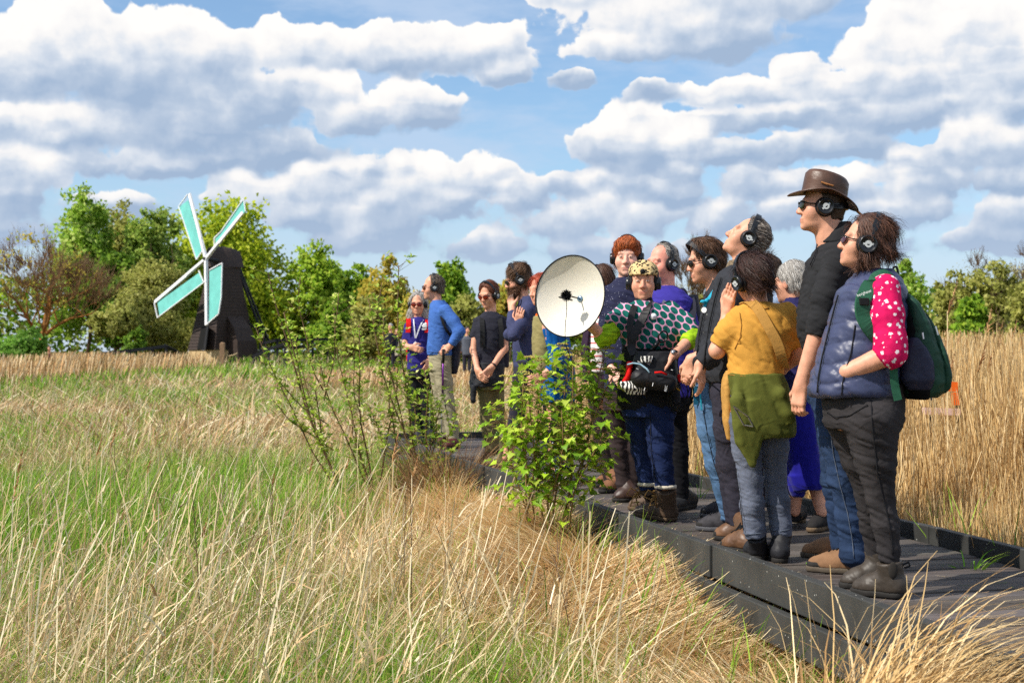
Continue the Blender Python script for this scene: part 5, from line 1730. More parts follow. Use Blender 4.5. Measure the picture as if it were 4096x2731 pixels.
def seam(person, obj, px, m, name='seam', r=.0022, lift=.002):
    """a stitched line laid on the side of a garment that faces the path, through the given photo px"""
    me = obj.data; V = np.empty(len(me.vertices) * 3); me.vertices.foreach_get('co', V); V = V.reshape(-1, 3) + wloc(obj)
    sx = CX + V[:, 0] / V[:, 1] * FPX; sy = HY + (CZ - V[:, 2]) / V[:, 1] * FPX
    pts = []
    dense = []
    for a_, b_ in zip(px[:-1], px[1:]):
        for t in np.linspace(0, 1, 5)[:-1]: dense.append((a_[0] + (b_[0] - a_[0]) * t, a_[1] + (b_[1] - a_[1]) * t))
    dense.append(px[-1])
    for (x, y) in dense:
        dd = np.hypot(sx - x, sy - y); near = dd < 9
        if not near.any(): continue
        k = np.where(near)[0][np.argmin(V[near, 1] + dd[near] * .0012)]
        pts.append(P(x, y, V[k, 1] - lift))
    if len(pts) < 2: return None
    mb = MB(); mb.tube(pts, r, 5); return mb.build(name, m, obj, smooth=True)
# ================================================================ the visitors
def quilt(V, Q, per, amp, z0=0):
    n = normals(V, Q); f = np.abs(np.sin(np.pi * (V[:, 2] - z0 + .012 * np.sin(V[:, 0] * 25)) / per)) ** .45
    return V + n * (amp * (f - .6))[:, None]


# ---- A: woman in front, quilted navy vest
a = Person('person in a quilted navy vest and floral pink sleeves with a green backpack', 6.15)
a.head(3458, 975, (-1, .10, .20), size=.93, neck=(3476, 1100, 0), neck_r=.054)
a.brow = srgb(60, 40, 30)
a.arm([(3538, 1160, -.17), (3566, 1412, -.23), (3388, 1488, -.16)], (.056, .048, .036))
a.arm([(3500, 1160, .17), (3490, 1410, .25), (3370, 1480, .16)], (.056, .048, .036), dict(to=(3300, 1500, .1), palm=(0, -1, .2), curl=.3, thumb=1))
a.leg((3478, 1690, -.09), (3518, 1985, -.085), (3556, 2235, -.08), None, rad=(.085, .042, .028))
a.leg((3440, 1690, .09), (3470, 1980, .12), (3500, 2225, .17), None, rad=(.085, .042, .028))
a.build(G(3520, 2370), [(1115, 3430, 3580, .14), (1180, 3370, 3590, .165), (1300, 3330, 3590, .16), (1450, 3290, 3580, .16), (1600, 3310, 3600, .17), (1720, 3330, 3590, .16)])
a.hair((86, 56, 42), n=8500, ln=.085, wd=.0023, t=.012, curl=.6, seed=3, cut=.020, low=-.115, back_low=-.02, front=.05, lift=.28,
       extra=[((0, -.070, -.03), (.082, .075, .10), 'add'), ((.05, -.02, -.045), (.04, .05, .06), 'add'), ((-.05, -.02, -.045), (.04, .05, .06), 'add'), ((0, -.03, .075), (.085, .09, .07), 'add')], flow=(0, -.55, -.8))
a.glasses(mat('plum_lens', srgb(70, 30, 40), var=0, rough=.1, spec=.6))
vestm = cloth('navy_quilt', (62, 68, 98), var=.08, rough=.42, spec=.4, bump=.25, bscale=60)
ov = creases
creases_keep = creases


def creases(V, Q, amp, freq=(9, 9, 26), seed=0, slant=.35): return quilt(ov(V, Q, .010, (9, 9, 26), seed, .8), Q, .082, .0095, .02)


vst = a.wear('vest', vestm, [[(1072, 3436, 3566, .078), (1100, 3418, 3588, .10), (1125, 3392, 3606, .14), (1165, 3352, 3616, .185), (1250, 3328, 3622, .195), (1350, 3296, 3616, .195), (1450, 3264, 3606, .198), (1545, 3236, 3594, .205), (1572, 3236, 3592, .203), (1588, 3252, 3588, .19)]], k=.02, h=.008)
creases = creases_keep
floral = cloth('floral_pink', (214, 24, 92), var=.06, rough=.8)
fn = floral.node_tree; b_ = fn.nodes['Principled BSDF']; src = b_.inputs['Base Color'].links[0].from_socket
at = fn.nodes.new('ShaderNodeTexCoord'); vo = fn.nodes.new('ShaderNodeTexVoronoi'); vo.inputs['Scale'].default_value = 36; vo.inputs['Randomness'].default_value = .85
nz = fn.nodes.new('ShaderNodeTexNoise'); nz.inputs['Scale'].default_value = 150; nz.inputs['Detail'].default_value = 1
fn.links.new(at.outputs['Object'], vo.inputs['Vector']); fn.links.new(at.outputs['Object'], nz.inputs['Vector'])
md = fn.nodes.new('ShaderNodeMath'); md.operation = 'MULTIPLY_ADD'; fn.links.new(nz.outputs['Fac'], md.inputs[0]); md.inputs[1].default_value = -.5; fn.links.new(vo.outputs['Distance'], md.inputs[2])
lt = fn.nodes.new('ShaderNodeMath'); lt.operation = 'LESS_THAN'; fn.links.new(md.outputs[0], lt.inputs[0]); lt.inputs[1].default_value = .035
mx_ = fn.nodes.new('ShaderNodeMix'); mx_.data_type = 'RGBA'; fn.links.new(lt.outputs[0], mx_.inputs[0]); fn.links.new(src, mx_.inputs[6]); mx_.inputs[7].default_value = (*srgb(250, 236, 240), 1)
fn.links.new(mx_.outputs[2], b_.inputs['Base Color'])
a.wear('sleeve', floral, tubes=[([(3540, 1156, -.165), (3546, 1260, -.20), (3562, 1370, -.225), (3563, 1412, -.232), (3532, 1438, -.222)], [60, 64, 60, 57, 50], True)], fold=.006, freq=(20, 20, 14), seed=2)
a.wear('sleeve', floral, tubes=[([(3500, 1160, .165), (3492, 1390, .245), (3470, 1430, .235)], [58, 60, 52], True)], seed=3)
blkj = denim('black_denim', (56, 53, 54))
atr = a.wear('trousers', blkj, [[(1530, 3300, 3606, .18), (1600, 3292, 3616, .185), (1680, 3296, 3612, .185), (1715, 3305, 3606, .17)]],
       [([(3484, 1680, -.095), (3502, 1840, -.09), (3520, 1975, -.085), (3543, 2100, -.082), (3556, 2200, -.08), (3558, 2248, -.08)], [118, 82, 58, 54, 42, 41], True),
        ([(3410, 1680, .08), (3446, 1840, .10), (3474, 1975, .12), (3490, 2100, .15), (3500, 2190, .16), (3503, 2235, .165)], [108, 78, 55, 52, 41, 40], True)], k=.018, fold=.012, freq=(4, 4, 30), seed=4, slant=.5)
bootb = mat('brown_leather', srgb(66, 58, 50), var=.3, vscale=12, rough=.5, spec=.4, bump=.2, bscale=60)
a.shoe((3618, 2393), (3404, 2371), a.p(3556, 2235, -.08), bootb, 'boot', top=.155, topr=.056)
a.shoe((3560, 2352), (3355, 2350), a.p(3506, 2225, .17), bootb, 'boot', top=.165, topr=.054)
m = MB(); q = a.p(3606, 2258, -.08)
m.tube([q + (-.01, 0, -.05), q + (.005, 0, .0), q + (.03, 0, .012), q + (.036, 0, -.006), q + (.012, 0, -.012)], .0055, 6); m.build('pull_tab', padm, a.o)
a.phones('headphones on the curly haired woman in the quilted vest', tilt=-.25, low=-.010, band_r=.150, out=.102)

# backpack on her back
bp = thing('backpack', a.p(3680, 1590, -.02), 'big dark green and navy backpack worn by the woman in the quilted vest', 'backpack')
gbm = cloth('green_nylon', (30, 66, 50), var=.15, rough=.6, spec=.3, bump=.3, bscale=120)
nbm = cloth('navy_nylon', (40, 42, 64), var=.15, rough=.6, spec=.3, bump=.3, bscale=120)
bkm = cloth('black_mesh', (20, 20, 22), var=.2, rough=.9, bump=.6, bscale=300)


def solid(person, name, m, parent, lofts=(), cones=(), ells=(), h=.007, k=.02, fold=.006, p=2.4, seed=0, freq=(9, 9, 14), sub=None):
    L_ = [person.st(r) for r in lofts]; pts = []
    for st in L_:
        for (z, cx, cy, rx, ry) in st: pts += [(cx - rx, cy - ry, z), (cx + rx, cy + ry, z)]
    for c in cones:
        for q, r in ((c[0], c[2]), (c[1], c[3])): pts += [np.asarray(q) - r, np.asarray(q) + r]
    for e in ells: pts += [np.asarray(e[0]) - max(e[1]), np.asarray(e[0]) + max(e[1])]
    pts = np.array(pts)
    F = Field(pts.min(0) - .05, pts.max(0) + .05, h)
    for st in L_: F.loft(st, k, p, round_=.02)
    for c in cones: F.cone(*c[:4], k, *(c[4:]))
    for e in ells: F.ell(e[0], e[1], e[2] if len(e) > 2 else None, k)
    V, Q = F.mesh(1); V = creases(V, Q, fold, freq, seed)
    return np_mesh(name, V, Q, m, parent)


solid(a, 'main_body', gbm, bp, [[(1175, 3588, 3622, .10), (1215, 3592, 3662, .135), (1290, 3594, 3704, .15), (1370, 3594, 3736, .155), (1450, 3592, 3764, .155), (1520, 3590, 3780, .15), (1565, 3592, 3772, .14), (1588, 3610, 3740, .11)]], fold=.008, seed=5)
solid(a, 'side_pocket', nbm, bp, [[(1350, 3640, 3672, .03, -.15), (1390, 3618, 3706, .04, -.145), (1450, 3602, 3736, .045, -.14), (1520, 3604, 3738, .045, -.14), (1560, 3630, 3722, .03, -.13)]], fold=.006, seed=6)
solid(a, 'front_pocket', gbm, bp, [[(1250, 3672, 3690, .09), (1330, 3690, 3738, .115), (1420, 3720, 3774, .125), (1500, 3736, 3792, .125), (1550, 3732, 3788, .11), (1572, 3726, 3770, .09)]], fold=.006, seed=7)
solid(a, 'base_panel', bkm, bp, [[(1510, 3596, 3700, .158), (1560, 3598, 3712, .155), (1596, 3620, 3700, .13)]], fold=.004, seed=8)
solid(a, 'back_padding', bkm, bp, [[(1190, 3584, 3626, .10), (1300, 3588, 3652, .135), (1420, 3588, 3640, .14), (1560, 3592, 3640, .14)]], fold=.004, seed=9)


def strap(parent, pts, w, th, m, name='strap', side=None):
    pts = [np.asarray(q, float) for q in pts]
    if len(pts) > 2:                                       # run smoothly through the points
        sides = side if isinstance(side, list) else None; out_, so2 = [], []
        for i in range(len(pts) - 1):
            p0, p1, p2, p3 = pts[max(i - 1, 0)], pts[i], pts[i + 1], pts[min(i + 2, len(pts) - 1)]
            for t in (0, .25, .5, .75):
                out_.append(.5 * (2 * p1 + (p2 - p0) * t + (2 * p0 - 5 * p1 + 4 * p2 - p3) * t * t + (3 * p1 - p0 - 3 * p2 + p3) * t ** 3))
                if sides: so2.append(np.array(sides[i], float) * (1 - t) + np.array(sides[i + 1], float) * t)
        out_.append(pts[-1]); pts = out_
        if sides: side = so2 + [np.array(sides[-1], float)]
    mb = MB(); n = len(pts); vs = []
    for i, q in enumerate(pts):
        d = unit(pts[min(i + 1, n - 1)] - pts[max(i - 1, 0)])
        sd = np.asarray(side[i] if isinstance(side, list) else (side if side is not None else (0, 1, 0)), float)
        sd = unit(sd - d * sd.dot(d)); nn = np.cross(d, sd)
        vs += [q - sd * w / 2 - nn * th / 2, q + sd * w / 2 - nn * th / 2, q + sd * w / 2 + nn * th / 2, q - sd * w / 2 + nn * th / 2]
    fs = []
    for i in range(n - 1):
        for j in range(4): fs.append((i * 4 + j, i * 4 + (j + 1) % 4, (i + 1) * 4 + (j + 1) % 4, (i + 1) * 4 + j))
    fs += [(3, 2, 1, 0), tuple((n - 1) * 4 + j for j in range(4))]
    mb.add(vs, fs); return mb.build(name, m, parent)


gst = cloth('green_strap', (46, 92, 70), var=.1, rough=.7, bump=.4, bscale=200)
strap(bp, [a.p(3600, 1180, -.10), a.p(3572, 1120, -.13), a.p(3530, 1104, -.15), a.p(3480, 1140, -.175), a.p(3452, 1200, -.212), a.p(3452, 1260, -.218), a.p(3478, 1310, -.222), a.p(3520, 1360, -.20), a.p(3580, 1420, -.18)], .062, .016, gst, 'shoulder_strap', [(0, .9, .4), (.2, .8, .5), (.1, .6, .7), (.8, .3, .5), (1, .2, .2), (1, .2, 0), (.9, .2, .4), (.7, .3, .6), (.5, .2, .8)])
strap(bp, [a.p(3600, 1180, .10), a.p(3572, 1120, .13), a.p(3520, 1104, .15), a.p(3440, 1170, .2), a.p(3420, 1260, .22), a.p(3480, 1380, .22), a.p(3590, 1440, .16)], .062, .014, gst, 'shoulder_strap', (0, 1, 0))
strap(bp, [a.p(3585, 1420, -.20), a.p(3574, 1450, -.222), a.p(3578, 1530, -.218), a.p(3592, 1600, -.215)], .034, .004, gst, 'loose_strap', (1, 0, 0))
strap(bp, [a.p(3560, 1100, -.03), a.p(3572, 1075, 0), a.p(3584, 1066, .0), a.p(3592, 1090, .0), a.p(3596, 1150, 0)], .022, .005, gst, 'haul_loop', (0, 1, 0))
m = MB()
for (x, y) in ((3690, 1330), (3704, 1400)): m.tube([a.p(x, y, -.165), a.p(x + 4, y + 26, -.168)], [.004, .003], 6)
m.tube([a.p(3742, 1305, -.125), a.p(3752, 1340, -.13)], [.004, .003], 6)
m.build('zip_pull', mat('bright_metal', (.7, .7, .7), rough=.3, metal=1, var=0), bp)
m = MB(); m.box(a.p(3456, 1206, -.225), (.04, .012, .03)); m.build('strap_buckle', padm, bp, bevel=.003)

# ---- B: tall man in a leather hat
b = Person('person in a brown leather hat and black sweater with one hand hanging', 6.75)
b.head(3288, 828, (-1, .04, .08), size=1.0, neck=(3338, 985, 0), neck_r=.064)
b.brow = srgb(120, 84, 60)
b.arm([(3345, 1050, -.20), (3284, 1290, -.24), (3206, 1535, -.20)], (.056, .046, .034), dict(to=(3184, 1665, -.2), palm=(.8, .6, 0), curl=.75, thumb=-1, size=1.05))
b.arm([(3360, 1050, .20), (3330, 1300, .25), (3270, 1500, .2)], (.056, .046, .034), dict(to=(3260, 1640, .2), palm=(.6, -.6, 0), curl=.6, thumb=1))
b.leg((3345, 1560, -.09), (3372, 1915, -.08), (3412, 2220, -.06), None)
b.leg((3345, 1560, .09), (3350, 1910, .14), (3380, 2200, .2), None)
b.build(G(3390, 2280), [(985, 3290, 3420, .17), (1050, 3240, 3490, .19), (1180, 3225, 3490, .17), (1290, 3215, 3470, .15), (1420, 3235, 3450, .15), (1600, 3245, 3440, .16)])
b.hair((96, 74, 58), n=900, ln=.018, t=.003, curl=.3, seed=5, front=.03, cut=-.01, low=-.06)
b.glasses(mat('olive_lens', srgb(40, 44, 26), var=0, rough=.08, spec=.6))
blackw = cloth('black_fleece', (44, 44, 46), var=.15, bump=.5, bscale=180)
bsw = b.wear('sweater', blackw, [[(925, 3312, 3402, .075), (965, 3284, 3412, .085), (1000, 3262, 3440, .13), (1045, 3228, 3495, .205), (1150, 3207, 3512, .205), (1230, 3192, 3500, .19), (1290, 3188, 3492, .18), (1350, 3195, 3480, .175), (1402, 3212, 3462, .172)]],
       [([(3345, 1050, -.195), (3304, 1180, -.228), (3282, 1290, -.24), (3268, 1345, -.238)], [58, 54, 50, 46], True), ([(3360, 1050, .195), (3330, 1290, .25), (3318, 1345, .24)], [58, 50, 46], True)], fold=.013, seed=11)
b.wear('collar', blackw, [[(888, 3352, 3404, .07, .0), (930, 3300, 3408, .088), (975, 3268, 3420, .098)]], fold=.002)
bluej = denim('blue_denim', (46, 62, 90))
btr = b.wear('trousers', bluej, [[(1380, 3222, 3462, .165), (1500, 3226, 3466, .172), (1620, 3236, 3455, .17)]],
       [([(3335, 1590, -.08), (3352, 1750, -.08), (3376, 1915, -.075), (3402, 2080, -.065), (3414, 2215, -.06), (3416, 2240, -.06)], [92, 76, 60, 55, 53, 52], True),
        ([(3345, 1590, .09), (3350, 1910, .14), (3380, 2200, .2)], [92, 66, 54], True)], k=.03, fold=.018, freq=(5, 5, 20), seed=12)
tanb = mat('tan_suede', srgb(132, 98, 70), var=.25, vscale=14, rough=.85, bump=.3, bscale=120)
b.shoe((3478, 2296), (3228, 2281), b.p(3424, 2215, -.05), tanb, 'boot', top=.13, w=.052, topr=.055, laces=True, sole=mat('grey_sole', srgb(92, 82, 70), rough=.9))
b.shoe((3430, 2236), (3205, 2226), b.p(3384, 2200, .2), tanb, 'boot', top=.13, w=.052, topr=.055, sole=MATS['grey_sole'])
b.phones('headphones with the band behind the neck of the hat wearer', tilt=-1.45, low=-.006, band_r=.105)
# the leather hat
hatm = mat('hat_leather', srgb(84, 58, 44), var=.35, vscale=9, rough=.42, spec=.45, bump=.25, bscale=40)
tanm = mat('hat_tan', srgb(160, 106, 60), var=.2, rough=.6)


def hat_pt(an, rr, z, R):
    return b.hc + R @ np.array([math.sin(an) * rr * .86, math.cos(an) * rr, z])


HR = b.hR @ np.array(Matrix.Rotation(.10, 3, 'X'))
hat = MB(); rows = []
NA = 40
for (kind, rr, z) in (('b', .168, .056), ('b', .163, .060), ('b', .134, .056), ('c', .106, .054), ('c', .104, .072), ('c', .103, .106), ('c', .102, .132), ('c', .094, .144), ('c', .06, .141), ('c', .02, .134)):
    row = []
    for i in range(NA):
        an = 2 * math.pi * i / NA
        zz = z; r_ = rr
        if kind == 'b':
            out_ = (rr - .106) / .062
            zz += out_ * (.012 * abs(math.sin(an)) ** 2 - .034 * max(math.cos(an), 0) ** 1.5 - .048 * max(-math.cos(an), 0) ** 1.3)
        elif z > .12:
            zz += .010 * math.cos(an) * 0 + .012 * abs(math.sin(an)) - (.012 if rr < .07 else 0)
        row.append(hat_pt(an, r_, zz + .012 * (math.cos(an) if kind == 'c' and z > .10 else 0), HR))
    rows.append(row)
vs = [q for r_ in rows for q in r_]; fs = []
for i in range(len(rows) - 1):
    for j in range(NA): fs.append((i * NA + j, i * NA + (j + 1) % NA, (i + 1) * NA + (j + 1) % NA, (i + 1) * NA + j))
fs.append(tuple((len(rows) - 1) * NA + j for j in range(NA)))
hat.add(vs, fs); ho = hat.build('hat', hatm, b.o, smooth=True)
so_m = ho.modifiers.new('thick', 'SOLIDIFY'); so_m.thickness = .004
m = MB(); tr = [[hat_pt(2 * math.pi * i / NA, r_, z_ + .012 * abs(math.sin(2 * math.pi * i / NA)) - (.012 if r_ < .07 else 0) + .012 * math.cos(2 * math.pi * i / NA), HR) for i in range(NA)] for r_, z_ in ((.0935, .1475), (.06, .1445), (.02, .1375))]
m.add([q for r_ in tr for q in r_], [(i * NA + j, i * NA + (j + 1) % NA, (i + 1) * NA + (j + 1) % NA, (i + 1) * NA + j) for i in range(2) for j in range(NA)] + [tuple(2 * NA + j for j in range(NA))])
m.build('crown_top', tanm, ho, smooth=True)
m = MB(); c0 = HR @ np.array([-.090, .01, .098]) + b.hc
m.tube([c0 + HR @ np.array([-.004, .03, .004]), c0 + HR @ np.array([-.008, .0, -.002]), c0 + HR @ np.array([-.004, -.03, -.004])], [.004, .005, .004], 6)
m.tube([hat_pt(math.pi * 1.02, .160, .012, HR), hat_pt(math.pi * 1.02, .19, -.008, HR), hat_pt(math.pi * 1.02, .21, -.028, HR)], [.007, .006, .005], 6)
m.build('hat_cord', tanm, ho)

thread = mat('dark_thread', srgb(26, 26, 30), var=0); pale_thread = mat('pale_thread', srgb(92, 100, 114), var=0)
seam(a, atr, [(3484, 1600), (3489, 1700), (3500, 1800), (3510, 1890), (3530, 1980), (3552, 2070), (3566, 2140), (3572, 2220)], thread, r=.0026)
seam(a, atr, [(3300, 1640), (3340, 1668), (3400, 1660), (3470, 1618)], thread, 'pocket_seam')
seam(a, vst, [(3352, 1180), (3335, 1240), (3312, 1330), (3290, 1420), (3274, 1500), (3268, 1570)], thread, 'zip', r=.004)
seam(a, vst, [(3420, 1300), (3412, 1360), (3402, 1420), (3385, 1470), (3370, 1530), (3366, 1580)], thread, 'pocket_seam', r=.003)
seam(b, btr, [(3318, 1700), (3334, 1820), (3360, 1940), (3390, 2050), (3408, 2150), (3416, 2232)], pale_thread)
seam(b, bsw, [(3268, 975), (3262, 1010), (3240, 1060)], thread, 'zip', r=.003)
m = MB(); m.ell(a.p(3572, 2280, -.131), (.020, .008, .036)); m.build('elastic_panel', mat('elastic_brown', srgb(44, 40, 36), var=.1, rough=.9), a.o, smooth=True)
def text(body, loc, size, right, up, m, parent, name='lettering'):
    c = bpy.data.curves.new(name, 'FONT'); c.body = body; c.size = size; c.align_x = 'CENTER'; c.align_y = 'CENTER'; c.extrude = .0004
    o = bpy.data.objects.new(name, c); COL.objects.link(o); c.materials.append(m)
    r_ = unit(right); u_ = unit(np.asarray(up, float) - r_ * np.dot(up, r_)); n_ = np.cross(r_, u_)
    o.rotation_euler = Matrix(np.stack([r_, u_, n_], 1).tolist()).to_euler()
    me = bpy.data.meshes.new_from_object(o); me.name = name
    if not me.materials: me.materials.append(m)
    o2 = bpy.data.objects.new(name, me); o2.rotation_euler = o.rotation_euler; bpy.data.objects.remove(o); COL.objects.link(o2)
    o2.parent = parent; o2.location = tuple(np.asarray(loc) - wloc(parent)); return o2


whitep = mat('white_print', srgb(238, 238, 238), var=0, rough=.6)
# make's mark on the green strap of the backpack
text('berghaus', a.p(3456, 1172, -.232), .017, (.9, -.3, .35), (-.3, .1, .95), whitep, bp)

navyj = cloth('black_jacket', (46, 47, 52), var=.1, rough=.75, spec=.2, bump=.3, bscale=120)

# ---- C: woman with her back turned, mustard shirt
c = Person('person in a mustard T-shirt seen from behind with a hand at her headphones', 7.1)
c.head(3010, 1112, (-.42, .90, -.02), up=(-.2, 0, .98), size=.95, neck=(3030, 1215, 0), neck_r=.05)
c.arm([(2955, 1275, .0), (2868, 1402, .02), (2908, 1256, .10)], (.047, .037, .026), dict(to=(2924, 1140, .02), palm=(.75, .65, 0), curl=.08, thumb=1, size=.98))
c.arm([(3148, 1262, .0), (3196, 1420, .05), (3122, 1478, .12)], (.047, .037, .028), dict(to=(3060, 1480, .2), palm=(0, -1, 0), curl=.3, thumb=1))
c.leg((2975, 1640, -.03), (3002, 1921, -.02), (3024, 2140, .0), None, rad=(.066, .036, .028)); c.leg((3085, 1640, .03), (3098, 1912, .04), (3124, 2130, .03), None, rad=(.066, .036, .028))
c.build(G(3080, 2240), [(1225, 2975, 3130, .07), (1270, 2940, 3165, .09), (1400, 2920, 3150, .10), (1500, 2925, 3120, .105), (1600, 2920, 3140, .12), (1680, 2930, 3140, .11)])
c.hair((62, 40, 34), n=4600, ln=.085, wd=.002, t=.007, curl=.16, seed=9, cut=.03, low=-.05, back_low=-.05, front=.06, lift=.16, extra=[((-.01, -.112, .05), (.05, .04, .06), 'add'), ((0, -.06, -.03), (.06, .055, .07), 'add')], flow=(0, -.4, -.2))
r = np.random.default_rng(4)
hs = c.p(3058, 1050, -.06)
pt = hs + r.normal(0, .016, (150, 3)); az = r.normal(.1, .8, 150)
v, q, cc = blades('', pt, r.uniform(.04, .09, 150), np.full(150, .003), az, r.uniform(.1, 1.1, 150), r.uniform(0, .8, 150), np.repeat(np.array([srgb(58, 36, 30)]), 150, 0), None, ret=True, seg=4)
np_mesh('hair_ends', v, q, hairm, c.o, col=cc)
clip = mat('tortoise_clip', srgb(150, 116, 78), var=.6, vscale=90, rough=.35)
m = MB(); q = c.p(3054, 1092, -.132)
for i in range(5): m.ell(q + np.array([.008 * math.sin(i * 2), -.004, .028 - .014 * i]), (.022, .008, .010)); 
m.build('hair_clip', clip, c.o, smooth=True)
must = cloth('mustard_cotton', (206, 150, 66), var=.07, bump=.3, bscale=200)
csh = c.wear('shirt', must, [[(1206, 2990, 3088, .055), (1228, 2952, 3142, .082), (1262, 2926, 3180, .105), (1320, 2914, 3186, .118), (1400, 2908, 3166, .115), (1470, 2908, 3136, .115), (1512, 2906, 3130, .122)]],
       [([(2958, 1270, .0), (2915, 1332, .005), (2880, 1388, .02)], [50, 53, 50], True), ([(3142, 1256, .0), (3166, 1320, .02), (3186, 1384, .04)], [50, 48, 44], True)], fold=.018, freq=(8, 8, 14), seed=21, slant=.9)
sl_ = cloth('mustard_webbing', (190, 142, 74), var=.08, bump=.4, bscale=300)
sgb = thing('sling_bag', c.p(2895, 1550, .1), 'mustard sling bag with its strap across the back of the mustard shirt', 'bag')
strap(sgb, [c.p(2975, 1215, .02), c.p(3000, 1206, -.05), c.p(3032, 1236, -.092), c.p(3072, 1305, -.124), c.p(3108, 1372, -.128), c.p(3126, 1430, -.115), c.p(3138, 1470, -.06)], .05, .005, sl_, 'strap', [(1, 0, 0), (1, -.2, .2), (.8, 0, .5), (.9, 0, .5), (.9, 0, .4), (1, 0, .2), (.9, -.5, 0)])
solid(c, 'pouch', sl_, sgb, [[(1480, 2902, 2918, .03, .02), (1520, 2888, 2922, .06, .03), (1580, 2884, 2926, .07, .03), (1680, 2892, 2930, .06, .03), (1760, 2905, 2930, .03, .03)]], fold=.010, seed=22)
olive = cloth('olive_cotton', (92, 96, 42), var=.12, bump=.3, bscale=160)
c.wear('tied_jacket', olive, [[(1492, 2904, 3134, .128), (1530, 2906, 3150, .14), (1600, 2916, 3170, .15), (1680, 2926, 3180, .15), (1730, 2934, 3182, .148), (1748, 2946, 3176, .14)],
                              [(1600, 2918, 3050, .05, -.10), (1700, 2926, 3062, .03, -.125), (1770, 2938, 3052, .022, -.125), (1820, 2968, 3040, .018, -.12), (1868, 3000, 3020, .014, -.115)]],
       [([(3060, 1525, -.10), (3120, 1575, -.135), (3154, 1650, -.13), (3168, 1690, -.12)], [14, 26, 24, 20], True), ([(2945, 1525, -.08), (2950, 1600, -.12), (2990, 1690, -.13)], [12, 26, 22], True)], k=.018, fold=.014, freq=(10, 10, 8), seed=23, slant=1.2)
m = MB()
for p0, p1 in (((2934, 1625), (2992, 1666)), ((2992, 1666), (3010, 1700)), ((2934, 1625), (2975, 1700)), ((2975, 1700), (3012, 1706))):
    m.tube([c.p(*p0, -.155), c.p(*p1, -.158)], .004, 5)
m.build('zip', mat('dull_metal', (.30, .29, .25), rough=.4, metal=.8, var=0), c.o)
greyj = denim('grey_denim', (100, 106, 122))
ctr = c.wear('trousers', greyj, [[(1540, 2912, 3140, .125), (1640, 2922, 3150, .135), (1700, 2930, 3150, .13)]],
       [([(2982, 1680, -.02), (2988, 1790, -.02), (3002, 1918, -.02), (3008, 2020, -.015), (3018, 2110, .0), (3024, 2150, .0)], [70, 60, 47, 48, 43, 42], True), ([(3088, 1680, .03), (3096, 1790, .03), (3100, 1912, .04), (3112, 2010, .035), (3124, 2100, .03), (3126, 2146, .03)], [70, 58, 43, 47, 42, 43], True)], fold=.011, freq=(5, 5, 34), seed=24)
blb = mat('black_boot', srgb(34, 34, 38), var=.25, vscale=20, rough=.6, spec=.35, bump=.3, bscale=60)
c.shoe((3044, 2243), (2992, 2216), c.p(3026, 2145, .0), blb, 'boot', top=.135, topr=.05, w=.042)
c.shoe((3128, 2254), (3086, 2224), c.p(3128, 2140, .03), blb, 'boot', top=.135, topr=.05, w=.042)
c.phones('headphones touched by the hand of the woman in the mustard shirt', tilt=.25, low=-.012, band_r=.143, out=.092)

# ---- D: man with his head tipped back
d = Person('person with grey hair tipping the face up to the sun with closed eyes', 7.75)
d.head(2990, 958, (-.84, .08, .54), up=(.5, 0, .86), size=1.0, neck=(2962, 1085, 0), neck_r=.06)
d.brow = srgb(110, 90, 76)
d.arm([(2940, 1150, -.20), (2900, 1360, -.25), (2802, 1462, -.25)], (.05, .042, .03), dict(to=(2812, 1572, -.24), palm=(-.8, .4, 0), curl=.35, thumb=-1))
d.arm([(2940, 1150, .20), (2890, 1360, .22), (2800, 1460, .05)], (.05, .042, .03), dict(to=(2770, 1530, -.05), palm=(-.8, -.3, 0), curl=.6, thumb=1))
d.leg((2930, 1560, -.08), (2935, 1850, -.05), (2962, 2085, -.04), None); d.leg((2930, 1560, .08), (2915, 1850, .10), (2945, 2070, .14), None)
d.build(G(2960, 2190), [(1090, 2890, 3040, .16), (1200, 2860, 3070, .16), (1400, 2835, 3050, .14), (1520, 2840, 3030, .14), (1600, 2850, 3010, .14)])
d.hair((96, 84, 76), n=3200, ln=.035, t=.006, curl=.35, seed=12, front=.045, cut=-.004, low=-.03, grey=(170, 160, 150), lift=.35, flow=(0, -.8, .3))
dja = d.wear('jacket', navyj, [[(1052, 2922, 3010, .075), (1082, 2882, 3052, .13), (1110, 2864, 3074, .18), (1180, 2846, 3090, .195), (1280, 2826, 3084, .185), (1400, 2806, 3070, .18), (1500, 2806, 3056, .175), (1530, 2816, 3044, .17)]],
       [([(2940, 1150, -.195), (2912, 1270, -.235), (2890, 1360, -.25), (2838, 1428, -.252), (2806, 1458, -.25)], [50, 48, 46, 42, 38], True), ([(2940, 1150, .195), (2890, 1360, .22), (2800, 1460, .05)], [50, 46, 38], True)], fold=.012, freq=(8, 8, 14), seed=31, slant=.8)
d.wear('collar', mat('plaid_lining', srgb(120, 104, 84), var=.5, vscale=60, rough=.9), [[(1040, 2916, 2996, .066), (1085, 2896, 3012, .085)]], fold=.002)
darkt = cloth('dark_trousers', (52, 50, 60), var=.12)
d.wear('trousers', darkt, [[(1480, 2830, 3040, .16), (1600, 2840, 3020, .16)]],
       [([(2925, 1580, -.08), (2925, 1720, -.07), (2935, 1850, -.05), (2955, 2000, -.04), (2964, 2100, -.04)], [80, 68, 54, 48, 45], True), ([(2935, 1580, .08), (2918, 1850, .10), (2945, 2085, .14)], [80, 54, 45], True)], fold=.011, seed=32)
brb = mat('brown_boot', srgb(106, 76, 54), var=.4, vscale=10, rough=.45, spec=.4, bump=.2, bscale=60)
d.shoe((3016, 2214), (2886, 2196), d.p(2966, 2090, -.04), brb, 'boot', top=.16, topr=.05, laces=True)
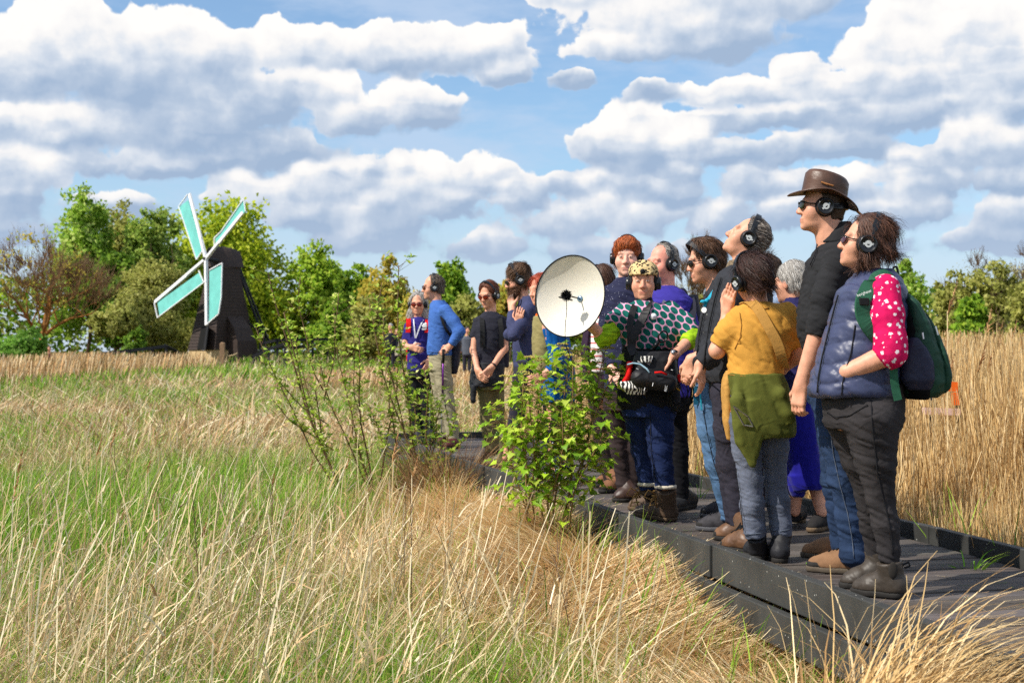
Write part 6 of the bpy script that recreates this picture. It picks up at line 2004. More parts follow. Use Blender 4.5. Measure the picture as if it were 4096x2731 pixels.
d.shoe((3000, 2166), (2852, 2156), d.p(2947, 2075, .14), brb, 'boot', top=.16, topr=.05, laces=True)
d.phones('headphones on the man tipping his face to the sun', tilt=.12, low=-.004, band_r=.134, out=.088)

# ---- E: young man in sunglasses
e = Person('person with wavy brown hair, sunglasses and light blue jeans looking down', 8.25)
e.head(2824, 1046, (-.97, -.12, -.14), size=1.0, neck=(2872, 1160, 0), neck_r=.05, dd=0)
e.arm([(2890, 1210, -.19), (2846, 1400, -.22), (2764, 1440, -.20)], (.047, .038, .030), dict(to=(2740, 1535, -.2), palm=(.5, .7, -.2), curl=.7, thumb=-1))
e.arm([(2890, 1210, .19), (2850, 1400, .2), (2780, 1450, .05)], (.047, .038, .028), dict(to=(2760, 1530, -.05), palm=(.5, -.5, 0), curl=.5, thumb=1))
e.leg((2845, 1560, -.08), (2872, 1850, -.06), (2924, 2065, -.03), None); e.leg((2850, 1560, .08), (2890, 1850, .1), (2930, 2050, .14), None)
e.build(G(2900, 2110), [(1170, 2825, 2930, .15), (1260, 2815, 2950, .15), (1400, 2800, 2930, .14), (1500, 2800, 2920, .13), (1600, 2795, 2910, .13)])
e.hair((92, 64, 44), n=4800, ln=.06, wd=.0024, t=.010, curl=.35, seed=14, front=.066, cut=.004, low=-.02, lift=.5, flow=(0, -.3, -.8), extra=[((0, .02, .085), (.075, .085, .06), 'add')])
e.glasses()
eja = e.wear('jacket', navyj, [[(1140, 2832, 2915, .075), (1165, 2822, 2940, .12), (1195, 2814, 2960, .175), (1260, 2804, 2970, .19), (1340, 2788, 2960, .18), (1420, 2776, 2945, .175), (1510, 2784, 2935, .165), (1560, 2794, 2925, .16)]],
       [([(2890, 1210, -.185), (2862, 1320, -.215), (2838, 1400, -.222), (2796, 1424, -.21)], [45, 42, 38, 32], True), ([(2890, 1210, .185), (2850, 1400, .2), (2800, 1440, .08)], [45, 40, 32], True)], fold=.010, seed=41)
e.wear('collar', navyj, [[(1118, 2836, 2916, .07), (1160, 2826, 2930, .09)]], fold=.004)
light = denim('light_denim', (86, 116, 150))
etr = e.wear('trousers', light, [[(1470, 2782, 2926, .155), (1560, 2782, 2920, .155), (1620, 2784, 2912, .15)]],
       [([(2836, 1600, -.07), (2848, 1720, -.07), (2868, 1850, -.06), (2898, 1950, -.045), (2924, 2050, -.03), (2926, 2078, -.03)], [60, 56, 50, 46, 41, 42], True), ([(2850, 1600, .08), (2890, 1850, .1), (2932, 2060, .14)], [60, 48, 40], True)], fold=.017, freq=(5, 5, 16), seed=42, slant=.9)
snk = mat('grey_trainer', srgb(52, 50, 54), var=.4, vscale=30, rough=.75, bump=.4, bscale=80)
e.shoe((2950, 2126), (2782, 2118), e.p(2926, 2066, -.03), snk, 'shoe', top=.095, laces=True, sole=mat('grey_trainer_sole', srgb(84, 84, 88), rough=.8))
e.shoe((2950, 2075), (2800, 2066), e.p(2932, 2050, .14), snk, 'shoe', top=.095, laces=True, sole=MATS['grey_trainer_sole'])
e.phones('headphones pushed forward on the wavy brown hair of the young man', tilt=.62, low=-.004, band_r=.140, out=.088)
turq = mat('turquoise_ribbon', srgb(40, 170, 200), var=.1, rough=.7)
lan = strap(e.o, [e.p(2862, 1150, -.12), e.p(2846, 1176, -.165), e.p(2826, 1206, -.18), e.p(2818, 1228, -.175)], .016, .003, turq, 'lanyard', (1, 0, .3))
m = MB(); m.ell(e.p(2813, 1206, -.185), (.018, .008, .010)); m.ell(e.p(2828, 1202, -.185), (.012, .008, .013)); m.build('bow', turq, lan, smooth=True)
m = MB(); m.lathe(e.p(2817, 1240, -.182), (-.5, -1, .1), [(0, 0), (.016, 0), (.016, .004), (0, .005)], 16); m.build('badge', whitep, lan)
strap(e.o, [e.p(2786, 1545, -.12), e.p(2785, 1580, -.125), e.p(2783, 1618, -.125)], .028, .004, mat('teal_webbing', srgb(20, 90, 120), rough=.8), 'hanging_strap', (1, 0, 0))
strap(e.o, [e.p(2800, 1550, -.15), e.p(2802, 1590, -.155), e.p(2806, 1640, -.15)], .008, .004, turq, 'hanging_ribbon', (1, 0, 0))

# ---- F: grey haired woman turned away, blue skirt
f = Person('person with short silver hair turned away in a long royal blue skirt', 8.4)
f.head(3166, 1132, (-.72, .68, -.05), size=.98, neck=(3176, 1215, 0), neck_r=.048)
f.arm([(3230, 1270, .0), (3265, 1420, .02), (3240, 1550, .0)], (.045, .036, .026), dict(to=(3230, 1610, 0), palm=(-1, 0, 0), curl=.4, thumb=1)); f.arm([(3120, 1270, .0), (3092, 1420, .1), (3110, 1540, .1)], (.045, .036, .026), dict(to=(3110, 1600, .1), palm=(1, 0, 0), curl=.4, thumb=-1))
f.leg((3185, 1700, -.03), (3190, 1890, -.02), (3180, 2045, .0), None, rad=(.07, .05, .03)); f.leg((3225, 1700, .05), (3252, 1885, .0), (3286, 2050, -.06), None, rad=(.07, .055, .032))
f.build(G(3225, 2100), [(1225, 3130, 3225, .08), (1300, 3100, 3245, .12), (1450, 3100, 3240, .12), (1600, 3100, 3250, .13), (1720, 3120, 3260, .12)])
f.hair((168, 162, 154), n=3400, ln=.045, t=.012, curl=.25, seed=16, front=.06, cut=.01, low=-.03, back_low=-.04, lift=.25, grey=(206, 202, 196))
f.wear('jacket', cloth('indigo_wool', (44, 42, 84), var=.25, vscale=40, bump=.8, bscale=90), [[(1190, 3138, 3214, .075), (1225, 3122, 3232, .10), (1262, 3096, 3256, .135), (1350, 3086, 3264, .15), (1470, 3084, 3258, .15), (1600, 3096, 3262, .155), (1660, 3104, 3268, .158)]],
       [([(3232, 1275, 0), (3262, 1420, .02), (3244, 1540, .0)], [36, 33, 26], True), ([(3118, 1275, 0), (3094, 1420, .1), (3110, 1530, .1)], [36, 33, 26], True)], fold=.010, seed=51)
skirt = cloth('royal_blue_jersey', (22, 20, 132), var=.08, rough=.75, sheen=.2)
f.wear('skirt', skirt, [[(1600, 3102, 3262, .15), (1720, 3116, 3280, .165), (1850, 3126, 3296, .175), (1925, 3132, 3304, .18), (1950, 3140, 3296, .17)], [(1900, 3138, 3222, .10, -.05), (1960, 3148, 3222, .08, -.06), (1984, 3158, 3216, .06, -.06)]], fold=.016, freq=(16, 16, 2.2), seed=52, slant=0)
slip = mat('black_canvas', srgb(38, 36, 36), var=.2, rough=.85)
tansole = mat('tan_sole', srgb(110, 92, 72), rough=.9)
f.shoe((3214, 2092), (3160, 2082), f.p(3182, 2045, .0), slip, 'shoe', top=.075, w=.04, topr=.036, sole=tansole)
f.shoe((3308, 2112), (3238, 2130), f.p(3288, 2050, -.06), slip, 'shoe', top=.075, w=.04, topr=.036, sole=tansole)
strap(f.o, [f.p(3150, 1216, -.05), f.p(3168, 1232, -.10), f.p(3200, 1262, -.145), f.p(3230, 1310, -.15)], .016, .005, mat('pink_strap', srgb(196, 132, 110)), 'bag_strap', (0, .5, 1))

# ---- L: person in a pale blue shirt, mostly hidden between the mustard shirt and the silver hair
l = Person('person in a pale blue shirt mostly hidden between mustard shirt and silver hair', 9.7)
l.head(3062, 1092, (-.9, .4, 0), size=.95, neck=(3080, 1170, 0))
l.arm([(3020, 1220, .0), (3000, 1360, 0), (3020, 1480, -.05)]); l.arm([(3128, 1220, .0), (3140, 1360, 0), (3110, 1480, -.05)])
l.leg((3050, 1600, 0), (3050, 1800, 0), (3050, 1970, 0), None); l.leg((3110, 1600, .05), (3110, 1800, .05), (3110, 1970, .05), None)
l.h = .010; l.hf = .008
l.build(G(3080, 2010), [(1190, 3030, 3120, .10), (1300, 3020, 3130, .12), (1500, 3020, 3130, .12), (1620, 3020, 3130, .12)])
l.hair((70, 52, 40), n=900, ln=.05, t=.012, curl=.3, seed=2, cut=.01)
l.wear('shirt', cloth('pale_blue_cotton', (176, 196, 224), var=.06), [[(1160, 3050, 3108, .06), (1190, 3016, 3136, .12), (1300, 3010, 3142, .14), (1560, 3012, 3140, .14)]], [([(3022, 1215, 0), (3000, 1360, 0), (3016, 1460, -.04)], [30, 27, 22], True), ([(3128, 1215, 0), (3140, 1360, 0), (3114, 1460, -.04)], [30, 27, 22], True)], seed=5, h=.010)
l.wear('trousers', darkt, [[(1540, 3012, 3140, .14), (1640, 3016, 3136, .14)]], [([(3050, 1620, 0), (3050, 1980, 0)], [38, 30], True), ([(3110, 1620, .05), (3110, 1980, .05)], [38, 30], True)], h=.010)
l.shoe((3070, 2012), (3000, 2010), l.p(3050, 1975, 0), slip, w=.042); l.shoe((3130, 2005), (3060, 2003), l.p(3110, 1975, .05), slip, w=.042)

seam(c, ctr, [(2944, 1880), (2958, 1980), (2966, 2060), (2974, 2120)], thread); seam(c, ctr, [(2962, 2128), (3000, 2136), (3052, 2130)], pale_thread, 'turn_up'); seam(c, ctr, [(3086, 2118), (3120, 2124), (3160, 2116)], pale_thread, 'turn_up')
mdark = mat('mustard_seam', srgb(168, 116, 46), var=0)
seam(c, csh, [(2912, 1498), (2980, 1504), (3060, 1506), (3120, 1500)], mdark, 'hem'); seam(c, csh, [(2958, 1250), (2966, 1300), (2960, 1350), (2938, 1396)], mdark, 'armhole'); seam(c, csh, [(2992, 1222), (3030, 1240), (3075, 1232)], mdark, 'neckband', r=.004)
seam(d, dja, [(2846, 1330), (2880, 1326), (2916, 1322)], thread, 'pocket_flap', r=.004); seam(d, dja, [(2884, 1110), (2860, 1190), (2838, 1290), (2820, 1400), (2812, 1500)], thread, 'placket', r=.004)
m = MB(); 
for (x, y) in ((2830, 1260), (2818, 1330), (2806, 1400)): m.ell(e.p(x, y, -.155), (.008, .005, .008), None, 8, 5)
m.build('snap', MATS['dull_metal'], e.o)['kind'] = 'stuff'
seam(e, eja, [(2828, 1180), (2812, 1260), (2796, 1340), (2786, 1420)], thread, 'placket', r=.004)
seam(e, etr, [(2812, 1640), (2830, 1740), (2852, 1840), (2884, 1940), (2908, 2040)], thread)
# ---- G: the woman holding the dish
g = Person('person in a leopard cap and dotted poncho holding the white dish', 8.8)
g.head(2574, 1126, (-.14, -.99, -.04), size=.98, neck=(2573, 1235, 0), neck_r=.053)
g.brow = srgb(86, 60, 46)
g.arm([(2490, 1262, .0), (2418, 1352, -.10), (2362, 1300, -.12)], (.047, .040, .030), dict(to=(2340, 1230, -.06), palm=(-.3, -.9, .2), curl=.35, thumb=1))
g.arm([(2690, 1262, .0), (2766, 1352, -.10), (2696, 1420, -.26)], (.047, .040, .028), dict(to=(2628, 1446, -.27), palm=(-.2, .3, -.9), curl=.6, thumb=1, size=1.0))
g.leg((2550, 1640, .05), (2562, 1800, .09), (2592, 1945, .08), None); g.leg((2638, 1640, -.04), (2642, 1800, -.09), (2658, 1945, -.08), None)
g.build(G(2620, 2070), [(1220, 2520, 2640, .08), (1270, 2490, 2700, .11), (1350, 2490, 2700, .125), (1450, 2500, 2700, .13), (1600, 2500, 2700, .14), (1660, 2510, 2700, .13)])
g.hair((84, 60, 46), n=700, ln=.03, t=.004, curl=.2, seed=17, front=.05, cut=.0, low=-.03)
eyem = mat('eye_white', srgb(214, 206, 200), var=0, rough=.2); irism = mat('iris', srgb(46, 34, 28), var=0, rough=.15)


def eyes(s, open_=.55):
    for sg in (1, -1):
        m = MB(); m.ell(s.H(sg * .030, .0875, .003), np.array((.0115, .009, .0095 * open_)) * s.hs, s.hR, 12, 8); o = m.build('eye', eyem, s.o, smooth=True)
        m = MB(); m.ell(s.H(sg * .030, .0945, .003), np.array((.005, .003, .0055 * open_ * 1.3)) * s.hs, s.hR, 10, 6); m.build('iris', irism, o, smooth=True)


eyes(g, .5)
leo = mat('leopard_plush', srgb(214, 186, 132), var=0, rough=.95, bump=.5, bscale=160)
ln_ = leo.node_tree; b_ = ln_.nodes['Principled BSDF']; tcn = ln_.nodes.new('ShaderNodeTexCoord'); vo = ln_.nodes.new('ShaderNodeTexVoronoi'); vo.inputs['Scale'].default_value = 52; nz = ln_.nodes.new('ShaderNodeTexNoise'); nz.inputs['Scale'].default_value = 60
ln_.links.new(tcn.outputs['Object'], vo.inputs['Vector']); ln_.links.new(tcn.outputs['Object'], nz.inputs['Vector'])
ad_ = ln_.nodes.new('ShaderNodeMath'); ad_.operation = 'MULTIPLY_ADD'; ln_.links.new(nz.outputs['Fac'], ad_.inputs[0]); ad_.inputs[1].default_value = .6; ln_.links.new(vo.outputs['Distance'], ad_.inputs[2])
rp = ln_.nodes.new('ShaderNodeValToRGB'); ln_.links.new(ad_.outputs[0], rp.inputs[0]); rp.color_ramp.interpolation = 'CONSTANT'
rp.color_ramp.elements[0].color = (*srgb(40, 32, 26), 1); rp.color_ramp.elements[1].position = .72; rp.color_ramp.elements[1].color = (*srgb(216, 188, 134), 1)
ln_.links.new(rp.outputs[0], b_.inputs['Base Color'])
F = Field(g.hc - .2, g.hc + .22, .006)
F.ell(g.H(0, -.01, .062), np.array((.092, .106, .074)), g.hR, .01); F.cone(g.H(-.045, .07, .050), g.H(.045, .07, .050), .022, .022, .02); F.cone(g.H(-.04, .105, .040), g.H(.04, .105, .040), .010, .010, .02)
zc = g.H(0, 0, .036)[2]; F.below(zc)
V, Q = F.mesh(1); V = V + normals(V, Q) * ((fbm(V * 40, 2, 3) - .5) * .010)[:, None]
cap_ = np_mesh('cap', V, Q, leo, g.o)
m = MB(); m.ell(g.H(0, .108, .062), (.016, .012, .017)); m.build('cap_tuft', padm, cap_, smooth=True)
# dotted poncho: rows of big green spots on pink
pon = cloth('dotted_poncho', (226, 166, 196), var=.05, rough=.85, bump=.2, bscale=200)
pn = pon.node_tree; b_ = pn.nodes['Principled BSDF']
atn = pn.nodes.new('ShaderNodeAttribute'); atn.attribute_name = 'Flat'; sp = pn.nodes.new('ShaderNodeSeparateXYZ'); pn.links.new(atn.outputs['Vector'], sp.inputs[0])


def pm(op, a_, b2=None, c2=None):
    n = pn.nodes.new('ShaderNodeMath'); n.operation = op
    for i, s_ in enumerate((a_, b2, c2)):
        if s_ is None: continue
        if isinstance(s_, (int, float)): n.inputs[i].default_value = s_
        else: pn.links.new(s_, n.inputs[i])
    return n.outputs[0]


per = .050
xx = pm('MULTIPLY_ADD', sp.outputs[2], .18, sp.outputs[0]); zz = pm('MULTIPLY_ADD', sp.outputs[0], .22, sp.outputs[2])
row = pm('FLOOR', pm('DIVIDE', zz, per * .866)); odd = pm('MULTIPLY', pm('MODULO', pm('ADD', row, 100), 2), .5)
fx = pm('SUBTRACT', pm('FRACT', pm('ADD', pm('ADD', pm('DIVIDE', xx, per), 100), odd)), .5)
fz = pm('MULTIPLY', pm('SUBTRACT', pm('FRACT', pm('DIVIDE', zz, per * .866)), .5), .866)
dd_ = pm('SQRT', pm('ADD', pm('MULTIPLY', fx, fx), pm('MULTIPLY', fz, fz)))
inn = pm('LESS_THAN', dd_, .44)
mxn = pn.nodes.new('ShaderNodeMix'); mxn.data_type = 'RGBA'; src = b_.inputs['Base Color'].links[0].from_socket
pn.links.new(inn, mxn.inputs[0]); pn.links.new(src, mxn.inputs[6]); mxn.inputs[7].default_value = (*srgb(22, 96, 88), 1); pn.links.new(mxn.outputs[2], b_.inputs['Base Color'])
blackc = cloth('black_cotton', (36, 36, 40), var=.12)
g.wear('undershirt', blackc, [[(1180, 2540, 2606, .062), (1215, 2534, 2614, .078), (1250, 2520, 2640, .10)], [(1370, 2488, 2706, .145), (1450, 2486, 2712, .15), (1560, 2470, 2722, .155), (1612, 2466, 2722, .155), (1640, 2490, 2700, .15)]], seed=60, fold=.010)
g.wear('poncho', pon, [[(1204, 2536, 2612, .075), (1222, 2510, 2658, .11), (1246, 2482, 2712, .14), (1290, 2470, 2738, .16), (1340, 2474, 2742, .165), (1382, 2488, 2716, .162), (1398, 2494, 2706, .155)]],
       [([(2500, 1254, .0), (2468, 1288, -.05), (2454, 1312, -.08)], [46, 44, 40], True), ([(2680, 1250, .0), (2730, 1298, -.04), (2764, 1342, -.09)], [48, 48, 44], True)], k=.03, fold=.016, freq=(9, 9, 6), seed=61, slant=.8, flatuv=True, h=.0065)
lime = mat('lime_knit', srgb(160, 204, 30), var=.5, vscale=28, rough=.9, stretch=(.6, .6, 5), bump=.4, bscale=120)
g.wear('sleeve', lime, tubes=[([(2470, 1290, -.05), (2436, 1340, -.09), (2416, 1354, -.105), (2396, 1338, -.12)], [36, 37, 33, 27], True)], fold=.020, freq=(26, 26, 26), seed=62)
g.wear('sleeve', lime, tubes=[([(2740, 1310, -.05), (2766, 1350, -.10), (2744, 1376, -.15)], [36, 38, 31], True)], fold=.008, freq=(22, 22, 22), seed=63)
m = MB(); q = g.p(2698, 1419, -.258); ax = unit(g.p(2766, 1352, -.10) - g.p(2696, 1420, -.26))
m.lathe(q, ax, [(.030, -.008), (.033, -.008), (.033, .008), (.030, .008)], 18, closed=True); wb = m.build('watch', padm, g.o, smooth=True)
m = MB(); m.lathe(q + np.array((-.012, -.031, .016)), (-.3, -.9, .5), [(0, 0), (.014, 0), (.014, .007), (0, .008)], 16); m.build('watch_face', mat('steel', (.5, .52, .56), rough=.25, metal=.8, var=0), wb, smooth=True)
navyd = denim('navy_denim', (34, 46, 82))
gtr = g.wear('trousers', navyd, [[(1560, 2486, 2706, .15), (1640, 2488, 2706, .152), (1665, 2492, 2704, .145)]],
       [([(2550, 1650, .05), (2556, 1730, .07), (2562, 1800, .09), (2580, 1880, .09), (2592, 1960, .08)], [58, 46, 38, 35, 34], True), ([(2636, 1650, -.04), (2640, 1730, -.07), (2642, 1800, -.09), (2652, 1880, -.09), (2660, 1952, -.08)], [64, 54, 46, 42, 40], True)], fold=.015, freq=(5, 5, 22), seed=64, slant=.6)
snow = mat('taupe_leather', srgb(92, 74, 60), var=.4, vscale=14, rough=.6, bump=.3, bscale=50)
fleece = mat('cream_fleece', srgb(214, 204, 184), var=.15, vscale=60, rough=1, bump=.6, bscale=120)
lacem = mat('tan_lace', srgb(190, 148, 92), var=.2, rough=.9)
for (heel, toe, px_, dz) in (((2694, 2085), (2540, 2062), (2662, 1945, -.08), 0), ((2648, 2050), (2520, 2036), (2594, 1945, .08), 1)):
    an = g.p(*px_); bt = g.shoe(heel, toe, an, snow, 'boot', top=.215, topr=.066, w=.052, sole=mat('boot_gum', srgb(96, 78, 60), rough=.85))
    m = MB(); m.lathe((an[0], an[1], .222), (0, 0, 1), [(.060 + .010 * math.cos(q), .012 * math.sin(q)) for q in np.linspace(0, 2 * math.pi, 10, endpoint=False)], 20, closed=True); m.build('fleece_cuff', fleece, bt, smooth=True)
    m = MB()
    fwd_ = unit(G(*toe) - G(*heel)); sd_ = np.array([-fwd_[1], fwd_[0], 0])
    for i, hh in enumerate((.10, .13, .16, .19)):
        ctr = an * np.array([1, 1, 0]) + fwd_ * (.074 + .012 * (3 - i) * .9) + (0, 0, hh)
        m.tube([ctr - sd_ * .035, ctr + fwd_ * .008, ctr + sd_ * .035], .0045, 5)
    ctr = an * np.array([1, 1, 0]) + fwd_ * .085 + (0, 0, .165)
    for sg in (-1, 1):
        m.tube([ctr, ctr + sd_ * sg * .05 + (0, 0, .03) + fwd_ * .02, ctr + sd_ * sg * .075 + (0, 0, -.01) + fwd_ * .03, ctr + sd_ * sg * .03 + (0, 0, -.03) + fwd_ * .02, ctr], .0042, 5)
        m.tube([ctr, ctr + sd_ * sg * .02 + (0, 0, -.05) + fwd_ * .035, ctr + sd_ * sg * .035 + (0, 0, -.09) + fwd_ * .035], .0042, 5)
    m.build('laces', lacem, bt, smooth=True)
g.phones('headphones over the leopard cap of the woman with the dish', tilt=-.12, low=-.012, band_r=.128, out=.088)
m = MB(); q = g.p(2614, 1266, -.158); m.lathe(q, (-.15, -1, .12), [(0, 0), (.020, 0), (.020, .003), (0, .005)], 20); bdg = m.build('badge', whitep, g.o, smooth=True)
text('125', q + np.array((-.001, -.007, -.001)), .013, (1, 0, 0), (0, .1, 1), mat('violet_print', srgb(90, 80, 150), var=0), bdg)

# the parabolic dish: rim, bowl, microphone in a fur cover
dn = unit((-.56, -.80, .10)); dc = P(2278, 1184, 8.52); R_ = .246
dish = thing('parabolic_dish', dc, 'round white listening dish with a furry black microphone held up by the cap wearer', 'dish')
bowl = mat('dish_white', srgb(228, 222, 208), var=.02, rough=.32, spec=.4)
dep = .122
prof = [(R_ * t, -dep * (1 - t * t)) for t in np.linspace(0, 1, 22)] + [(R_ * t, -dep * (1 - t * t) - .004) for t in np.linspace(1, 0, 22)]
m = MB(); m.lathe(dc, dn, prof, 64); m.build('bowl', bowl, dish, smooth=True)
m = MB(); m.lathe(dc, dn, [(R_ + .004 * math.cos(q), .004 * math.sin(q)) for q in np.linspace(0, 2 * math.pi, 8, endpoint=False)], 64, closed=True); m.build('rim', padm, dish, smooth=True)
hubp = dc - dn * (dep - .002); mic = hubp + dn * .155
m = MB(); m.lathe(hubp, dn, [(0, .0), (.019, .0), (.019, .006), (.008, .010), (0, .010)], 20); m.build('hub', mat('blue_steel', srgb(130, 160, 186), rough=.25, metal=.7, var=0), dish, smooth=True)
m = MB(); m.tube([hubp + dn * .005, hubp + dn * .09], .0045, 8); m.tube([hubp + dn * .09 + (0, 0, -.022), hubp + dn * .235 + (0, 0, -.022)], .0045, 8); m.build('arm', blackm, dish, smooth=True)
m = MB(); m.ell(mic, (.020, .020, .022)); mc_ = m.build('microphone', padm, dish, smooth=True)
nf = 900; u = RNG.normal(0, 1, (nf, 3)); u /= np.linalg.norm(u, axis=1)[:, None]
sd = np.cross(u, RNG.normal(0, 1, (nf, 3))); sd /= np.linalg.norm(sd, axis=1)[:, None]
A0 = mic + u * .017; A1 = mic + u * RNG.uniform(.024, .036, nf)[:, None] + RNG.normal(0, .004, (nf, 3))
VV = np.stack([A0 - sd * .0025, A0 + sd * .0025, A1 + sd * .0008, A1 - sd * .0008], 1).reshape(-1, 3)
np_mesh('fur_cover', VV, np.arange(4 * nf).reshape(nf, 4), padm, mc_, smooth=False)
m = MB(); b0 = mic + (0, 0, -.02)
m.tube([b0, b0 + (.002, -.02, -.08), P(2262, 1290, 8.36), P(2260, 1330, 8.36), P(2262, 1380, 8.42), P(2290, 1450, 8.5), P(2400, 1500, 8.55), P(2500, 1480, 8.56)], .0022, 5); m.build('cable', padm, dish, smooth=True)
m = MB(); m.tube([hubp - dn * .006, hubp - dn * .05], .016, 10); m.tube([hubp - dn * .045 + (0, 0, .03), hubp - dn * .05 + (0, 0, -.10)], .017, 10); m.build('handle', padm, dish, smooth=True)

# recorder bag, slung in front
rbg = thing('recorder_bag', g.p(2620, 1540, -.25), 'black recorder bag with red pockets hanging before the waist of the dish holder', 'bag')
nyl = cloth('black_nylon', (20, 20, 24), var=.15, rough=.55, spec=.35, bump=.4, bscale=120)
redn = cloth('red_nylon', (206, 24, 22), var=.1, rough=.6)
solid(g, 'case', nyl, rbg, [[(1404, 2540, 2690, .07, -.22), (1440, 2534, 2704, .085, -.225), (1500, 2528, 2712, .09, -.23), (1560, 2532, 2712, .085, -.23)]], fold=.004, p=3.2, seed=70)
solid(g, 'front_pouch', nyl, rbg, cones=[(g.p(2560, 1512, -.35), g.p(2672, 1532, -.35), .056, .056)], fold=.004, seed=71)
solid(g, 'side_pocket', redn, rbg, [[(1445, 2508, 2532, .05, -.24), (1500, 2500, 2526, .055, -.24), (1528, 2484, 2514, .04, -.24)]], fold=.004, p=3, seed=72)
solid(g, 'side_pocket', redn, rbg, [[(1495, 2696, 2722, .04, -.24), (1530, 2694, 2722, .04, -.24)]], fold=.004, p=3, seed=73)
m = MB(); m.tube([g.p(2618, 1490, -.405), g.p(2644, 1488, -.408), g.p(2668, 1498, -.405)], .007, 6); m.build('red_piping', redn, rbg, smooth=True)
zeb = mat('zebra_print', srgb(226, 224, 216), var=0, rough=.8)
zn = zeb.node_tree; wv_ = zn.nodes.new('ShaderNodeTexWave'); wv_.inputs['Scale'].default_value = 16; wv_.inputs['Distortion'].default_value = 9; tcz = zn.nodes.new('ShaderNodeTexCoord'); zn.links.new(tcz.outputs['Object'], wv_.inputs['Vector'])
rz = zn.nodes.new('ShaderNodeValToRGB'); rz.color_ramp.interpolation = 'CONSTANT'; rz.color_ramp.elements[0].color = (.012, .012, .014, 1); rz.color_ramp.elements[1].position = .52; rz.color_ramp.elements[1].color = (*srgb(226, 224, 216), 1)
zn.links.new(wv_.outputs['Color'], rz.inputs[0]); zn.links.new(rz.outputs[0], zn.nodes['Principled BSDF'].inputs['Base Color'])
solid(g, 'printed_lining', zeb, rbg, [[(1524, 2478, 2600, .06, -.25), (1550, 2484, 2596, .07, -.26), (1578, 2510, 2580, .05, -.25)]], fold=.004, seed=74)
solid(g, 'printed_flap', zeb, rbg, [[(1424, 2560, 2618, .03, -.30), (1452, 2564, 2612, .03, -.305)]], fold=.004, seed=75)
strap(rbg, [g.p(2596, 1205, -.05), g.p(2590, 1230, -.13), g.p(2566, 1280, -.175), g.p(2536, 1340, -.195), g.p(2526, 1390, -.20), g.p(2538, 1420, -.24)], .05, .007, nyl, 'shoulder_strap', [(.7, .3, .5), (.8, 0, .5), (.9, 0, .4), (1, 0, .2), (1, 0, .1), (1, 0, 0)])
strap(rbg, [g.p(2545, 1215, -.06), g.p(2532, 1240, -.13), g.p(2520, 1300, -.18), g.p(2524, 1390, -.19)], .04, .006, nyl, 'shoulder_strap', (1, 0, 0))
m = MB(); m.tube([g.p(2510, 1458, -.33), g.p(2532, 1452, -.34), g.p(2560, 1456, -.35), g.p(2586, 1474, -.37), g.p(2598, 1490, -.39)], .006, 6); m.build('blue_lead', mat('pale_blue_rubber', srgb(140, 170, 186), var=0), rbg, smooth=True)
m = MB()
for (x, y, dx, dy) in ((2550, 1445, 8, 3), (2545, 1473, 8, 4), (2613, 1530, -3, 14), (2580, 1550, -3, 12), (2684, 1479, 7, 1)):
    m.tube([g.p(x, y, -.41), g.p(x + dx, y + dy, -.41)], .0022, 4)
m.build('reflective_tab', whitep, rbg)['kind'] = 'stuff'
text('REC', g.p(2664, 1553, -.409), .020, (.15, 0, .98), (-.98, 0, .15), whitep, rbg)
text('K-TEK', g.p(2588, 1452, -.318), .015, (.94, 0, -.33), (.33, 0, .94), whitep, rbg)
coil = thing('cable_coil', g.p(2722, 1560, -.2), 'big coil of thin black cable hanging beside the recorder bag', 'cable')
m = MB(); r = np.random.default_rng(8)
for i in range(13):
    cc_ = g.p(2724 + r.normal(0, 8), 1578 + r.normal(0, 8), -.24 + .01 * i); rx, rz = r.uniform(34, 52) * g.k, r.uniform(52, 76) * g.k; ph = r.uniform(-.5, .1)
    pts = []
    for t in np.linspace(0, 2 * math.pi, 22):
        x, z = rx * math.cos(t), rz * math.sin(t); pts.append(cc_ + np.array([x * math.cos(ph) - z * math.sin(ph), .02 * math.sin(t * 2 + i), x * math.sin(ph) + z * math.cos(ph)]))
    m.tube(pts, .0032, 5)
m.tube([g.p(2700, 1500, -.3), g.p(2715, 1530, -.28), g.p(2740, 1600, -.26), g.p(2722, 1660, -.26), g.p(2714, 1640, -.26)], .003, 5)
m.build('loops', padm, coil, smooth=True)
m = MB(); m.tube([g.p(2702, 1548, -.30), g.p(2720, 1562, -.30)], .004, 6); m.build('yellow_plug', mat('yellow_rubber', srgb(214, 164, 40), var=0), coil, smooth=True)
mm_ = thing('shock_mount', g.p(2650, 1352, -.22), 'black ring shaped microphone mount on a short handle against the dotted poncho', 'mount')
m = MB()
for dd2 in (-.03, .02):
    q = g.p(2652, 1346, -.215 + dd2 - .02); m.lathe(q, (.45, -.8, -.25), [(.034 + .006 * math.cos(k), .006 * math.sin(k)) for k in np.linspace(0, 6.28, 8, endpoint=False)], 20, closed=True)
    if dd2 < 0: q0 = q
for k in range(4):
    o_ = np.array([math.cos(k * 1.57 + .6) * .028, 0, math.sin(k * 1.57 + .6) * .034]); m.tube([q0 + o_, q + o_], .005, 5)
m.build('rings', blackm, mm_, smooth=True)
m = MB(); m.tube([g.p(2640, 1362, -.23), g.p(2612, 1392, -.25)], .014, 10); m.tube([g.p(2614, 1390, -.25), g.p(2604, 1400, -.255)], .010, 8); m.build('handle', blackm, mm_, smooth=True)

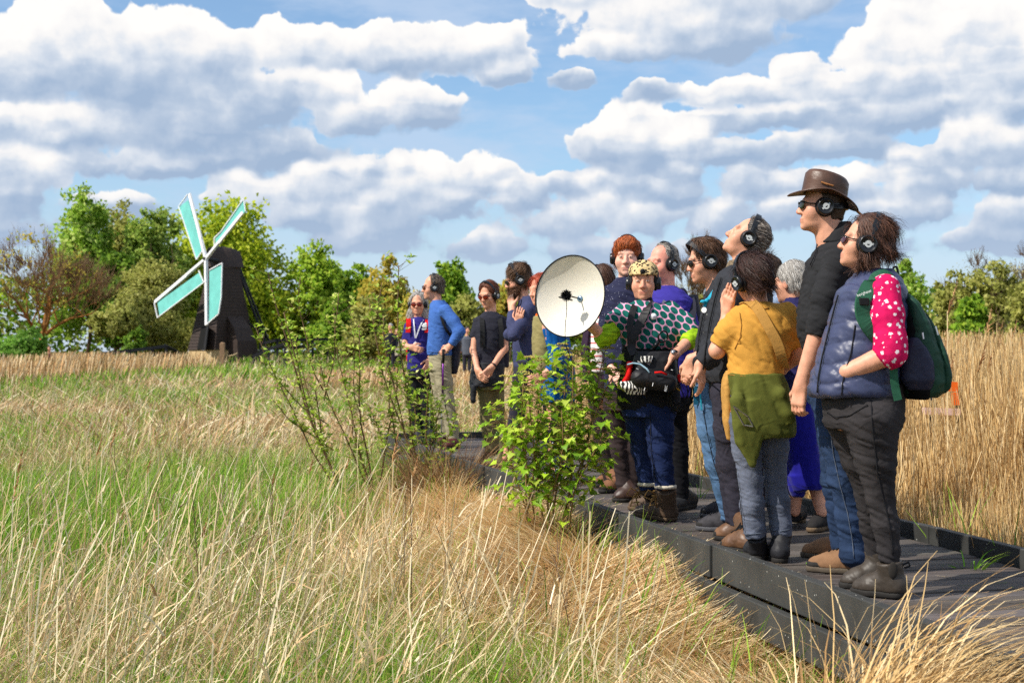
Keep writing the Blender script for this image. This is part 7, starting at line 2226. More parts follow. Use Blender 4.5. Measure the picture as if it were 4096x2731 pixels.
# ---- H: red haired young man
h = Person('person with short ginger hair in a speckled navy sweater behind the dish holder', 10.0)
h.skin = np.array(srgb(240, 184, 160))
h.head(2508, 1030, (-.16, -.98, -.04), size=1.10, neck=(2506, 1140, 0), neck_r=.058)
h.brow = srgb(190, 124, 84)
h.arm([(2436, 1172, .0), (2418, 1350, .02), (2450, 1480, -.14)], (.05, .042, .03), dict(to=(2480, 1520, -.2), palm=(0, 1, 0), curl=.5, thumb=-1)); h.arm([(2600, 1172, .0), (2628, 1350, .02), (2590, 1480, -.12)], (.05, .042, .03), dict(to=(2540, 1520, -.2), palm=(0, 1, 0), curl=.5, thumb=1))
h.leg((2455, 1620, .0), (2475, 1800, .0), (2492, 1930, .0), None); h.leg((2530, 1620, .02), (2530, 1800, .02), (2535, 1925, .02), None)
h.build(G(2500, 1990), [(1140, 2450, 2575, .09), (1200, 2430, 2620, .12), (1400, 2425, 2615, .13), (1560, 2425, 2600, .14), (1640, 2425, 2600, .13)])
h.hair((178, 92, 44), n=3600, ln=.05, wd=.0028, t=.013, curl=.4, seed=18, front=.078, cut=-.004, low=-.01, lift=.35, flow=(.2, .6, -.5), extra=[((0, .05, .088), (.066, .05, .035), 'after')])
eyes(h, .4)
speck = cloth('navy_speckle', (44, 46, 70), var=.1, bump=.4, bscale=120)
sn = speck.node_tree; b_ = sn.nodes['Principled BSDF']; src = b_.inputs['Base Color'].links[0].from_socket; tcs = sn.nodes.new('ShaderNodeTexCoord'); vs_ = sn.nodes.new('ShaderNodeTexVoronoi'); vs_.inputs['Scale'].default_value = 58; sn.links.new(tcs.outputs['Object'], vs_.inputs['Vector'])
l_ = sn.nodes.new('ShaderNodeMath'); l_.operation = 'LESS_THAN'; l_.inputs[1].default_value = .13; sn.links.new(vs_.outputs['Distance'], l_.inputs[0]); mx_ = sn.nodes.new('ShaderNodeMix'); mx_.data_type = 'RGBA'; sn.links.new(l_.outputs[0], mx_.inputs[0]); sn.links.new(src, mx_.inputs[6]); mx_.inputs[7].default_value = (*srgb(170, 172, 186), 1); sn.links.new(mx_.outputs[2], b_.inputs['Base Color'])
h.wear('sweater', speck, [[(1108, 2466, 2546, .072), (1130, 2446, 2590, .105), (1165, 2424, 2616, .135), (1250, 2414, 2630, .155), (1400, 2414, 2626, .16), (1560, 2418, 2616, .16)]],
       [([(2438, 1172, 0), (2418, 1350, .02), (2446, 1465, -.12)], [34, 31, 24], True), ([(2600, 1172, 0), (2628, 1350, .02), (2594, 1465, -.1)], [34, 31, 24], True)], fold=.012, seed=81)
brt = cloth('brown_trousers', (58, 48, 48), var=.15)
h.wear('trousers', brt, [[(1500, 2420, 2610, .15), (1640, 2420, 2606, .15)]], [([(2455, 1620, 0), (2475, 1800, 0), (2496, 1930, 0), (2500, 1945, 0)], [44, 34, 31, 31], True), ([(2530, 1620, .02), (2530, 1800, .02), (2536, 1940, .02)], [46, 36, 31], True)], fold=.013, seed=82)
dbr = mat('dark_brown_boot', srgb(66, 46, 38), var=.35, vscale=12, rough=.45, spec=.4)
h.shoe((2552, 2004), (2448, 2006), h.p(2500, 1935, 0), dbr, 'boot', top=.14, topr=.05, laces=True); h.shoe((2590, 1985), (2500, 1986), h.p(2536, 1930, .02), dbr, 'boot', top=.14, topr=.05, laces=True)
h.phones('headphones on the young man with ginger hair', tilt=-.15, low=-.006, out=.088, band_r=.138)

# ---- I: grey curly haired man in purple
i_ = Person('person with short grey curls and a high forehead in a purple T-shirt', 9.45)
i_.skin = np.array(srgb(236, 158, 136))
i_.head(2652, 1056, (-.80, -.60, 0), size=1.06, neck=(2660, 1165, 0), neck_r=.062)
i_.arm([(2740, 1220, .0), (2772, 1360, .02), (2740, 1480, -.1)], (.05, .042, .03), dict(to=(2710, 1530, -.15), palm=(0, 1, 0), curl=.5, thumb=1)); i_.arm([(2610, 1220, .1), (2600, 1360, .1), (2630, 1480, -.05)], (.05, .042, .03), dict(to=(2650, 1530, -.15), palm=(0, 1, 0), curl=.5, thumb=-1))
i_.leg((2700, 1620, .0), (2714, 1800, .0), (2722, 1985, .0), None); i_.leg((2650, 1620, .08), (2650, 1800, .08), (2660, 1975, .08), None)
i_.build(G(2730, 2020), [(1170, 2615, 2730, .10), (1240, 2605, 2755, .13), (1400, 2605, 2755, .14), (1560, 2615, 2750, .14), (1640, 2615, 2750, .13)])
i_.hair((150, 140, 130), n=2600, ln=.03, t=.006, curl=.5, seed=19, front=.028, cut=-.03, low=-.03, lift=.5, grey=(200, 194, 186))
purp = cloth('purple_cotton', (62, 54, 146), var=.08)
ish = i_.wear('shirt', purp, [[(1142, 2622, 2700, .075), (1165, 2612, 2738, .11), (1205, 2600, 2768, .15), (1300, 2598, 2778, .165), (1450, 2606, 2772, .165), (1590, 2616, 2764, .165)]], [([(2738, 1222, 0), (2772, 1350, .02)], [38, 36], True), ([(2612, 1222, .1), (2600, 1340, .1)], [36, 34], True)], fold=.012, seed=83)
i_.wear('trousers', cloth('black_trousers', (24, 24, 28)), [[(1540, 2618, 2762, .15), (1640, 2622, 2758, .15)]], [([(2704, 1630, 0), (2716, 1800, 0), (2724, 2000, 0)], [46, 38, 33], True), ([(2652, 1630, .08), (2652, 1800, .08), (2662, 1990, .08)], [44, 36, 32], True)], fold=.012, seed=84)
i_.shoe((2772, 2026), (2680, 2046), i_.p(2724, 1985, 0), mat('black_shoe', srgb(36, 36, 38), var=.3, rough=.6), 'shoe', top=.11); i_.shoe((2700, 2008), (2610, 2020), i_.p(2662, 1975, .08), MATS['black_shoe'], 'shoe', top=.11)
i_.phones('headphones on the man with short grey curls', tilt=-.1, low=-.006, band_r=.132)
bk = thing('backpack', i_.p(2780, 1350, .14), 'dark grey backpack on the man in the purple shirt', 'backpack')
dgn = cloth('dark_nylon', (44, 44, 56), var=.15, rough=.6, bump=.3, bscale=120)
solid(i_, 'main_body', dgn, bk, [[(1180, 2720, 2790, .09, .22), (1260, 2716, 2806, .11, .22), (1400, 2716, 2810, .11, .22), (1470, 2720, 2800, .09, .22)]], seed=85)
strap(bk, [i_.p(2740, 1190, .16), i_.p(2728, 1166, .05), i_.p(2700, 1172, -.06), i_.p(2672, 1200, -.13), i_.p(2650, 1260, -.165), i_.p(2650, 1340, -.17)], .055, .01, mat('grey_strap', srgb(96, 94, 112), rough=.8), 'shoulder_strap', [(.7, 0, .7)] * 3 + [(1, 0, .2)] * 3)
strap(bk, [i_.p(2755, 1190, .14), i_.p(2764, 1200, .0), i_.p(2768, 1240, -.1), i_.p(2762, 1310, -.155), i_.p(2756, 1400, -.16)], .055, .01, dgn, 'shoulder_strap', [(.7, 0, .7)] * 2 + [(1, 0, .2)] * 3)

# ---- J: dark haired person behind the dish, striped shirt
j = Person('person with brown hair and striped shirt under a plum jacket behind the dish', 10.8)
j.h = .009; j.hf = .0065
j.head(2404, 1128, (-.75, .62, -.10), up=(-.22, 0, .97), size=.98, neck=(2412, 1215, 0))
j.arm([(2440, 1265, .05), (2462, 1400, .05), (2445, 1500, .0)], (.045, .038, .028), dict(to=(2440, 1560, -.02), palm=(0, 1, 0), curl=.4, thumb=1)); j.arm([(2370, 1265, .05), (2350, 1400, .1), (2350, 1480, -.1)], (.045, .038, .028))
j.leg((2390, 1590, .05), (2400, 1760, .05), (2440, 1920, .05), None); j.leg((2445, 1590, .1), (2452, 1760, .1), (2470, 1915, .12), None)
j.build(G(2430, 1950), [(1235, 2370, 2450, .10), (1300, 2355, 2455, .12), (1450, 2350, 2450, .12), (1600, 2360, 2460, .12)])
j.hair((84, 56, 42), n=2400, ln=.08, t=.012, curl=.2, seed=21, cut=.02, low=-.08, back_low=-.03, lift=.2, flow=(0, -.5, -.9))
strp = mat('striped_cotton', srgb(238, 230, 226), var=.03, rough=.85)
st_ = strp.node_tree; sb_ = st_.nodes['Principled BSDF']; tcx = st_.nodes.new('ShaderNodeTexCoord'); wx = st_.nodes.new('ShaderNodeTexWave'); wx.bands_direction = 'Z'; wx.inputs['Scale'].default_value = 6.5; st_.links.new(tcx.outputs['Object'], wx.inputs['Vector'])
rx_ = st_.nodes.new('ShaderNodeValToRGB'); rx_.color_ramp.elements[0].color = (*srgb(206, 84, 84), 1); rx_.color_ramp.elements[1].position = .28; rx_.color_ramp.elements[1].color = (*srgb(240, 232, 228), 1); st_.links.new(wx.outputs['Color'], rx_.inputs[0]); st_.links.new(rx_.outputs[0], sb_.inputs['Base Color'])
j.wear('shirt', strp, [[(1230, 2372, 2446, .09), (1300, 2352, 2448, .13), (1400, 2344, 2440, .15), (1490, 2344, 2440, .15)]], seed=86, h=.010)
j.wear('jacket', cloth('plum_cord', (54, 38, 56), var=.2), [[(1215, 2376, 2450, .10), (1260, 2380, 2462, .13), (1400, 2386, 2470, .16), (1520, 2384, 2470, .16)], [(1300, 2346, 2362, .09, -.02), (1400, 2334, 2356, .11, -.02), (1528, 2328, 2352, .12, -.02)]], [([(2440, 1268, .05), (2462, 1400, .05), (2446, 1490, .0)], [28, 26, 21], True), ([(2368, 1268, .05), (2348, 1400, .1), (2350, 1466, -.08)], [27, 25, 20], True)], seed=87, h=.010)
j.wear('trousers', brt, [[(1480, 2352, 2462, .14), (1600, 2356, 2464, .14)]], [([(2385, 1590, .05), (2405, 1760, .05), (2444, 1935, .05)], [34, 30, 26], True), ([(2440, 1590, .1), (2452, 1760, .1), (2472, 1930, .12)], [34, 30, 26], True)], seed=88, h=.010)
sue = mat('brown_suede', srgb(126, 86, 60), var=.25, vscale=16, rough=.85)
j.shoe((2492, 1964), (2398, 1972), j.p(2444, 1925, .05), sue, 'shoe', top=.12, laces=True); j.shoe((2476, 1940), (2378, 1948), j.p(2472, 1915, .12), sue, 'shoe', top=.12, laces=True)
j.phones('headphones half hidden behind the right rim of the dish', tilt=.2, low=-.01, band_r=.134, out=.088)

# ---- K: red haired woman in the blue coat
k_ = Person('person with red hair, orange scarf and bright blue jacket left of the dish', 11.4)
k_.h = .009; k_.hf = .0065
k_.head(2166, 1160, (-.84, -.50, -.12), size=.97, neck=(2176, 1250, 0))
k_.arm([(2190, 1310, -.16), (2230, 1440, -.2), (2180, 1500, -.24)], (.045, .038, .028), dict(to=(2150, 1510, -.26), palm=(0, 1, 0), curl=.4, thumb=1)); k_.arm([(2190, 1310, .16), (2220, 1440, .2), (2180, 1520, .0)], (.045, .038, .028))
k_.leg((2215, 1610, -.08), (2222, 1760, -.08), (2230, 1900, -.08), None); k_.leg((2205, 1610, .08), (2210, 1760, .1), (2215, 1890, .12), None)
k_.build(G(2225, 1935), [(1270, 2140, 2220, .10), (1320, 2140, 2240, .12), (1450, 2150, 2240, .13), (1610, 2170, 2260, .13)])
k_.hair((172, 66, 30), n=2800, ln=.09, t=.014, curl=.3, seed=22, cut=.03, low=-.11, back_low=-.03, lift=.25, extra=[((0, -.05, -.05), (.08, .07, .09), 'add')])
k_.wear('top', cloth('olive_linen', (142, 132, 88), var=.1), [[(1262, 2132, 2206, .09), (1300, 2128, 2226, .13), (1380, 2126, 2220, .15), (1495, 2132, 2216, .15)]], seed=89, h=.010, fold=.012)
k_.wear('scarf', cloth('orange_chiffon', (232, 96, 24), var=.15), [[(1252, 2142, 2190, .08), (1275, 2140, 2186, .10), (1296, 2150, 2178, .08)]], seed=90, h=.009, fold=.014)
bluej_ = cloth('blue_softshell', (12, 84, 150), var=.1, rough=.7)
k_.wear('jacket', bluej_, [[(1290, 2176, 2250, .14), (1340, 2172, 2276, .17), (1450, 2168, 2296, .175), (1560, 2160, 2304, .18), (1608, 2156, 2300, .18)]], [([(2200, 1318, -.16), (2232, 1440, -.2), (2196, 1486, -.225)], [30, 29, 24], True), ([(2200, 1318, .16), (2222, 1440, .2), (2190, 1500, .05)], [30, 28, 23], True)], seed=91, h=.010, fold=.018, freq=(14, 14, 4))
k_.wear('trousers', blackc, [[(1560, 2168, 2276, .14), (1630, 2172, 2270, .14)]], [([(2226, 1620, -.08), (2226, 1770, -.08)], [36, 28], True), ([(2206, 1620, .08), (2212, 1770, .1)], [36, 28], True)], seed=92, h=.010)
dot = mat('dotted_rubber', srgb(26, 30, 66), var=0, rough=.35, spec=.5)
dn_ = dot.node_tree; db = dn_.nodes['Principled BSDF']; tcd = dn_.nodes.new('ShaderNodeTexCoord'); vd = dn_.nodes.new('ShaderNodeTexVoronoi'); vd.inputs['Scale'].default_value = 26; vd.inputs['Randomness'].default_value = .3; dn_.links.new(tcd.outputs['Object'], vd.inputs['Vector'])
ld_ = dn_.nodes.new('ShaderNodeMath'); ld_.operation = 'LESS_THAN'; ld_.inputs[1].default_value = .24; dn_.links.new(vd.outputs['Distance'], ld_.inputs[0]); md_ = dn_.nodes.new('ShaderNodeMix'); md_.data_type = 'RGBA'; dn_.links.new(ld_.outputs[0], md_.inputs[0]); md_.inputs[6].default_value = (*srgb(26, 30, 66), 1); md_.inputs[7].default_value = (*srgb(226, 226, 232), 1); dn_.links.new(md_.outputs[2], db.inputs['Base Color'])
k_.shoe((2268, 1936), (2180, 1942), k_.p(2230, 1880, -.08), dot, 'welly', top=.36, topr=.058); k_.shoe((2250, 1908), (2170, 1914), k_.p(2214, 1870, .12), dot, 'welly', top=.36, topr=.058)

# ---- M: bearded man with a hand at his mouth
m_ = Person('person with a full brown beard holding a hand to the mouth', 12.8)
m_.beard = ((74, 50, 36), .95); m_.brow = srgb(70, 48, 34); m_.h = .009; m_.hf = .006
m_.head(2072, 1122, (-.93, -.16, -.20), size=1.08, neck=(2100, 1205, 0))
m_.arm([(2112, 1236, -.17), (2056, 1340, -.24), (2048, 1232, -.12)], (.052, .043, .032), dict(to=(2036, 1166, -.06), palm=(.6, .7, 0), curl=.5, thumb=-1)); m_.arm([(2110, 1236, .17), (2040, 1340, .1), (2072, 1300, -.22)], (.05, .042, .03), dict(to=(2080, 1248, -.26), palm=(.2, .9, 0), curl=.3, thumb=1))
m_.leg((2085, 1500, -.08), (2060, 1680, -.06), (2022, 1830, -.04), None); m_.leg((2085, 1500, .08), (2068, 1680, .1), (2040, 1820, .12), None)
m_.build(G(1990, 1865), [(1200, 2080, 2140, .14), (1260, 2064, 2150, .15), (1380, 2056, 2140, .14), (1500, 2060, 2140, .14)])
m_.hair((98, 70, 48), n=4600, ln=.07, wd=.0028, t=.012, curl=.45, seed=24, front=.075, cut=.0, low=-.02, lift=.55, flow=(0, .2, -.2), extra=[((0, -.02, .085), (.088, .095, .06), 'add')])
# beard
F = Field(m_.hc - .2, m_.hc + .2, .007)
F.ell(m_.H(0, .055, -.088), np.array((.054, .052, .045)) * m_.hs, m_.hR, .01); F.ell(m_.H(0, .03, -.075), np.array((.066, .05, .04)) * m_.hs, m_.hR, .02); F.cone(m_.H(-.024, .098, -.054), m_.H(.024, .098, -.054), .008, .008, .01)
F.ell(m_.H(0, .10, -.07), np.array((.016, .012, .006)), m_.hR, .006, 'sub')
V, Q = F.mesh(1); nr = normals(V, Q); V = V + nr * ((fbm(V * 60, 2, 2) - .5) * .012)[:, None]
bo = np_mesh('beard', V, Q, hairm, m_.o, col=np.tile(np.array(srgb(70, 46, 32)), (len(V), 1)))
ix = RNG.integers(0, len(V), 1400); dr = nr[ix] * .7 + np.array([0, 0, -.6]) + RNG.normal(0, .3, (1400, 3)); dr /= np.linalg.norm(dr, axis=1)[:, None]
sd = np.cross(dr, nr[ix]) + .1; sd /= np.linalg.norm(sd, axis=1)[:, None]; l2 = RNG.uniform(.012, .03, 1400)[:, None]
VV = np.stack([V[ix] - sd * .0015, V[ix] + sd * .0015, V[ix] + dr * l2 + sd * .0006, V[ix] + dr * l2 - sd * .0006], 1).reshape(-1, 3)
np_mesh('strands', VV, np.arange(5600).reshape(1400, 4), hairm, bo, col=np.repeat(np.array(srgb(96, 62, 40)) * RNG.uniform(.5, 1.5, (1400, 1)), 4, 0))
m_.glasses()
slate = cloth('slate_jersey', (64, 68, 100), var=.08, rough=.75)
m_.wear('top', slate, [[(1184, 2086, 2134, .075), (1206, 2074, 2148, .12), (1240, 2060, 2158, .17), (1320, 2050, 2160, .17), (1400, 2050, 2152, .155), (1470, 2052, 2144, .15)]],
        [([(2112, 1238, -.165), (2084, 1300, -.21), (2056, 1338, -.24), (2048, 1290, -.19), (2048, 1246, -.14)], [31, 29, 25, 21, 18], True), ([(2110, 1238, .165), (2040, 1340, .1), (2070, 1306, -.2)], [29, 25, 18], True)], fold=.012, freq=(10, 10, 14), seed=93, slant=.9, h=.009)
m_.wear('trousers', darkt, [[(1440, 2052, 2144, .15), (1520, 2052, 2140, .15)]], [([(2085, 1510, -.08), (2062, 1680, -.06), (2046, 1748, -.055)], [36, 28, 24], True), ([(2085, 1510, .08), (2070, 1680, .1), (2058, 1744, .11)], [36, 28, 24], True)], seed=94, h=.010)
wel = mat('olive_welly', srgb(104, 98, 68), var=.2, rough=.5, spec=.4)
m_.shoe((2040, 1868), (1930, 1866), m_.p(2024, 1830, -.04), wel, 'welly', top=.30, topr=.062, w=.052); m_.shoe((2052, 1842), (1950, 1838), m_.p(2040, 1820, .12), wel, 'welly', top=.30, topr=.062, w=.052)
m_.phones('headphones on the man with the full beard', tilt=.25, low=.0, band_r=.142, out=.09)

# ---- N: woman in the black T-shirt
n_ = Person('person with auburn hair and sunglasses in a black T-shirt, hands clasped', 13.7)
n_.h = .009; n_.hf = .0065
n_.head(1955, 1180, (-.56, -.80, -.24), size=1.0, neck=(1962, 1262, 0))
n_.arm([(1910, 1292, .0), (1894, 1402, -.04), (1910, 1478, -.18)], (.042, .034, .025), dict(to=(1934, 1514, -.24), palm=(.6, .6, 0), curl=.5, thumb=-1)); n_.arm([(2020, 1292, .0), (2018, 1395, -.05), (1968, 1468, -.20)], (.042, .034, .025), dict(to=(1932, 1506, -.24), palm=(-.5, .6, 0), curl=.5, thumb=1))
n_.leg((1942, 1540, .0), (1948, 1680, .0), (1962, 1810, .0), None); n_.leg((1985, 1540, .05), (1990, 1680, .05), (2000, 1805, .05), None)
n_.build(G(1970, 1835), [(1262, 1935, 2000, .07), (1300, 1905, 2025, .10), (1400, 1908, 2015, .11), (1500, 1905, 2012, .12), (1560, 1910, 2012, .12)])
n_.hair((112, 62, 42), n=2800, ln=.06, t=.014, curl=.35, seed=25, cut=.02, low=-.07, back_low=-.03, lift=.4)
n_.glasses(redlens, big=1.1)
n_.wear('shirt', cloth('black_jersey', (46, 46, 56), var=.1), [[(1246, 1936, 1986, .062), (1268, 1912, 2018, .10), (1308, 1896, 2030, .125), (1370, 1898, 2022, .13), (1420, 1902, 2016, .125), (1462, 1900, 2018, .13)]], [([(1912, 1290, 0), (1896, 1352, -.01)], [22, 20], True), ([(2018, 1290, 0), (2022, 1352, -.01)], [22, 20], True)], fold=.010, seed=95, h=.009)
n_.wear('tied_jacket', navyj, [[(1450, 1888, 2020, .145), (1500, 1880, 2018, .155), (1548, 1876, 2016, .15)], [(1540, 1878, 1908, .04, -.12), (1612, 1882, 1904, .03, -.12)]], fold=.018, seed=96, h=.010)
khk = cloth('khaki_cotton', (120, 110, 76), var=.14)
n_.wear('trousers', khk, [[(1500, 1902, 2014, .135), (1560, 1906, 2014, .135)]], [([(1940, 1550, 0), (1948, 1680, 0), (1964, 1806, 0)], [32, 28, 24], True), ([(1986, 1550, .05), (1992, 1680, .05), (2002, 1800, .05)], [32, 28, 24], True)], fold=.014, seed=97, h=.010)
n_.shoe((1984, 1834), (1926, 1838), n_.p(1964, 1800, 0), blb, 'boot', top=.12); n_.shoe((2020, 1820), (1962, 1824), n_.p(2002, 1796, .05), blb, 'boot', top=.12)
n_.phones('headphones on the auburn haired woman in black', tilt=.25, low=-.004, band_r=.136, out=.088)
ts = thing('rucksack', n_.p(1975, 1400, .22), 'small black rucksack on the woman with clasped hands', 'backpack')
solid(n_, 'main_body', dgn, ts, [[(1280, 1930, 2036, .07, .20), (1380, 1926, 2040, .09, .21), (1470, 1930, 2036, .08, .21)]], seed=98, h=.010)
for xs in ((1928, 1930), (2000, 2006)):
    strap(ts, [n_.p(xs[0] + 6, 1276, .12), n_.p(xs[0] + 2, 1262, .02), n_.p(xs[0], 1280, -.10), n_.p(xs[1], 1330, -.135), n_.p(xs[1], 1390, -.13)], .045, .008, padm, 'shoulder_strap', (1, 0, 0))
m = MB(); q = n_.p(1972, 1462, -.19); m.lathe(q, unit(n_.p(2018, 1395, -.05) - n_.p(1968, 1468, -.2)), [(.026, -.01), (.030, -.01), (.030, .01), (.026, .01)], 14, closed=True); m.build('wristband', padm, n_.o)

# ---- O: man in the blue sweater with a walking pole
o_ = Person('person in a blue sweater and beige trousers leaning on a walking pole', 15.5)
o_.h = .010; o_.hf = .007
o_.head(1733, 1150, (-.97, -.16, -.02), size=1.10, neck=(1748, 1215, 0), neck_r=.058)
o_.arm([(1780, 1240, -.18), (1838, 1326, -.26), (1800, 1384, -.25)], (.05, .042, .032), dict(to=(1760, 1416, -.25), palm=(.2, .8, -.4), curl=.7, thumb=-1)); o_.arm([(1775, 1240, .18), (1800, 1330, .24), (1760, 1390, .15)], (.05, .042, .03), dict(to=(1730, 1410, .1), palm=(0, -1, 0), curl=.6, thumb=1))
o_.leg((1768, 1460, -.08), (1786, 1600, -.08), (1808, 1745, -.08), None); o_.leg((1755, 1460, .08), (1762, 1600, .12), (1786, 1735, .16), None)
o_.build(G(1810, 1790), [(1222, 1728, 1795, .13), (1290, 1722, 1808, .15), (1400, 1718, 1806, .14), (1480, 1720, 1805, .14)])
o_.hair((92, 78, 66), n=2200, ln=.035, t=.009, curl=.4, seed=26, front=.03, cut=-.01, low=-.02, grey=(140, 128, 118), lift=.3)
o_.glasses(mat('amber_lens', srgb(96, 48, 24), var=0, rough=.1, spec=.6))
osw = o_.wear('sweater', cloth('blue_sweat', (70, 108, 178), var=.07), [[(1200, 1728, 1778, .08), (1222, 1718, 1796, .13), (1250, 1715, 1808, .175), (1330, 1712, 1814, .17), (1390, 1708, 1814, .16), (1422, 1708, 1816, .16)]],
        [([(1782, 1242, -.175), (1814, 1286, -.225), (1838, 1326, -.26), (1806, 1378, -.25)], [26, 25, 23, 18], True), ([(1778, 1242, .175), (1802, 1330, .24), (1768, 1382, .17)], [26, 23, 18], True)], fold=.014, freq=(9, 9, 12), seed=99, slant=.8, h=.010)
bei = cloth('beige_cotton', (158, 148, 122), var=.1)
otr = o_.wear('trousers', bei, [[(1400, 1714, 1814, .155), (1480, 1716, 1810, .155)]], [([(1766, 1470, -.07), (1778, 1530, -.075), (1786, 1600, -.08), (1806, 1700, -.08), (1812, 1758, -.08)], [38, 34, 30, 27, 26], True), ([(1752, 1470, .08), (1764, 1600, .12), (1788, 1745, .16)], [38, 29, 25], True)], fold=.014, seed=100, h=.010)
mar = mat('maroon_leather', srgb(84, 36, 34), var=.25, rough=.5, spec=.4)
o_.shoe((1834, 1792), (1772, 1796), o_.p(1810, 1750, -.08), mar, 'shoe', top=.10, w=.05); o_.shoe((1812, 1776), (1750, 1780), o_.p(1788, 1740, .16), mar, 'shoe', top=.10, w=.05)
o_.phones('headphones on the man in the blue sweater', tilt=-.05, low=-.004, band_r=.130)
pole = thing('walking_pole', G(1764, 1790), 'purple and silver walking pole under the hand of the man in blue', 'walking pole')
t0_, t1_ = o_.p(1774, 1404, -.27), G(1764, 1790)
m = MB(); m.tube([t0_ + (0, 0, .02), t0_ + (t1_ - t0_) * .12], [.017, .014], 8); m.build('grip', padm, pole, smooth=True)
m = MB(); m.tube([t0_ + (t1_ - t0_) * .12, t0_ + (t1_ - t0_) * .45], .010, 8); m.build('upper_tube', mat('purple_metal', srgb(110, 40, 130), rough=.35, metal=.4, var=0), pole, smooth=True)
m = MB(); m.tube([t0_ + (t1_ - t0_) * .45, t1_], [.009, .006], 8); m.build('lower_tube', mat('silver_metal', srgb(190, 190, 194), rough=.3, metal=.7, var=0), pole, smooth=True)
pole2 = thing('walking_pole', G(1716, 1780), 'grey walking pole on the far side of the beige trousers', 'walking pole')
m = MB(); m.tube([o_.p(1728, 1410, .1), o_.p(1722, 1560, .1)], .010, 8); m.build('upper_tube', padm, pole2, smooth=True)
m = MB(); m.tube([o_.p(1722, 1560, .1), G(1716, 1780)], [.009, .006], 8); m.build('lower_tube', MATS['silver_metal'], pole2, smooth=True)
dp = thing('daypack', o_.p(1812, 1470, .1), 'small dark daypack at the hip of the man in blue', 'backpack')
solid(o_, 'main_body', dgn, dp, [[(1290, 1806, 1838, .10, .02), (1380, 1806, 1846, .12, .02), (1460, 1802, 1838, .12, .02), (1496, 1804, 1828, .09, .02)]], seed=101, h=.010)
strap(dp, [o_.p(1800, 1236, .02), o_.p(1782, 1222, -.06), o_.p(1764, 1236, -.15), o_.p(1768, 1276, -.19), o_.p(1786, 1320, -.19), o_.p(1812, 1350, -.13)], .03, .006, padm, 'shoulder_strap', (1, 0, .3))
m = MB(); m.tube([o_.p(1830, 1250, .05), o_.p(1846, 1238, .05)], .010, 6); m.build('pole_end', padm, dp)

# ---- Q: grey haired woman with lanyard
q_ = Person('person with long grey hair, lanyard and violet T-shirt at the far end of the walk', 16.6)
q_.h = .010; q_.hf = .007
q_.head(1672, 1216, (-.10, -.99, -.06), size=1.04, neck=(1673, 1285, 0))
q_.arm([(1634, 1304, .0), (1620, 1382, -.05), (1642, 1388, -.22)], (.044, .036, .026), dict(to=(1668, 1396, -.25), palm=(.2, .9, 0), curl=.4, thumb=1)); q_.arm([(1712, 1304, .0), (1726, 1382, -.02), (1716, 1440, -.1)], (.044, .036, .026), dict(to=(1706, 1470, -.16), palm=(-.5, .5, 0), curl=.4, thumb=-1))
q_.leg((1655, 1500, .0), (1660, 1620, .0), (1672, 1740, .0), None); q_.leg((1695, 1500, .0), (1702, 1620, .0), (1714, 1738, .0), None)
q_.build(G(1690, 1772), [(1285, 1645, 1702, .08), (1320, 1632, 1714, .11), (1400, 1634, 1712, .12), (1500, 1634, 1714, .12)])
q_.hair((176, 170, 164), n=3200, ln=.10, wd=.003, t=.016, curl=.3, seed=27, cut=.04, low=-.16, back_low=0, lift=.25, front=.05, extra=[((.06, -.02, -.10), (.05, .05, .085), 'add'), ((-.06, -.02, -.10), (.05, .05, .085), 'add'), ((0, -.05, -.08), (.09, .05, .10), 'add')], grey=(206, 202, 198))
q_.glasses(redlens, big=1.15)
vio = cloth('violet_cotton', (50, 46, 120), var=.08)
q_.wear('shirt', vio, [[(1268, 1652, 1694, .075), (1284, 1636, 1712, .11), (1320, 1626, 1722, .14), (1400, 1630, 1722, .145), (1484, 1628, 1724, .15)]], [([(1636, 1304, 0), (1622, 1362, -.03)], [20, 18], True), ([(1712, 1304, 0), (1724, 1362, -.01)], [20, 18], True)], fold=.016, seed=102, h=.010)
q_.wear('trousers', blackc, [[(1460, 1632, 1720, .145), (1510, 1634, 1718, .145)]], [([(1656, 1505, 0), (1660, 1620, 0), (1674, 1748, 0)], [25, 22, 19], True), ([(1696, 1505, 0), (1703, 1620, 0), (1716, 1746, 0)], [25, 22, 19], True)], seed=103, h=.010)
q_.shoe((1676, 1770), (1668, 1790), q_.p(1674, 1742, 0), blb, 'boot', top=.11); q_.shoe((1718, 1768), (1714, 1788), q_.p(1716, 1740, 0), blb, 'boot', top=.11)
lan = strap(q_.o, [q_.p(1654, 1276, -.08), q_.p(1656, 1300, -.135), q_.p(1659, 1330, -.152), q_.p(1661, 1352, -.158)], .014, .004, mat('lanyard_tape', srgb(214, 214, 220), var=.5, vscale=30, rough=.8), 'lanyard', (1, 0, 0))
strap(q_.o, [q_.p(1692, 1280, -.08), q_.p(1678, 1310, -.14), q_.p(1663, 1352, -.158)], .014, .004, MATS['lanyard_tape'], 'lanyard', (1, 0, 0))
m = MB(); m.box(q_.p(1661, 1382, -.19), (.062, .006, .078), np.array(Matrix.Rotation(.7, 3, 'Y'))); m.build('name_card', whitep, q_.o, bevel=.004)
m = MB()
for (x, y, w_, h_) in ((1697, 1300, .015, .022), (1703, 1298, .012, .026), (1699, 1306, .026, .012), (1692, 1303, .012, .010)): m.ell(q_.p(x, y, -.142), (w_ * 1.2, .006, h_))
m.build('leaf_emblem', whitep, q_.o, smooth=True)
m = MB()
for y, w_ in ((1314, .055), (1318, .042)): m.box(q_.p(1697 if w_ > .05 else 1695, y, -.148), (w_, .006, .008))
m.build('print_line', whitep, q_.o)['kind'] = 'stuff'
q_.phones('headphones on the woman with long grey hair and lanyard', tilt=-.1, low=-.006, band_r=.136, out=.09)
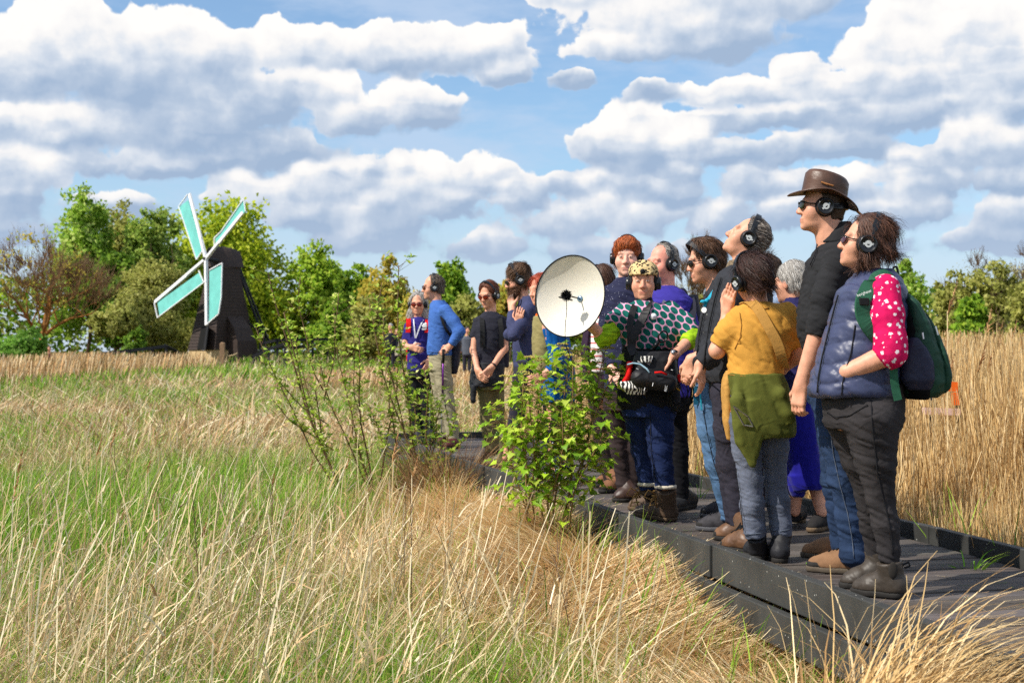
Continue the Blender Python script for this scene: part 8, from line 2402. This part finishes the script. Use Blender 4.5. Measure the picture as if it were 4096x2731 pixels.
rs = thing('rucksack', q_.p(1672, 1380, .22), 'red strapped rucksack on the woman with the lanyard', 'backpack')
solid(q_, 'main_body', redn, rs, [[(1280, 1630, 1714, .08, .21), (1370, 1622, 1722, .10, .22), (1450, 1626, 1718, .09, .22)]], seed=104, h=.012)
for x0 in (1634, 1710):
    strap(rs, [q_.p(x0 + 2, 1290, .1), q_.p(x0, 1276, .0), q_.p(x0, 1292, -.10), q_.p(x0 - 2, 1330, -.14)], .055, .012, redn, 'shoulder_strap', (1, 0, 0))


seam(g, gtr, [(2600, 1640), (2602, 1720), (2604, 1800), (2616, 1880), (2622, 1930)], thread); seam(o_, otr, [(1764, 1440), (1768, 1520), (1776, 1600), (1794, 1690), (1800, 1740)], thread, r=.003)
seam(o_, osw, [(1712, 1408), (1750, 1410), (1800, 1408)], thread, 'waistband', r=.003)


# ---- far walkers beyond the reeds
def walker(label, x, ytop, D, top, hairc, yaw, s=1):
    w = Person(label, D, group='walkers far off among the reeds'); w.h = .018; w.hf = .012
    k = FPX / D
    hy = ytop + .11 * k
    w.head(x, hy, (math.cos(yaw), math.sin(yaw), 0), size=1.0, neck=(x, hy + .22 * k, 0))
    w.arm([(x - .2 * k, hy + .33 * k, 0), (x - .25 * k, hy + .6 * k, 0), (x - .22 * k, hy + .82 * k, -.05)]); w.arm([(x + .2 * k, hy + .33 * k, 0), (x + .25 * k, hy + .6 * k, 0), (x + .22 * k, hy + .82 * k, -.05)])
    for sx in (-.09, .09): w.leg((x + sx * k, hy + .85 * k, 0), (x + sx * k, hy + 1.2 * k, .02 * sx), (x + sx * k, hy + 1.55 * k, .1 * sx), None)
    b_ = w.p(x, hy + 1.6 * k)
    w.build(b_, [(hy + .25 * k, x - .12 * k, x + .12 * k, .09), (hy + .4 * k, x - .17 * k, x + .17 * k, .11), (hy + .9 * k, x - .16 * k, x + .16 * k, .12)])
    w.hair(hairc, n=300, ln=.04, wd=.006, t=.012, curl=.3, cut=.0)
    w.wear('top', cloth('walker_top_%d%d%d' % top, top), [[(hy + .22 * k, x - .10 * k, x + .10 * k, .08), (hy + .32 * k, x - .19 * k, x + .19 * k, .12), (hy + .9 * k, x - .18 * k, x + .18 * k, .14)]], [([(x - .2 * k, hy + .33 * k, 0), (x - .25 * k, hy + .6 * k, 0), (x - .22 * k, hy + .8 * k, -.05)], [.06 * k, .055 * k, .045 * k], True), ([(x + .2 * k, hy + .33 * k, 0), (x + .25 * k, hy + .6 * k, 0), (x + .22 * k, hy + .8 * k, -.05)], [.06 * k, .055 * k, .045 * k], True)], h=.018)
    w.wear('trousers', darkt, [[(hy + .82 * k, x - .17 * k, x + .17 * k, .13), (hy + .95 * k, x - .17 * k, x + .17 * k, .13)]], [([(x + sx * k, hy + .9 * k, 0), (x + sx * k, hy + 1.55 * k, .1 * sx)], [.085 * k, .06 * k], True) for sx in (-.09, .09)], h=.018)


walker('person in dark clothes with white hair, far off among the reeds', 1562, 1296, 54, (40, 40, 50), (200, 196, 190), -2)
walker('person in a pale top, far off beside the dark clothed walker', 1588, 1318, 55, (190, 180, 160), (170, 140, 110), -1.5)
walker('person in grey, far off behind the man in blue', 1868, 1308, 52, (90, 94, 104), (60, 50, 44), -1)
walker('white haired walker at the bright bush, far left', 118, 1366, 62, (120, 130, 140), (210, 206, 200), -1.8)
walker('person in maroon among leaves at the far left', 196, 1384, 62, (80, 40, 44), (90, 60, 46), -1.2)
